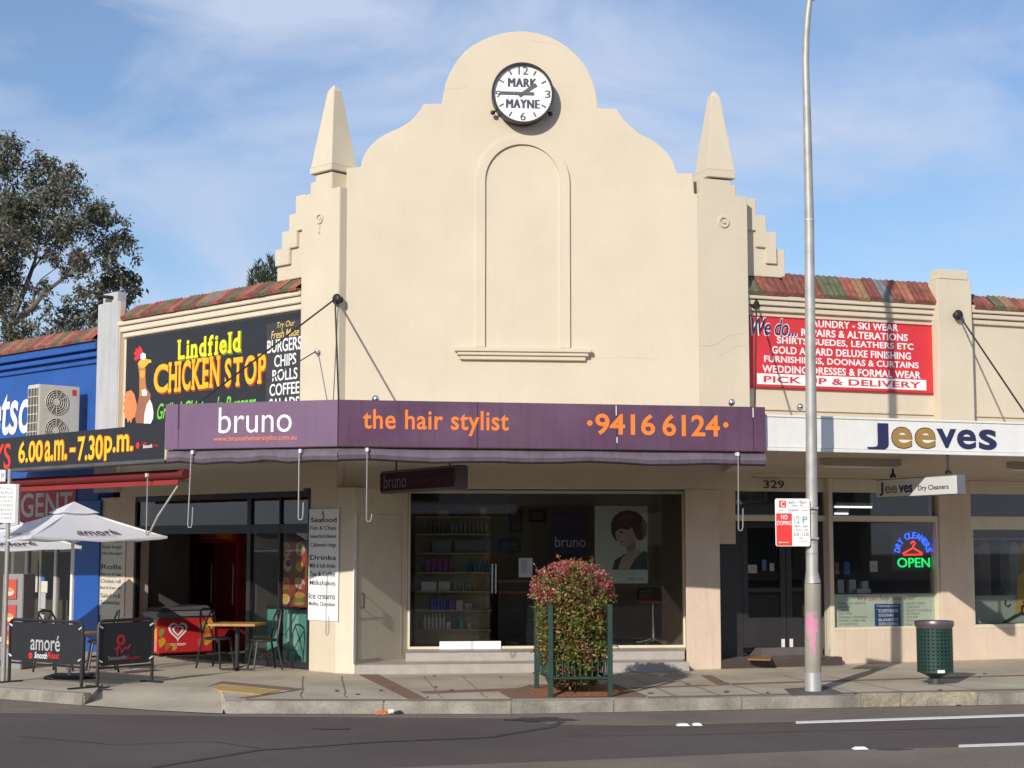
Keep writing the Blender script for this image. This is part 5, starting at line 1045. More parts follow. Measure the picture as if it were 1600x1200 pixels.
# neon sign
ND = DW+.16
m_nb = mat('neon_blue', (.02, .10, 1.0), emit=2.6); m_nr = mat('neon_red', (1.0, .03, .02), emit=1.9); m_ng = mat('neon_green', (.01, .75, .18), emit=1.6)
nn = T(RW, U(1427, 888, ND), ND, f.p(1427, 890, ND)[1], 'neon_sign', 'lit neon sign reading DRY CLEANERS OPEN with a red hanger in the window', 'neon sign')
u0, u1, z0, z1 = f.box(1394, 828, 1460, 892, ND); mb = MB(); mb.box(u0, u1, ND+.02, ND+.03, z0, z1); nn.part('backing', mb, m_black)
mb = MB(); uc, zc = f.p(1426.5, 866, ND); Rr = (f.p(1452.5, 866, ND)[0]-f.p(1400.5, 866, ND)[0])/2*.97
s_ = 'DRY CLEANERS'
for i, ch in enumerate(s_):
    if ch == ' ': continue
    k = i+(0 if i < 3 else -.2); a = R(167 - k*(154/(len(s_)-1.2))); m2 = MB(); h = .10; w_ = .068
    txt(m2, ch, (-w_/2*(.4 if ch == 'I' else 1), w_/2, -h/2, h/2), 0, .012, bold=.02); ca_, sa_ = math.cos(a-math.pi/2), math.sin(a-math.pi/2)
    m2.v = [(uc+Rr*math.cos(a)+x*ca_-z*sa_, y+ND, zc+Rr*math.sin(a)+x*sa_+z*ca_) for x, y, z in m2.v]; mb.add(m2.v, m2.f)
nn.part('blue_lettering', mb, m_nb)
mb = MB(); q = lambda x, y: (f.p(x, y, ND)[0], ND, f.p(x, y, ND)[1])
mb.tube([q(1424, 850), q(1424, 848), q(1426, 846), q(1429, 847), q(1429.5, 850), q(1427, 852.5), q(1426.5, 856), q(1440, 864), q(1441, 866.5), q(1412, 867), q(1411, 865), q(1426.5, 856)], .014, 6); nn.part('red_hanger', mb, m_nr)
mb = MB(); txt(mb, 'OPEN', f.box(1402, 871.5, 1452.5, 886.5, ND), ND, .012, bold=.012); nn.part('green_lettering', mb, m_ng)
# cartons on a ledge inside, hanging clothes, lit tubes inside
LD = .75
lg = T(RW, U(1340, 925, LD), LD, .012, 'window_ledge', 'low dark display ledge inside the dry cleaner window', 'ledge')
zl_ = f.p(1330, 927, LD)[1]
mb = MB(); mb.box(uM1+.06, uP0-.1, LD-.05, LD+.35, zl_-.04, zl_); lg.part('top', mb, m_darkroom); mb = MB(); mb.box(uM1+.06, uP0-.1, LD+.05, LD+.3, .013, zl_-.041); lg.part('base', mb, m_darkroom)
for i, (px, wpx, hpx, lab) in enumerate([(1314, 10, 20, 'white carton at the left end of the window ledge'), (1332.5, 10.5, 20, 'white carton second from the left on the window ledge'), (1352, 10, 18, 'white carton third from the left on the window ledge'), (1350, 21, 6, 'flat white box in front of the third carton on the window ledge')]):
    d_ = LD+(.1 if i < 3 else -.04); u = U(px, 915, d_); w_ = (U(px+wpx/2, 915, d_)-U(px-wpx/2, 915, d_)); h = f.p(px, 926-hpx, d_)[1]-zl_
    mb = MB(); mb.box(u-w_/2, u+w_/2, d_, d_+.1, zl_+.001, zl_+h); one(f, u, d_, zl_+.001, 'carton', mb, m_ppr, lab, 'carton', bevel=.004)
for px, py, wpx, hpx, col, lab in ((1365, 885, 12, 17, (.5, .5, .48), 'pale notice hanging inside the dry cleaner window left of the neon'), (1307.5, 888, 7, 19, (.25, .10, .10), 'red and blue sticker at the left edge of the cleaner window'), (1323, 888, 9, 20, (.04, .10, .35), 'blue sticker near the left edge of the cleaner window')):
    u0, u1, z0, z1 = f.box(px-wpx/2, py-hpx/2, px+wpx/2, py+hpx/2, DW+.12); mb = MB(); mb.box(u0, u1, DW+.115, DW+.121, z0, z1); one(f, u0, DW+.12, z0, 'window_notice', mb, mat('wnotice_%d' % px, col, .6, var=.3, scale=20), lab, 'notice')
m_rail = m_steel
rl = T(RW, U(1580, 850, 1.1), 1.1, 2.0, 'clothes_rail', 'rail of hanging garments behind the right window of the cleaner', 'clothes rail')
zr_ = f.p(1560, 842, 1.1)[1]; mb = MB(); mb.tube([(uP1+.1, 1.1, zr_), (uE-.3, 1.1, zr_)], .015, 6); rl.part('rail', mb, m_rail)
mb = MB(); [mb.tube([(u, 1.1, .013), (u, 1.1, zr_)], .018, 6) for u in (uP1+.12, uE-.32)]; rl.part('upright', mb, m_rail)
gcol = [((.20, .18, .17), 'grey brown coat'), ((.05, .05, .06), 'black coat'), ((.16, .16, .18), 'slate jacket'), ((.30, .30, .33), 'pale grey shirt'), ((.40, .28, .08), 'gold shirt')]
for i, px in enumerate((1537, 1552, 1567, 1582, 1598)):
    u, z = U(px, 900, 1.1), zr_-.03; col, nm = gcol[i]; h = [1.0, .9, .8, .95, .85][i]; w_ = .2
    g = T(RW, u, 1.1, z-h, 'hanging_garment', '%s hanging on the rail behind the right cleaner window' % nm, 'garment', 'garments on the rail')
    mb = MB(); n = 12
    prof = [(.04, 0), (.19, .07), (.21, .14), (.19, .4), (.20, .7), (.22, h)]
    o = len(mb.v)
    for w2, dz in prof:
        for k in range(n): a = 2*math.pi*k/n; mb.v.append((u+w2*math.cos(a)*(1+.08*math.sin(5*a)), 1.1+.07*math.sin(a)+.01*math.sin(6*a), z-dz-.03))
    for r_ in range(len(prof)-1):
        for k in range(n): mb.f.append((r_*n+k, r_*n+(k+1) % n, (r_+1)*n+(k+1) % n, (r_+1)*n+k)); mb.m.append(0)
    g.part('cloth', mb, mat('garment_%d' % i, col, .9, var=.2), smooth=True)
    mb = MB(); mb.tube([(u-.0, 1.1, z+.04), (u+.02, 1.1, z+.02), (u, 1.1, z-.03)], .005, 5); g.part('hook', mb, m_steel)
# gold shirt with a black hanger drawing leaning on the display floor
hg = T(RW, U(1580, 980, .6), .6, zs_, 'display_hanger', 'large black coat hanger shape on pale board at the right window', 'hanger display')
q = lambda x, y, d=.45: (f.p(x, y, d)[0], d, f.p(x, y, d)[1])
u0, u1, z0, z1 = f.box(1524, 930, 1660, 983, .47); mb = MB(); mb.box(u0, u1, .46, .47, zs_+.055, z1); hg.part('backing_board', mb, mat('grey_green_board', (.30, .33, .31), .6))
mb = MB(); P_ = [q(1596, 957), q(1557, 980), q(1640, 981), q(1596, 957), q(1596, 948), q(1602, 944), q(1598, 940)]; mb.tube(P_, .03, 6); hg.part('hanger', mb, m_dark)
mb = MB(); mb.prism(f.pts([(1590, 900), (1600, 890), (1612, 900), (1610, 958), (1588, 960)], .44), .44, .452); hg.part('gold_cloth', mb, mat('gold_cloth', (.40, .26, .05), .8, var=.2))
mb = MB(); mb.tube([q(1572, 938), q(1570, 944), q(1575, 948), q(1579, 944)], .012, 6); hg.part('hook', mb, m_dark)
m_tube = mat('lit_tube', (.9, .95, 1.0), emit=1.6)
for px0, px1, py, dd_, lab in ((1304, 1362, 792.5, 1.2, 'lit fluorescent tube seen through the transom of the cleaner'), (1304, 1325, 803, 1.8, 'shorter glowing tube lower behind the cleaner transom')):
    a, z = f.p(px0, py-.5, dd_); b, _ = f.p(px1, py, dd_); tt = T(RW, (a+b)/2, dd_, z, 'fluorescent_tube', lab, 'light'); mb = MB(); mb.tube([(a, dd_, z), (b, dd_, z)], .016, 8); tt.part('tube', mb, m_tube); mb = MB(); mb.box(a, b, dd_-.04, dd_+.04, z+.03, z+.07); tt.part('batten', mb, m_white)
# ------------------------------------------------------------------ red laundry sign
D = .17
rs_ = T(RW, U(1318, 610, D), D, f.p(1318, 611, D)[1], 'laundry_sign', 'red signboard listing laundry and repair services above the pale awning', 'sign')
u0 = uA+.015; u1 = U(1460, 560, D); z1 = f.p(1318, 500.5, D)[1]; z0 = f.p(1318, 611, D)[1]
mb = MB(); mb.box(u0, u1, D, DW-.001, z0, z1); rb = rs_.part('board', mb, m_red, bevel=.004)
mb = MB(); e = .02
for a, b, c, d_ in ((u0, u1, z0, z0+e), (u0, u1, z1-e, z1), (u0, u0+e, z0+e, z1-e), (u1-e, u1, z0+e, z1-e)): mb.box(a, b, D-.008, D-.0005, c, d_)
rs_.part('frame', mb, mat('dark_red_frame', (.32, .02, .025), .5), rb)
mb = MB()
def rows_(s, x0, x1, yc, h):
    txt(mb, s, (U(x0, yc, D), U(x1, yc, D), f.p((x0+x1)/2, yc+h/2, D)[1], f.p((x0+x1)/2, yc-h/2, D)[1]), D-.001, .004, bold=.05, spacing=1.05)
for s, x0, x1, yc in (('LAUNDRY - SKI WEAR', 1262, 1403, 508.5), ('REPAIRS & ALTERATIONS', 1252, 1418, 523.5), ('SHIRTS, SUEDES, LEATHERS ETC', 1214, 1427, 537.5), ('GOLD AWARD DELUXE FINISHING', 1206, 1423, 551.5), ('FURNISHINGS, DOONAS & CURTAINS', 1194, 1435, 566.5), ('WEDDING DRESSES & FORMAL WEAR', 1191, 1438, 581)): rows_(s, x0, x1, yc, 11.5)
rs_.part('lettering', mb, m_clean, rb)
mb = MB(); u0b = U(1183, 594, D); u1b = U(1447, 601, D); mb.box(u0b, u1b, D-.006, D-.0005, f.p(1315, 605, D)[1], f.p(1315, 588.5, D)[1]); ws = rs_.part('white_strip', mb, m_clean, rb)
mb = MB(); txt(mb, 'PICK UP & DELIVERY', (U(1193, 594, D), U(1438, 600, D), f.p(1315, 602, D)[1], f.p(1315, 592, D)[1]), D-.0065, .003, bold=.05, spacing=1.05); rs_.part('lettering', mb, m_red, rb)
wb = f.box(1174, 498, 1244, 524, D)
mb = MB(); txt(mb, 'We do...', (wb[0]-.02, wb[1]+.02, wb[2]-.02, wb[3]+.02), D-.001, .004, shear=.3, bold=.07); rs_.part('lettering', mb, m_clean, rb)
mb = MB(); txt(mb, 'We do...', wb, D-.006, .004, shear=.3, bold=.02); rs_.part('lettering', mb, m_navy, rb)
# ------------------------------------------------------------------ pale awning with the gold and navy lettering
ja = T(AR, 0, 0, 3.0, 'pale_awning', 'off white footpath awning fascia with navy and gold name over the dry cleaner', 'awning')
jz0, jz1 = 3.085, 3.535; ue = 8.0
mb = MB(); mb.box(-.02, ue, 0, .05, jz0+.05, jz1); jf = ja.part('fascia', mb, m_white, bevel=.004)
mb = MB(); mb.box(-.02, ue, -.02, .06, jz0, jz0+.045); mb.box(-.02, ue, -.015, .06, jz1+.001, jz1+.03); ja.part('edge_trim', mb, m_white, bevel=.004)
JB = lambda x0, y0, x1, y1: AR.box(x0, y0, x1, y1)
letters = [('J', (1354, 661, 1388, 705), 1), ('e', (1393.5, 668, 1424.5, 700), 0), ('e', (1430, 669, 1461, 700), 0), ('v', (1463, 670, 1494, 700), 1), ('e', (1495, 671, 1525, 702), 1), ('s', (1529, 671, 1557, 703), 1)]
# letter body plus a thin darker rim behind
for nm, sel, m_, rim in (('lettering', 1, m_navy, None), ('lettering', 0, m_gold, m_navy)):
    if rim:
        mb = MB()
        for ch, b, k in letters:
            if k == sel: q = JB(*b); txt(mb, ch, (q[0]-.012, q[1]+.012, q[2]-.012, q[3]+.012), -.001, .002, bold=.055)
        ja.part('letter_rim', mb, rim, jf)
    mb = MB()
    for ch, b, k in letters:
        if k == sel: txt(mb, ch, JB(*b), -.004, .003, bold=.055)
    ja.part(nm, mb, m_, jf)
w0 = AR.loc(*RW.w(.46, .15).xy); w1 = (ue, 3.2)
mb = MB(); q = [(-.02, .06, jz0+.08), (ue, .06, jz0+.08), (ue, 3.16, 2.93), (w0[0], w0[1], 2.93)]
mb.add(q + [(a, b, c+.1) for a, b, c in q], [(0, 1, 2, 3), (7, 6, 5, 4), (0, 4, 5, 1), (1, 5, 6, 2), (2, 6, 7, 3), (3, 7, 4, 0)]); ja.part('awning_roof', mb, mat('awning_soffit_pale', (.55, .47, .38), .8, var=.08))
def W3(fr, u, d, z): w = fr.w(u, d); return (*AR.loc(*w.xy), z)
u, z, mb = anchor(RW, 1497.5, 492, -.03, .085); ja.part('anchor_plate', xfm(RW, AR, mb), m_rod, smooth=True); mb = MB(); q = AR.p(1614, 652, .05); mb.tube([W3(RW, u, -.1, z), (q[0], .05, jz1)], .014, 6); ja.part('stay_rod', mb, m_rod)
flood(AR, 1250, 637, 'small silver floodlight on the pale awning beside the street pole')
for px0, px1, y0, y1, lab in ((1283, 1405, 714, 727, 'long fluorescent batten under the pale awning left of the hanging sign'), (1576, 1700, 719, 731, 'fluorescent batten under the pale awning at the right edge')):
    d_ = 1.2; a = AR.p(px0, 720, d_)[0]; b = AR.p(px1, 720, d_)[0]; zz_ = 2.985
    tt = T(AR, (a+b)/2, d_, zz_, 'awning_batten_light', lab, 'light', 'fluorescent battens under the pale awning'); mb = MB(); mb.box(a, b, d_-.06, d_+.06, zz_+.0, zz_+.11); tt.part('casing', mb, mat('batten_beige', (.45, .38, .30), .5), bevel=.006)
    mb = MB(); mb.tube([(a+.05, d_, zz_-.02), (b-.05, d_, zz_-.02)], .018, 8); tt.part('tube', mb, m_clean)
# hanging sign across the footpath
hz0 = 1.86+(850-773)/2500*21.8; hz1 = hz0+.27
h2 = Fr(6.12, 21.8, 110.0); Ln = 2.0
hsn = T(h2, 0, 0, hz0, 'hanging_sign', 'white box sign lettered Dry Cleaners hanging across the footpath under the pale awning', 'sign')
mb = MB(); mb.box(0, Ln, -.065, .065, hz0, hz1); hb = hsn.part('box', mb, mat('grey_box', (.14, .15, .16), .5), bevel=.006)
mb = MB(); mb.box(.015, Ln-.015, .0655, .07, hz0+.012, hz1-.012); mb.box(.015, Ln-.015, -.07, -.0655, hz0+.012, hz1-.012); hsn.part('sign_face', mb, m_ppr)
def flip(mb, a, b): mb.v = [(a+b-x, .0705+(.004 if y < .07 else 0), z) for x, y, z in mb.v]; return mb
mb = MB(); txt(mb, 'J', (.0, .10, hz0+.03, hz1-.04), .0705, bold=.05); txt(mb, 'ves', (.50, .84, hz0+.06, hz1-.10), .0705, bold=.05); mb = flip(mb, 1.03, .87); hsn.part('lettering', mb, m_navy, hb)
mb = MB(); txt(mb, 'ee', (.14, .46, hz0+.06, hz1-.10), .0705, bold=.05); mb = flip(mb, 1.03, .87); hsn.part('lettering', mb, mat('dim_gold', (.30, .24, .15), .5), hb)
mb = MB(); txt(mb, 'Dry Cleaners', (.20, .92, hz0+.06, hz1-.12), .0705, bold=.01); mb = flip(mb, .20, .92); hsn.part('lettering', mb, m_ink, hb)
for u in (.3, Ln-.35):
    mb = MB(); mb.tube([(u, 0, hz1+.06), (u, 0, 3.12)], .018, 6); mb.ring(u, hz1+.02, .06, .035, -.015, .015, 14, a0=0, a1=math.pi); hsn.part('hanger', mb, m_rod)
# ------------------------------------------------------------------ street pole with parking sign
px_, py_ = gp(1270.5, 1080); pf = Fr(px_, py_, 3)
pole = T(pf, 0, 0, 0, 'street_light_pole', 'tall galvanised street light pole with pink spray paint near its base', 'street light')
def pz(py): return EYE + py_*(lambda r: r.z/r.y)(ray(1268, py))
def pxx(px, py): r = ray(px, py); return px_ and (r.x/r.y*py_ - px_)
m_pole = mat('pole_galvanised', (.44, .43, .42), .55, .35, var=.18, scale=5, streak=.2, alt=(.36, .34, .28), altscale=1.4, altamt=.5)
mb = MB(); mb.tube([(0, 0, 0), (0, 0, .24)], .107, 20); pole.part('base_sleeve', mb, mat('bright_galv', (.62, .63, .63), .4, .6, var=.1), smooth=True)
pts = [(1270.3, 1052), (1270, 912), (1269.6, 893)]
mb = MB(); zA, zB = pz(912), pz(893)
mb.tube([(pxx(1270.3, 1050), 0, .241), (pxx(1270, 912), 0, zA)], .104, 20); lower = pole.part('lower_shaft', mb, mat('pole_weathered', (.36, .33, .27), .75, .1, var=.25, scale=4, streak=.2, alt=(.25, .23, .2), altscale=2, altamt=.6), smooth=True)
P_ = [(1270, 911, .104), (1268.8, 892, .078), (1268, 700, .073), (1266.5, 560, .068), (1264.5, 345, .062), (1261, 180, .052), (1258.7, 100, .046), (1259.5, 60, .044), (1262, 25, .042), (1265.5, -5, .040)]
mb = MB(); mb.tube([(pxx(a, b), 0, pz(b)) for a, b, c in P_] + [(.15, -.03, 9.05), (.6, -.1, 9.45), (1.3, -.2, 9.6)], [c for a, b, c in P_] + [.038, .035, .03], 20); pole.part('shaft', mb, m_pole, smooth=True)
mb = MB(); z = pz(344); mb.tube([(pxx(1264.4, 344), 0, z-.012), (pxx(1264.4, 344), 0, z+.012)], .066, 20); pole.part('joint_band', mb, m_grey)
mb = MB()
for y in (801, 847, 865): z = pz(y); mb.tube([(pxx(1268.5, y), 0, z-.008), (pxx(1268.5, y), 0, z+.008)], .082, 20)
pole.part('strap', mb, m_steel)
mb = MB(); mb.sphere((1.55, -.22, 9.6), .3, 12, sx=1.2, sy=.6, sz=.35); pole.part('lantern', mb, m_grey, smooth=True)
# pink spray paint: irregular patches hugging the shaft
mb = MB(); rnd = random.Random(4); x0 = pxx(1270.2, 980)
def patch(a0, a1, z0, z1, n=7):
    rr = .1055; L_ = []; 
    for k in range(n+1):
        z = z0+(z1-z0)*k/n; a_ = a0+rnd.uniform(-.1, .1)+.18*math.sin(k); b_ = a1+rnd.uniform(-.15, .15)+.12*math.sin(k*2)
        L_.append((a_, b_, z))
    o = len(mb.v)
    for a_, b_, z in L_:
        for j in range(6): t = a_+(b_-a_)*j/5; mb.v.append((x0+rr*math.cos(t), rr*math.sin(t), z))
    for k in range(n):
        for j in range(5): mb.f.append((o+k*6+j, o+k*6+j+1, o+(k+1)*6+j+1, o+(k+1)*6+j)); mb.m.append(0)
zz = lambda y: 1.86+(850-y)/2500*20.55
patch(-2.6, -1.45, zz(1022), zz(955)); patch(-2.3, -1.2, zz(985), zz(965), 4); patch(-2.5, -2.0, zz(1035), zz(1022), 4)
pole.part('pink_spray_paint', mb, mat('pink_spray', (.62, .22, .36), .8, alt=(.42, .30, .27), altscale=14, altamt=.8), clean=False, smooth=True)
# parking sign on the pole
sf_ = Fr(3.75, 20.48, 2.5)
BX = lambda x0, y0, x1, y1: sf_.box(x0, y0, x1, y1)
u0, u1, z0, z1 = BX(1211.5, 779, 1265.5, 853.5)
pk = T(sf_, (u0+u1)/2, 0, z0, 'parking_sign', 'white and red NO STOPPING parking sign plate strapped to the street pole', 'sign')
def rrect(u0, u1, z0, z1, r_, n=5):
    o = []
    for (cx_, cz_, a0) in ((u1-r_, z1-r_, 0), (u0+r_, z1-r_, 90), (u0+r_, z0+r_, 180), (u1-r_, z0+r_, 270)):
        for k in range(n+1): a = R(a0+90*k/n); o.append((cx_+r_*math.cos(a), cz_+r_*math.sin(a)))
    return o
mb = MB(); mb.prism(rrect(u0, u1, z0, z1, .025), -.0, .01); pl_ = pk.part('plate', mb, m_clean)
mb = MB(); r0 = BX(1213, 802, 1237.5, 852.5); mb.prism(rrect(*r0, .012), -.003, -.0005); mb.prism(rrect(*BX(1217, 782, 1228, 793), .012), -.003, -.0005); pk.part('red_panel', mb, mat('sign_red', (.72, .045, .04), .4, var=.02), pl_)
mb = MB(); txt(mb, 'NO', BX(1220.5, 804.5, 1230.5, 811.5), -.0035, .002, bold=.04); txt(mb, 'STOPPING', BX(1214, 814, 1236.5, 820.5), -.0035, .002, bold=.03); txt(mb, 'C', BX(1219.5, 783.5, 1226, 791.5), -.0035, .002, bold=.05)
def arrow(x0, x1, y, h, d=-.0035):
    a = sf_.p(x0, y); b = sf_.p(x1, y); hh = h; s = 1 if b[0] > a[0] else -1
    mb.prism([(a[0], a[1]-hh*.25), (b[0]-s*hh*1.2, b[1]-hh*.25), (b[0]-s*hh*1.2, b[1]-hh), (b[0], b[1]), (b[0]-s*hh*1.2, b[1]+hh), (b[0]-s*hh*1.2, b[1]+hh*.25), (a[0], a[1]+hh*.25)], d-.002, d)
arrow(1232, 1216.5, 847.5, .014); pk.part('lettering', mb, m_clean, pl_)
mb = MB(); txt(mb, '6am - 10am', BX(1232, 782, 1259.5, 787), -.0005, .002); txt(mb, 'MON - FRI', BX(1238, 788.5, 1254, 791.5), -.0005, .002); txt(mb, 'CLEARWAY', BX(1231, 795.8, 1249, 799), -.0005, .002); arrow(1224, 1217, 797.5, .012, -.0005); arrow(1253, 1261, 797.5, .012, -.0005)
txt(mb, '10am - 6pm', BX(1241, 820, 1263, 825), -.0005, .002); txt(mb, 'MON - FRI', BX(1241.5, 827, 1263, 829.5), -.0005, .002); txt(mb, '8.30 - 12.30', BX(1240.5, 832, 1263.5, 837.5), -.0005, .002); txt(mb, 'SAT', BX(1249, 839.5, 1255, 842), -.0005, .002); arrow(1247, 1260.5, 845.5, .008, -.0005); pk.part('lettering', mb, mat('sign_ink', (.10, .10, .11), .5), pl_)
mb = MB(); txt(mb, 'P', BX(1254, 807, 1261.5, 817), -.0005, .002, bold=.01); txt(mb, '1/2', BX(1240.5, 806, 1249, 818), -.0005, .002); pk.part('lettering', mb, mat('sign_green', (.05, .30, .22), .5), pl_)
mb = MB(); ub = sf_.loc(px_, py_)[0]
for zq_ in (z0+.1, z1-.12): mb.box(ub-.085, ub+.085, .011, .03, zq_-.012, zq_+.012)
pk.part('bracket', mb, m_steel)
# ------------------------------------------------------------------ litter bin
bx0, by0 = gp(1462, 1069); bf = Fr(bx0, by0, 8); bz = lambda y: 1.86+(850-y)/2500*by0*1.0
rb_ = (1488.5-1434.5)/2/2500*by0; rt = (1492.5-1432.5)/2/2500*by0
bn = T(bf, 0, 0, 0, 'litter_bin', 'round green slatted street litter bin on a short post', 'bin')
zb0, zb1 = bz(1046), bz(976)
mb = MB(); mb.tube([(0, 0, .0), (0, 0, bz(1050))], .055, 14); mb.tube([(0, 0, 0), (0, 0, .015)], .10, 14); bn.part('post', mb, MATS['green_steel'] if False else mat('bin_post', (.06, .07, .065), .6), smooth=True)
mb = MB(); mb.lathe([(.06, bz(1056)), (rb_*.55, bz(1051)), (rb_*1.0, zb0), (rb_*1.0, zb0+.02)], 0, 0, 28); bn.part('base_cone', mb, m_green, smooth=True)
mb = MB(); n = 26
for k in range(n):
    a = 2*math.pi*k/n; c_, s_ = math.cos(a), math.sin(a); w_ = .018
    q = [(rb_*c_-w_*s_*sg, rb_*s_+w_*c_*sg) for sg in (-1, 1)]; q2 = [((rb_-.008)*c_-w_*s_*sg, (rb_-.008)*s_+w_*c_*sg) for sg in (1, -1)]; mb.slab(q+q2, zb0, zb1)
for j in range(13):
    z = zb0+.01+(zb1-zb0-.02)*j/12
    o = len(mb.v); m_n = 36
    for k in range(m_n):
        a = 2*math.pi*k/m_n
        for rr, zz_ in ((rb_+.003, z-.014), (rb_+.003, z+.014), (rb_-.006, z+.014), (rb_-.006, z-.014)): mb.v.append((rr*math.cos(a), rr*math.sin(a), zz_))
    for k in range(m_n):
        for i in range(4): mb.f.append((o+4*k+i, o+4*k+(i+1) % 4, o+4*((k+1) % m_n)+(i+1) % 4, o+4*((k+1) % m_n)+i)); mb.m.append(0)
bn.part('perforated_shell', mb, m_green)
mb = MB(); mb.lathe([(rb_*.86, zb0+.01), (rb_*.86, zb1-.02)], 0, 0, 24); bn.part('liner', mb, mat('bin_liner', (.012, .03, .024), .6), smooth=True)
mb = MB(); 
prof = [(rt*.80, bz(968)), (rt*.97, bz(968)), (rt*1.0, bz(971)), (rt*.99, bz(975)), (rt*.90, bz(979.5)), (rt*.80, bz(979.5))]
m_n = 36
for k in range(m_n):
    a = 2*math.pi*k/m_n
    for rr, zz_ in prof: mb.v.append((rr*math.cos(a), rr*math.sin(a), zz_))
K = len(prof)
for k in range(m_n):
    for i in range(K): mb.f.append((K*k+i, K*k+(i+1) % K, K*((k+1) % m_n)+(i+1) % K, K*((k+1) % m_n)+i)); mb.m.append(0)
bn.part('lid_ring', mb, mat('bin_lid', (.16, .13, .14), .35, .5), smooth=True)
mb = MB(); mb.box(-.07, .03, -rb_-.012, -rb_+.0, zb0+.0, zb0+.04); bn.part('sticker', mb, m_ppr)
# ------------------------------------------------------------------ planted steel tree guard with the flowering bush
A = gp(860.5, 1090); B = gp(954, 1090); Cc = gp(838.5, 1077.5); gy = math.degrees(math.atan2(B[1]-A[1], B[0]-A[0])); tf = Fr(A[0], A[1], gy+3.0)
gw = math.hypot(B[0]-A[0], B[1]-A[1]); gd = tf.loc(*Cc)[1]; gu = tf.loc(*Cc)[0]
HZ = lambda y, Y=A[1]: 1.86+(850-y)/2500*Y
tg = T(tf, gw/2, gd/2, 0, 'plant_guard', 'square dark green steel plant guard around the flowering bush', 'plant guard')
zt_ = HZ(943); zr0 = HZ(1056); cor = [(0, 0), (gw, 0), (gw+gu, gd), (gu, gd)]
for u, d in cor:
    mb = MB(); mb.box(u-.03, u+.03, d-.03, d+.03, -.01, zt_); tg.part('post', mb, m_green, bevel=.005)
for i in range(4):
    a = cor[i]; b = cor[(i+1) % 4]; mb = MB()
    for z in ((zr0, zt_-.08) if i else (zr0,)): mb.tube([(a[0], a[1], z), (b[0], b[1], z)], .02, 6)
    tg.part('rail', mb, m_green); mb = MB(); n = 9
    for k in range(1, n+1):
        q = lerp(a, b, k/(n+1))
        mb.tube([(q[0], q[1], zr0), (q[0], q[1], zr0+.22 if i in (0, 1, 2) else zt_-.08)], .009, 5)
        if i: mb.tube([(q[0], q[1], zt_-.25), (q[0], q[1], zt_-.08)], .009, 5)
    tg.part('bars', mb, m_green)
def leafmesh(mb, pts, size, nm, rnd, droop=0, asp=.45):
    for (p, mi, sc) in pts:
        a = rnd.uniform(0, 2*math.pi); t = rnd.uniform(-1, 1); s_ = math.sqrt(max(0, 1-t*t)); dirv = Vector((s_*math.cos(a), s_*math.sin(a), t-droop)).normalized()
        b = Vector((rnd.gauss(0, 1), rnd.gauss(0, 1), rnd.gauss(0, 1))); sd_ = dirv.cross(b).normalized(); l = size*sc*rnd.uniform(.55, 1.5); w_ = l*asp
        p = Vector(p); o = len(mb.v); mb.v += [tuple(p), tuple(p+dirv*l*.5+sd_*w_*.5), tuple(p+dirv*l), tuple(p+dirv*l*.5-sd_*w_*.5)]; mb.f.append((o, o+1, o+2, o+3)); mb.m.append(mi)
def leafmat(name, col, tr=.3, var=.3):
    m = bpy.data.materials.new(name); m.use_nodes = True; MATS[name] = m; n = m.node_tree.nodes; l = m.node_tree.links; b = n['Principled BSDF']; o = n['Material Output']
    b.inputs['Roughness'].default_value = .5; t = n.new('ShaderNodeTexCoord'); q = n.new('ShaderNodeTexNoise'); q.inputs['Scale'].default_value = 9; l.new(t.outputs['Object'], q.inputs['Vector'])
    r = n.new('ShaderNodeValToRGB'); r.color_ramp.elements[0].position = .3; r.color_ramp.elements[1].position = .7
    r.color_ramp.elements[0].color = (*[c*(1-var) for c in col], 1); r.color_ramp.elements[1].color = (*[c*(1+var) for c in col], 1); l.new(q.outputs['Fac'], r.inputs['Fac']); l.new(r.outputs['Color'], b.inputs['Base Color'])
    tl = n.new('ShaderNodeBsdfTranslucent'); l.new(r.outputs['Color'], tl.inputs['Color']); mxn = n.new('ShaderNodeMixShader'); mxn.inputs['Fac'].default_value = tr; l.new(b.outputs[0], mxn.inputs[1]); l.new(tl.outputs[0], mxn.inputs[2]); l.new(mxn.outputs[0], o.inputs['Surface']); return m
bu = T(tf, gw/2, gd/2, 0, 'flowering_bush', 'dense bush with pink red and green leaves growing out of the steel guard', 'bush')
rnd = random.Random(11); bc = ((gw+gu)/2, gd/2); mb = MB(); pts = []; fl = []
zb0_ = HZ(1066); ztop = HZ(880, A[1]+.4); zcr = HZ(935)
def clump_noise(x, y, z): return math.sin(x*9+1.3*z*7)+math.sin(y*8-z*6+2)+math.sin(z*11+x*5)
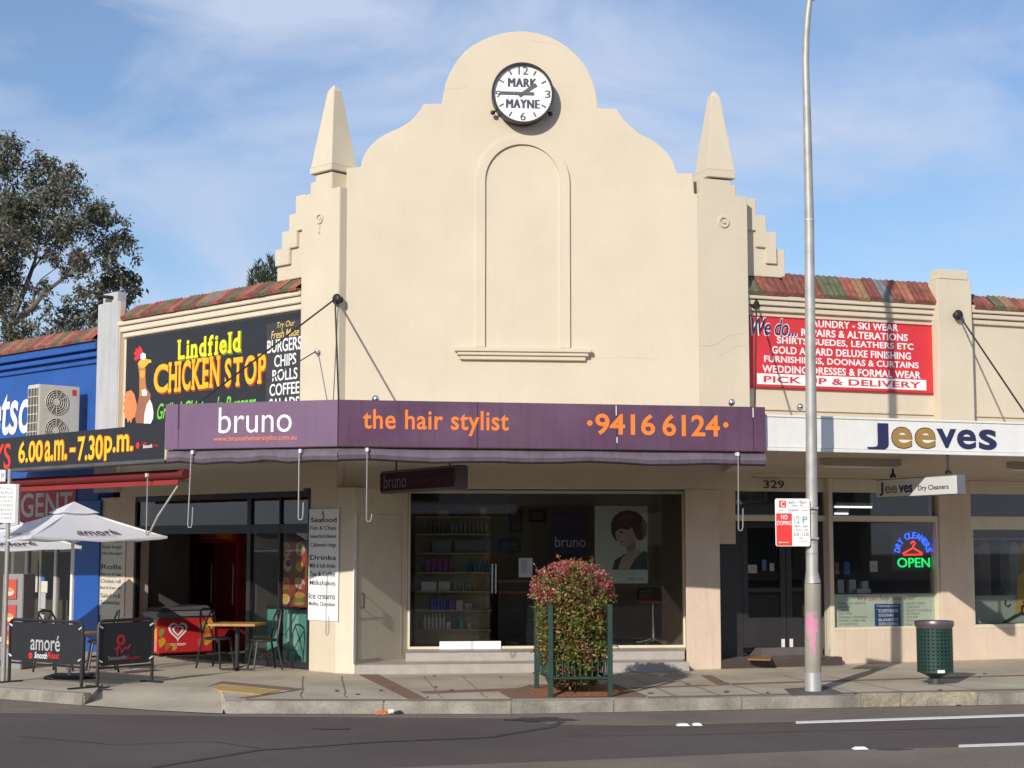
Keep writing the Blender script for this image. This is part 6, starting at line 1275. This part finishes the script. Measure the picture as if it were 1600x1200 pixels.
for i in range(24000):
    z = rnd.uniform(zb0_, ztop)
    if z < zcr-.02: hx = gw*.50+.055; hy = gd*.5+.075; k = 1
    else:
        t = max(0., (z-zcr)/(ztop-zcr)); k = math.sqrt(max(0, 1-min(1, t)**2.1)); hx = (gw*.5+.15)*k; hy = (gd*.5+.14)*k
    if z < zr0+.4: hx *= .70+.30*max(0, (z-zb0_)/(zr0+.4-zb0_)); hy *= .70+.30*max(0, (z-zb0_)/(zr0+.4-zb0_))
    # near-surface bias on a rounded square
    a = rnd.uniform(0, 2*math.pi); c_, s_ = math.cos(a), math.sin(a); ex = 3.2 if z < zcr else 2.3; m_ = (abs(c_)**ex+abs(s_)**ex)**(-1/ex); rr = rnd.uniform(.55, 1)**.45
    if rnd.random() < .12: rr *= 1.05
    x, y = c_*m_*hx*rr, s_*m_*hy*rr
    wob = 1+.06*clump_noise(x, y, z)/3
    p = (bc[0]+x*wob, bc[1]+y*wob, z+rnd.uniform(-.03, .03)); cn = clump_noise(x*1.3, y*1.3, z*1.2)
    red = .07+.22*(cn > .6)+(.24+.34*(cn > .1))*min(1, max(0, (z-zcr+.15)/.3)) - .06*(cn < -.6)
    if cn < -1.15 and rr > .8 and z > zr0+.4: continue
    v = rnd.random()
    if v < red: fl.append((p, rnd.choice([0, 0, 1, 2]), .8))
    else: pts.append((p, rnd.choice([0, 0, 1, 1, 2, 3]), 1))
for i in range(500):
    a = rnd.uniform(0, 2*math.pi); z = rnd.uniform(zcr, ztop+.0); t = max(0., (z-zcr)/(ztop-zcr)); k = math.sqrt(max(0.02, 1-t**2.6)); fl.append(((bc[0]+math.cos(a)*(gw*.5+.17)*k, bc[1]+math.sin(a)*(gd*.5+.16)*k, z+rnd.uniform(-.02, .07)), rnd.choice([0, 1, 2]), .9))
sh_ = []
for i in range(46):
    a = rnd.uniform(0, 2*math.pi); z = rnd.uniform(zr0, ztop+.02); t = max(0., (z-zcr)/(ztop-zcr)); k = math.sqrt(max(.03, 1-min(1, t)**2.6)); hx = gw*.5+(.06 if z < zcr else .13); p0 = Vector((bc[0]+math.cos(a)*hx*k, bc[1]+math.sin(a)*(gd*.5+.1)*k, z)); dv = Vector((math.cos(a)*.5, math.sin(a)*.5, rnd.uniform(.2, 1) if z > zcr else rnd.uniform(-.5, .4))).normalized()*rnd.uniform(.07, .16)
    sh_.append((tuple(p0), tuple(p0+dv)))
    for j in range(9): q = p0+dv*(j/8); (fl if (z > zcr and j > 3 and rnd.random() < .7) else pts).append((tuple(q), rnd.choice([0, 1]) if j > 3 else 0, .9))
leafmesh(mb, pts, .048, 0, rnd, 0, .5); bu.part('leaves', mb, [leafmat('bush_green', (.085, .13, .022)), leafmat('bush_light', (.24, .25, .045)), leafmat('bush_dark', (.03, .055, .018)), leafmat('bush_bronze', (.26, .12, .03))], clean=False)
mb = MB(); leafmesh(mb, fl, .042, 0, rnd, 0, .6); bu.part('pink_tips', mb, [leafmat('tip_pink', (.42, .06, .11)), leafmat('tip_red', (.32, .04, .05)), leafmat('tip_pale', (.55, .24, .18))], clean=False)
mb = MB()
for k in range(6): a = k*1.05; mb.tube([(bc[0]+.04*math.cos(a), bc[1]+.04*math.sin(a), .02), (bc[0]+.09*math.cos(a), bc[1]+.08*math.sin(a), .35), (bc[0]+.22*math.cos(a), bc[1]+.15*math.sin(a), .9)], [.03, .022, .012], 6)
[mb.tube([a, b], .004, 4) for a, b in sh_]
bu.part('stems', mb, mat('stem_brown', (.09, .06, .04), .9))
# ------------------------------------------------------------------ trees behind the shops
def crown(name, lab, base, Y, clumps, limbs, lsize, dens, mats, cat='tree', seed=3, depth=1.0, tb=.35, droop=.5, asp=.38):
    rnd = random.Random(seed); fr = Fr(*base, 0); t = T(fr, 0, 0, 0, name, lab, cat); s = Y/F; mb = MB()
    P3 = lambda x, y, dy=0: ((x-800)*s-base[0], Y+dy-base[1], EYE+(850-y)*s)
    for L_ in limbs:
        pts = [P3(x, y, dy) for x, y, dy, r_ in L_]; mb.tube(pts, [r_ for *_, r_ in L_], 7)
    t.part('trunk', mb, mat('bark_'+name, (.11, .088, .07), .9, var=.35, scale=3, alt=(.20, .165, .135), altscale=2, altamt=.6), smooth=True)
    pl_ = []
    for (x, y, r_) in clumps:
        dy = rnd.uniform(-1, 1)*depth; cx_, cy_, cz_ = P3(x, y, dy); rw = r_*s
        nsub = max(4, int(r_*.42))
        for _ in range(nsub):
            a = rnd.uniform(0, 2*math.pi); q = rnd.uniform(-1, 1); k = rw*rnd.uniform(.3, 1.0); sq = math.sqrt(1-q*q); sx, sy, sz = cx_+k*sq*math.cos(a), cy_+k*sq*math.sin(a), cz_+k*q*.85
            rs2 = rw*rnd.uniform(.22, .42); mi = rnd.choice(range(len(mats)))
            for _ in range(int(dens*rs2*rs2/(lsize*lsize))+3):
                g = Vector((rnd.gauss(0, .55), rnd.gauss(0, .55), rnd.gauss(0, .5)))*rs2; pl_.append(((sx+g.x, sy+g.y, sz+g.z), mi if rnd.random() < .7 else rnd.randrange(len(mats)), 1))
    mb = MB(); leafmesh(mb, pl_, lsize, 0, rnd, droop, asp); t.part('crown', mb, mats, clean=False); return t
lm = [leafmat('gum_olive', (.125, .135, .085), .3), leafmat('gum_grey', (.20, .20, .155), .3), leafmat('gum_dark', (.06, .068, .046), .2), leafmat('gum_brown', (.14, .115, .085), .25)]
Y = 42.0
cl_ = [(15, 235, 28), (45, 255, 30), (-15, 250, 40), (75, 258, 24), (100, 262, 22), (60, 285, 34), (95, 295, 34), (130, 305, 30), (125, 335, 34), (160, 335, 28), (180, 352, 22), (195, 372, 13), (150, 368, 34), (185, 385, 24), (192, 395, 12), (110, 355, 34), (80, 325, 36), (40, 320, 38), (0, 300, 42), (-40, 300, 50), (20, 350, 38), (-20, 370, 50), (65, 365, 34), (40, 390, 30), (100, 395, 28), (130, 405, 24), (165, 410, 20), (5, 405, 34), (-10, 440, 40), (15, 440, 22), (0, 480, 30), (75, 405, 20), (95, 425, 16), (-45, 400, 50), (70, 480, 18), (60, 515, 22), (95, 500, 20), (35, 525, 22), (10, 520, 18), (110, 450, 16), (128, 440, 14), (80, 525, 22), (115, 525, 20), (45, 505, 16), (25, 490, 18), (130, 490, 16), (90, 545, 22), (60, 550, 22), (30, 550, 20), (140, 470, 18), (150, 500, 20), (0, 545, 24), (20, 470, 16), (90, 465, 14), (45, 478, 16), (68, 452, 15), (28, 440, 18), (22, 505, 18), (105, 436, 16), (130, 425, 18), (45, 430, 16), (75, 500, 20)]
li = [[(-6, 900, 0, .36), (-2, 620, 0, .26), (4, 545, 0, .2), (10, 500, 0, .16), (28, 445, .2, .11), (40, 400, .3, .07), (48, 350, .3, .05), (50, 290, .3, .025)],
      [(8, 510, 0, .15), (45, 482, -.2, .11), (70, 455, -.3, .09), (100, 432, -.3, .075), (128, 410, -.2, .05), (150, 380, -.2, .03), (165, 345, -.1, .018)],
      [(48, 480, -.2, .07), (52, 455, -.4, .05), (65, 438, -.5, .03), (85, 425, -.6, .02)], [(4, 520, 0, .13), (-20, 440, .3, .1), (-30, 350, .3, .06), (-20, 280, .3, .03)], [(35, 420, .2, .05), (70, 380, 0, .035), (95, 330, -.2, .02), (110, 290, -.2, .012)], [(52, 455, -.4, .025), (45, 440, -.6, .018), (36, 436, -.7, .012)], [(100, 432, -.3, .03), (130, 430, 0, .02), (155, 415, .2, .012)]]
crown('gum_tree', 'tall open eucalyptus with grey green leaves and pale limbs behind the blue shop', ((-6-800)*Y/F, Y), Y, cl_, [[(x, y, dy, r_*.62) for x, y, dy, r_ in L_] for L_ in li], .12, 23, lm, depth=1.3)
dm = [leafmat('dark_leaf', (.028, .036, .018), .15), leafmat('dark_leaf_brown', (.055, .05, .028), .15), leafmat('dark_leaf_deep', (.016, .02, .012), .1)]
Y = 50.0
cl_ = [(175, 430, 26), (195, 440, 24), (150, 445, 26), (205, 455, 16), (175, 460, 28), (135, 470, 28), (200, 475, 18), (160, 490, 28), (120, 500, 24), (190, 500, 20), (140, 520, 26), (90, 530, 20), (60, 545, 16), (110, 480, 16), (165, 415, 16), (185, 530, 24), (140, 555, 28)]
crown('dark_tree', 'dense dark tree crown showing behind the grey pillar', ((165-800)*Y/F, Y), Y, cl_, [[(165, 950, 0, .3), (165, 560, 0, .2), (170, 470, 0, .08)], [(165, 560, 0, .12), (135, 490, 0, .05)], [(165, 540, 0, .12), (190, 480, 0, .05)]], .2, 26, dm, seed=5, depth=1.0)
Y = 36.0
cf = T(Fr((414-800)*Y/F, Y, 0), 0, 0, 0, 'conifer_tree', 'top of a dark spiky conifer behind the left tiled parapet', 'tree'); s = Y/F
rnd = random.Random(9); mb = MB(); mt = MB()
for (x, y0, w_) in ((398, 404, 7), (408, 408, 7), (417, 397, 9), (427, 399, 10), (436, 402, 9), (388, 418, 6)):
    X = (x-414)*s; zt_ = EYE+(850-y0)*s; mt.tube([(X*.3, 0, zt_-3), (X, 0, zt_-.1)], [.05, .012], 5)
    for i in range(260):
        t = rnd.random()**.7; z = zt_-t*1.1; rr = w_*s*(.15+t*1.1)*rnd.uniform(.2, 1); a = rnd.uniform(0, 6.28); mb_p = Vector((X+rr*math.cos(a), rr*math.sin(a), z)); dv = Vector((math.cos(a)*.7, math.sin(a)*.7, .9)).normalized()*.16; sd_ = dv.cross(Vector((rnd.gauss(0, 1), rnd.gauss(0, 1), rnd.gauss(0, 1)))).normalized()*.018
        o = len(mb.v); mb.v += [tuple(mb_p-sd_), tuple(mb_p+sd_), tuple(mb_p+dv)]; mb.f.append((o, o+1, o+2)); mb.m.append(0)
mt.tube([(0, 0, 0), (0, 0, 7.2)], [.25, .06], 8); cf.part('trunk', mt, mat('conifer_bark', (.12, .09, .07), .9)); cf.part('crown', mb, leafmat('conifer_needles', (.055, .075, .035), .1), clean=False)
# ------------------------------------------------------------------ cafe: umbrellas, barriers, tables, chairs, racks, street sign
m_canvas = clothmat('umbrella_canvas', (.80, .80, .84), .30)
def umbrella(X, Y, rot, Rr, zr, ztp, lab, word=True):
    fr = Fr(X, Y, 0); t = T(fr, 0, 0, 0, 'market_umbrella', lab, 'umbrella', 'white cafe umbrellas')
    cor = [(Rr*math.cos(R(rot)+k*math.pi/2), Rr*math.sin(R(rot)+k*math.pi/2), zr) for k in range(4)]
    def panel(mb, ts, lift=0):
        # each side as a gently sagging grid between two ridges
        for k in range(4):
            a = Vector(cor[k]); b = Vector(cor[(k+1) % 4]); top_ = Vector((0, 0, ztp)); nn_ = 8; o = len(mb.v)
            for i in range(nn_+1):
                q = ts[0]+(ts[1]-ts[0])*i/nn_
                for j in range(nn_+1):
                    e = a.lerp(b, j/nn_); p = top_.lerp(e, q); p.z += lift - .06*math.sin(math.pi*j/nn_)*q - .05*math.sin(math.pi*q) + .006*math.sin(j*2.3+i*1.1+k)*q; mb.v.append(tuple(p))
            for i in range(nn_):
                for j in range(nn_): mb.f.append((o+i*(nn_+1)+j, o+i*(nn_+1)+j+1, o+(i+1)*(nn_+1)+j+1, o+(i+1)*(nn_+1)+j)); mb.m.append(0)
    mb = MB(); panel(mb, (.16, 1.0)); 
    for k in range(4):
        a, b = Vector(cor[k]), Vector(cor[(k+1) % 4]); o = len(mb.v); n = 8
        for j in range(n+1): e = a.lerp(b, j/n); dz = -.045*math.sin(math.pi*j/n); mb.v += [(e.x, e.y, e.z+dz), (e.x*.995, e.y*.995, e.z+dz-.028-.008*math.sin(j*1.9))]
        for j in range(n): mb.f.append((o+2*j, o+2*j+2, o+2*j+3, o+2*j+1)); mb.m.append(0)
    cn = t.part('canopy', mb, m_canvas, clean=False, smooth=True)
    mb = MB(); panel(mb, (.0, .27), .045); t.part('vent_cap', mb, m_canvas, clean=False, smooth=True)
    mb = MB(); mb.tube([(0, 0, .03), (0, 0, ztp-.02)], .024, 10); t.part('pole', mb, m_white, smooth=True)
    mb = MB(); mb.box(-.28, .28, -.28, .28, .0, .05); t.part('base', mb, m_dark, bevel=.01)
    for k in range(4): mb = MB(); c_ = Vector(cor[k]); mb.tube([(0, 0, ztp-.06), (c_.x*.99, c_.y*.99, c_.z-.02)], .012, 6); mb.tube([(0, 0, zr-.1), (c_.x*.5, c_.y*.5, (zr+ztp)/2-.07)], .01, 6); t.part('rib', mb, m_white)
    # lettering lies on two canopy sides
    for k, (q0, q1, j0, j1) in ((2, (.93, .74, .40, .78)), (3, (.92, .66, .33, .72))):
        a = Vector(cor[k]); b = Vector(cor[(k+1) % 4]); top_ = Vector((0, 0, ztp))
        def onc(x, y, up):
            q = q0+(q1-q0)*y; j = j0+(j1-j0)*x; e = a.lerp(b, j); p = top_.lerp(e, q); p.z += -.045*math.sin(math.pi*j)*q-.05*math.sin(math.pi*q)+up; return p
        m2 = MB(); txt(m2, 'amoré', (0, 1, .28, 1), 0, .001, bold=.035); mb = MB(); mb.add([tuple(onc(x, z, .012)) for x, y, z in m2.v], m2.f); t.part('lettering', mb, mat('canvas_grey_ink', (.10, .10, .14), .8, var=0), cn, clean=False)
        m2 = MB(); txt(m2, 'Smooth', (.18, .5, .02, .17), 0, .001); txt(m2, 'Roast', (.52, .8, .02, .17), 0, .001); mb = MB(); mb.add([tuple(onc(x, z, .012)) for x, y, z in m2.v], m2.f); t.part('lettering', mb, mat('canvas_red_ink', (.55, .08, .10), .8, var=0), cn, clean=False)
    return t
Yu = 22.6; Xu = (120-800)/2500*Yu*1.004
umbrella(Xu, Yu, -7.5, 1.38, EYE+(850-838)/2500*Yu, EYE+(850-789)/2500*Yu, 'open white square market umbrella lettered amoré over the black barriers')
umbrella((25-800)/2500*25.0, 25.0, -30, 1.45, EYE+(850-853)/2500*25.0, EYE+(850-815)/2500*25.0, 'second white umbrella, shaded and half hidden behind the front one')
# barriers
m_bar = mat('barrier_cloth', (.017, .017, .022), .7, var=.2, scale=5)
def barrier(p0, p1, ztop_, zc0, lab, deco, n0):
    fr = Fr(p0[0], p0[1], math.degrees(math.atan2(p1[1]-p0[1], p1[0]-p0[0]))); w_ = math.hypot(p1[0]-p0[0], p1[1]-p0[1]); t = T(fr, w_/2, 0, 0, 'cafe_barrier', lab, 'barrier', 'black cafe barriers')
    mb = MB(); r_ = .07; mb.tube([(0, 0, 0), (0, 0, ztop_-r_), (r_*.3, 0, ztop_-r_*.3), (r_, 0, ztop_), (w_-r_, 0, ztop_), (w_-r_*.3, 0, ztop_-r_*.3), (w_, 0, ztop_-r_), (w_, 0, 0)], .022, 8); t.part('frame', mb, m_dark, smooth=True)
    for u in (0, w_): mb = MB(); mb.box(u-.03, u+.03, -.2, .2, -.0, .02); t.part('foot', mb, m_dark)
    mb = MB(); mb.tube([(0.02, 0, zc0-.03), (w_-.02, 0, zc0-.03)], .014, 6); t.part('lower_rail', mb, m_dark)
    mb = MB(); mb.prism(rrect(.03, w_-.03, zc0, ztop_-.03, .05), -.006, .006); ban = t.part('banner', mb, m_bar)
    for u, z in ((.06, ztop_-.08), (w_-.06, ztop_-.08), (.06, zc0+.06), (w_-.06, zc0+.06)): mb = MB(); mb.tube([(u-.06*(1 if u < .5 else -1), -.012, z+.02), (u, -.012, z-.01)], .012, 6); t.part('tie', mb, m_ppr)
    deco(t, fr, ban); return t
def deco1(t, fr, ban):
    mb = MB(); txt(mb, 'amoré', fr.box(48, 993, 94, 1017, -.006), -.007, .003, bold=.02); t.part('lettering', mb, mat('pale_grey_letter', (.42, .42, .44), .6), ban)
    mb = MB(); txt(mb, 'Smooth', fr.box(54, 1019, 74, 1029, -.006), -.007, .003, bold=.02, shear=.2); t.part('lettering', mb, m_clean, ban)
    u, z = fr.p(48, 1024.5, -.006); mb = MB(); mb.ring(u, z, .042, .014, -.01, -.0065, 10); txt(mb, 'Roast', fr.box(75, 1019.5, 93, 1029, -.006), -.007, .003, bold=.02, shear=.2); t.part('lettering', mb, mat('bright_red_letter', (.75, .03, .03), .5), ban)
def deco2(t, fr, ban):
    mb = MB(); u, z = fr.p(189, 1000, -.006); mb.ring(u, z, .075, .035, -.010, -.0065, 16); mb.stroke([(u-.10, z-.12), (u-.02, z-.09), (u+.02, z-.16), (u+.08, z-.10), (u+.12, z-.12), (u+.17, z-.07)], .03, -.01, -.0065); mb.stroke([(u-.05, z-.06), (u-.06, z-.2)], .025, -.0125, -.0102)
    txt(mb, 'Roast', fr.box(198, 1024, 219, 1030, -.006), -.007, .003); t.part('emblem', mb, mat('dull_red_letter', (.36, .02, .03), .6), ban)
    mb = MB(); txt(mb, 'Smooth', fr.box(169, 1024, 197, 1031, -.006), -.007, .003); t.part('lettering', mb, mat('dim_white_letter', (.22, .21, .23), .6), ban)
P0 = gp(14, 1066); P1 = gp(127, 1076); hB = EYE+(850-971)/2500*P1[1]
barrier(P0, P1, hB, .30, 'wide black cafe barrier banner lettered amoré at the kerb corner', deco1, 0)
P0 = gp(152, 1074); P1 = gp(237, 1066)
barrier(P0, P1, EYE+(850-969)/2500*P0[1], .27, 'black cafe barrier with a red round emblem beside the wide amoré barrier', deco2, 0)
# tables
def table(x0, x1, ytop, ybase, lab, mt, yaw=-8, dp=.62, grp='cafe tables'):
    Yt = EYE*2500/(ybase-850)*.9995; X = ((x0+x1)/2-800)/2500*Yt; fr = Fr(X, Yt, yaw); w_ = (x1-x0)/2500*Yt*.5; zt_ = EYE+(850-ytop)/2500*Yt
    t = T(fr, 0, 0, 0, 'cafe_table', lab, 'table', grp); mb = MB(); mb.box(-w_, w_, -dp/2, dp/2, zt_-.035, zt_); t.part('table_top', mb, mt, bevel=.006)
    mb = MB(); mb.tube([(0, 0, .03), (0, 0, zt_-.035)], .035, 10); t.part('column', mb, m_dark, smooth=True)
    mb = MB(); mb.box(-.24, .24, -.035, .035, .0, .03); mb.box(-.035, .035, -.24, .24, .031, .045); t.part('cross_base', mb, m_dark, bevel=.006); return X, Yt, zt_
TX, TY, TZ = table(338, 413, 971.5, 1044, 'small cafe table with golden timber top at the chicken shop door', m_wood)
table(122, 152, 986, 1056, 'cafe table with orange timber top half hidden between the black barriers', mat('orange_wood', (.42, .17, .05), .5, var=.2, scale=10), yaw=-30)
def chair_parts(t, sh=.45):
    mb = MB(); mb.lathe([(.17, sh-.03), (.205, sh-.02), (.205, sh), (.17, sh+.012)], 0, 0, 20); t.part('seat', mb, m_dark, smooth=True)
    for sx in (-1, 1):
        mb = MB(); mb.tube([(sx*.13, -.13, sh-.03), (sx*.17, -.19, 0)], .016, 7); t.part('leg', mb, m_dark, smooth=True)
        mb = MB(); mb.tube([(sx*.20, .24, 0), (sx*.165, .165, sh-.02), (sx*.175, .2, .75), (sx*.12, .235, .865), (0, .25, .885)], .016, 7); t.part('rear_leg', mb, m_dark, smooth=True)
    mb = MB(); mb.tube([(-.14, .19, sh+.02), (-.02, .22, .66), (.13, .235, .84)], .011, 6); mb.tube([(.14, .19, sh+.02), (.02, .225, .66), (-.13, .235, .84)], .011, 6); t.part('cross_back', mb, m_dark, smooth=True)
    mb = MB(); mb.tube([(.15*math.cos(2*math.pi*k/16), .15*math.sin(2*math.pi*k/16), .22) for k in range(17)], .009, 5); t.part('stretcher_ring', mb, m_dark, smooth=True)
def groundY(px, ybase): Y_ = EYE*2500/(ybase-850)*.9995; return (px-800)/2500*Y_, Y_
for px, yb, yaw, lab in ((345, 1040, 62, 'dark bentwood chair left of the golden topped cafe table'), (416, 1043, -66, 'dark bentwood chair right of the golden topped cafe table')):
    X, Y_ = groundY(px, yb); t = T(Fr(X, Y_, yaw), 0, 0, 0, 'bentwood_chair', lab, 'chair', 'bentwood chairs at the golden table'); chair_parts(t)
for px, yb, yaw, lab in ((165, 1046, -70, 'dark chair behind the round emblem barrier'), (95, 1046, 60, 'dark chair hidden behind the wide amoré barrier')):
    X, Y_ = groundY(px, yb); t = T(Fr(X, Y_, yaw), 0, 0, 0, 'bentwood_chair', lab, 'chair', 'chairs behind the barriers'); chair_parts(t)
# poster rack with food pictures
rf = Fr(*gp(18, 1046), -14); rk = T(rf, 0, 0, 0, 'poster_rack', 'grey magazine rack with three red food posters behind the amoré barrier', 'rack')
u0, _ = rf.p(6, 950); u1, _ = rf.p(26, 950); zt_ = rf.p(15, 897)[1]
mb = MB(); mb.box(u0-.03, u1+.10, 0, .35, .0, zt_); rkb = rk.part('cabinet', mb, mat('rack_grey', (.26, .25, .25), .6, var=.15), bevel=.01)
for (y0, y1) in ((905, 936), (945, 976), (985, 1012)):
    z1 = rf.p(15, y0)[1]; z0 = rf.p(15, y1)[1]; mb = MB(); mb.box(u0, u1, -.02, -.001, z0, z1); po = rk.part('food_poster', mb, mat('rack_red', (.50, .06, .04), .5, var=.15))
    mb = MB(); um_ = (u0+u1)/2; mb.prism([(um_+.07*math.cos(2*math.pi*k/16), z0+.11+.06*math.sin(2*math.pi*k/16)) for k in range(16)], -.024, -.0205, 0); mb.prism([(um_+.06*math.cos(2*math.pi*k/16), z0+.14+.03*math.sin(2*math.pi*k/16)) for k in range(16)], -.027, -.0242, 1); rk.part('burger_picture', mb, [mat('rack_cream', (.68, .55, .38), .5, var=.2), mat('rack_bun', (.55, .27, .08), .5, var=.2)], po)
# notice sign on a post at the left edge
nx_, ny_ = gp(4, 1066); nf = Fr(nx_, ny_, 0); ns = T(nf, 0, 0, 0, 'street_notice', 'white street notice plate on a thin grey post beside the umbrella', 'sign')
zz = lambda y: EYE+(850-y)/2500*ny_
mb = MB(); mb.tube([(0, .03, 0), (0, .03, zz(733))], .03, 10); ns.part('post', mb, m_steel, smooth=True)
u0 = nf.p(-30, 780)[0]; u1 = nf.p(25, 780)[0]; mb = MB(); mb.prism(rrect(u0, u1, zz(817), zz(757), .02), -.02, -.005); npl = ns.part('plate', mb, m_clean)
mb = MB(); mb.box(u1+.005, u1+.045, -.03, .05, zz(820), zz(757)); ns.part('plate_edge', mb, m_steel)
mb = MB()
for i, s in enumerate(('NOTICE TO ALL', 'DRIVERS', 'GOODS VEHICLES', 'LOADING ONLY', 'AT ALL TIMES', 'EXCEPT BUSES', 'TO THE REAR', 'TOW AWAY AREA')): txt(mb, s, (nf.p(-26, 780)[0], nf.p(21, 780)[0], zz(765.5+i*6.6), zz(762+i*6.6)), -.0205, .002)
ns.part('lettering', mb, m_inkg, npl)
mb = MB(); mb.prism(rrect(nf.p(-8, 745)[0], nf.p(9, 745)[0], zz(753), zz(735), .01), -.02, -.005); p2 = ns.part('small_plate', mb, m_ppr); mb = MB(); txt(mb, 'P', (nf.p(3, 745)[0], nf.p(7, 745)[0], zz(749), zz(740)), -.0205, .002); ns.part('lettering', mb, m_inkg, p2)
# ------------------------------------------------------------------ the shops across the road, behind the camera: what the windows reflect
rnd = random.Random(21)
cols = [(.10, .075, .06), (.16, .14, .12), (.09, .05, .04), (.14, .13, .13), (.12, .10, .075), (.08, .08, .085), (.15, .11, .09)]
for i in range(7):
    w_ = 16.; x0 = -56+i*w_; h = 5.6+rnd.uniform(-.5, .9); fr = Fr(x0, -13, 0)
    t = T(fr, w_/2, 0, 0, 'terrace_shop', '%s brick terrace shop across the road behind the viewpoint' % ['brown', 'tan', 'maroon', 'grey', 'ochre', 'slate', 'rust'][i], 'building', 'shops across the road')
    mb = MB(); mb.box(0, w_-.05, -8, 0, 0, h); t.part('wall', mb, mat('terrace_%d' % i, tuple(min(.6, c*2.6) for c in cols[i]), .9, var=.25, scale=2))
    mb = MB(); mb.box(.3, w_-.35, .0, 2.6, 3.0, 3.35); t.part('awning', mb, m_white if i % 3 == 0 else m_dark)
    for k in range(3):
        a = .8+k*5; mb = MB(); mb.box(a, a+4.2, .001, .03, .5, 2.6); t.part('window', mb, m_black); mb = MB(); mb.box(a+.5, a+3.7, .001, .04, 3.9, 5.0); t.part('window', mb, m_black)
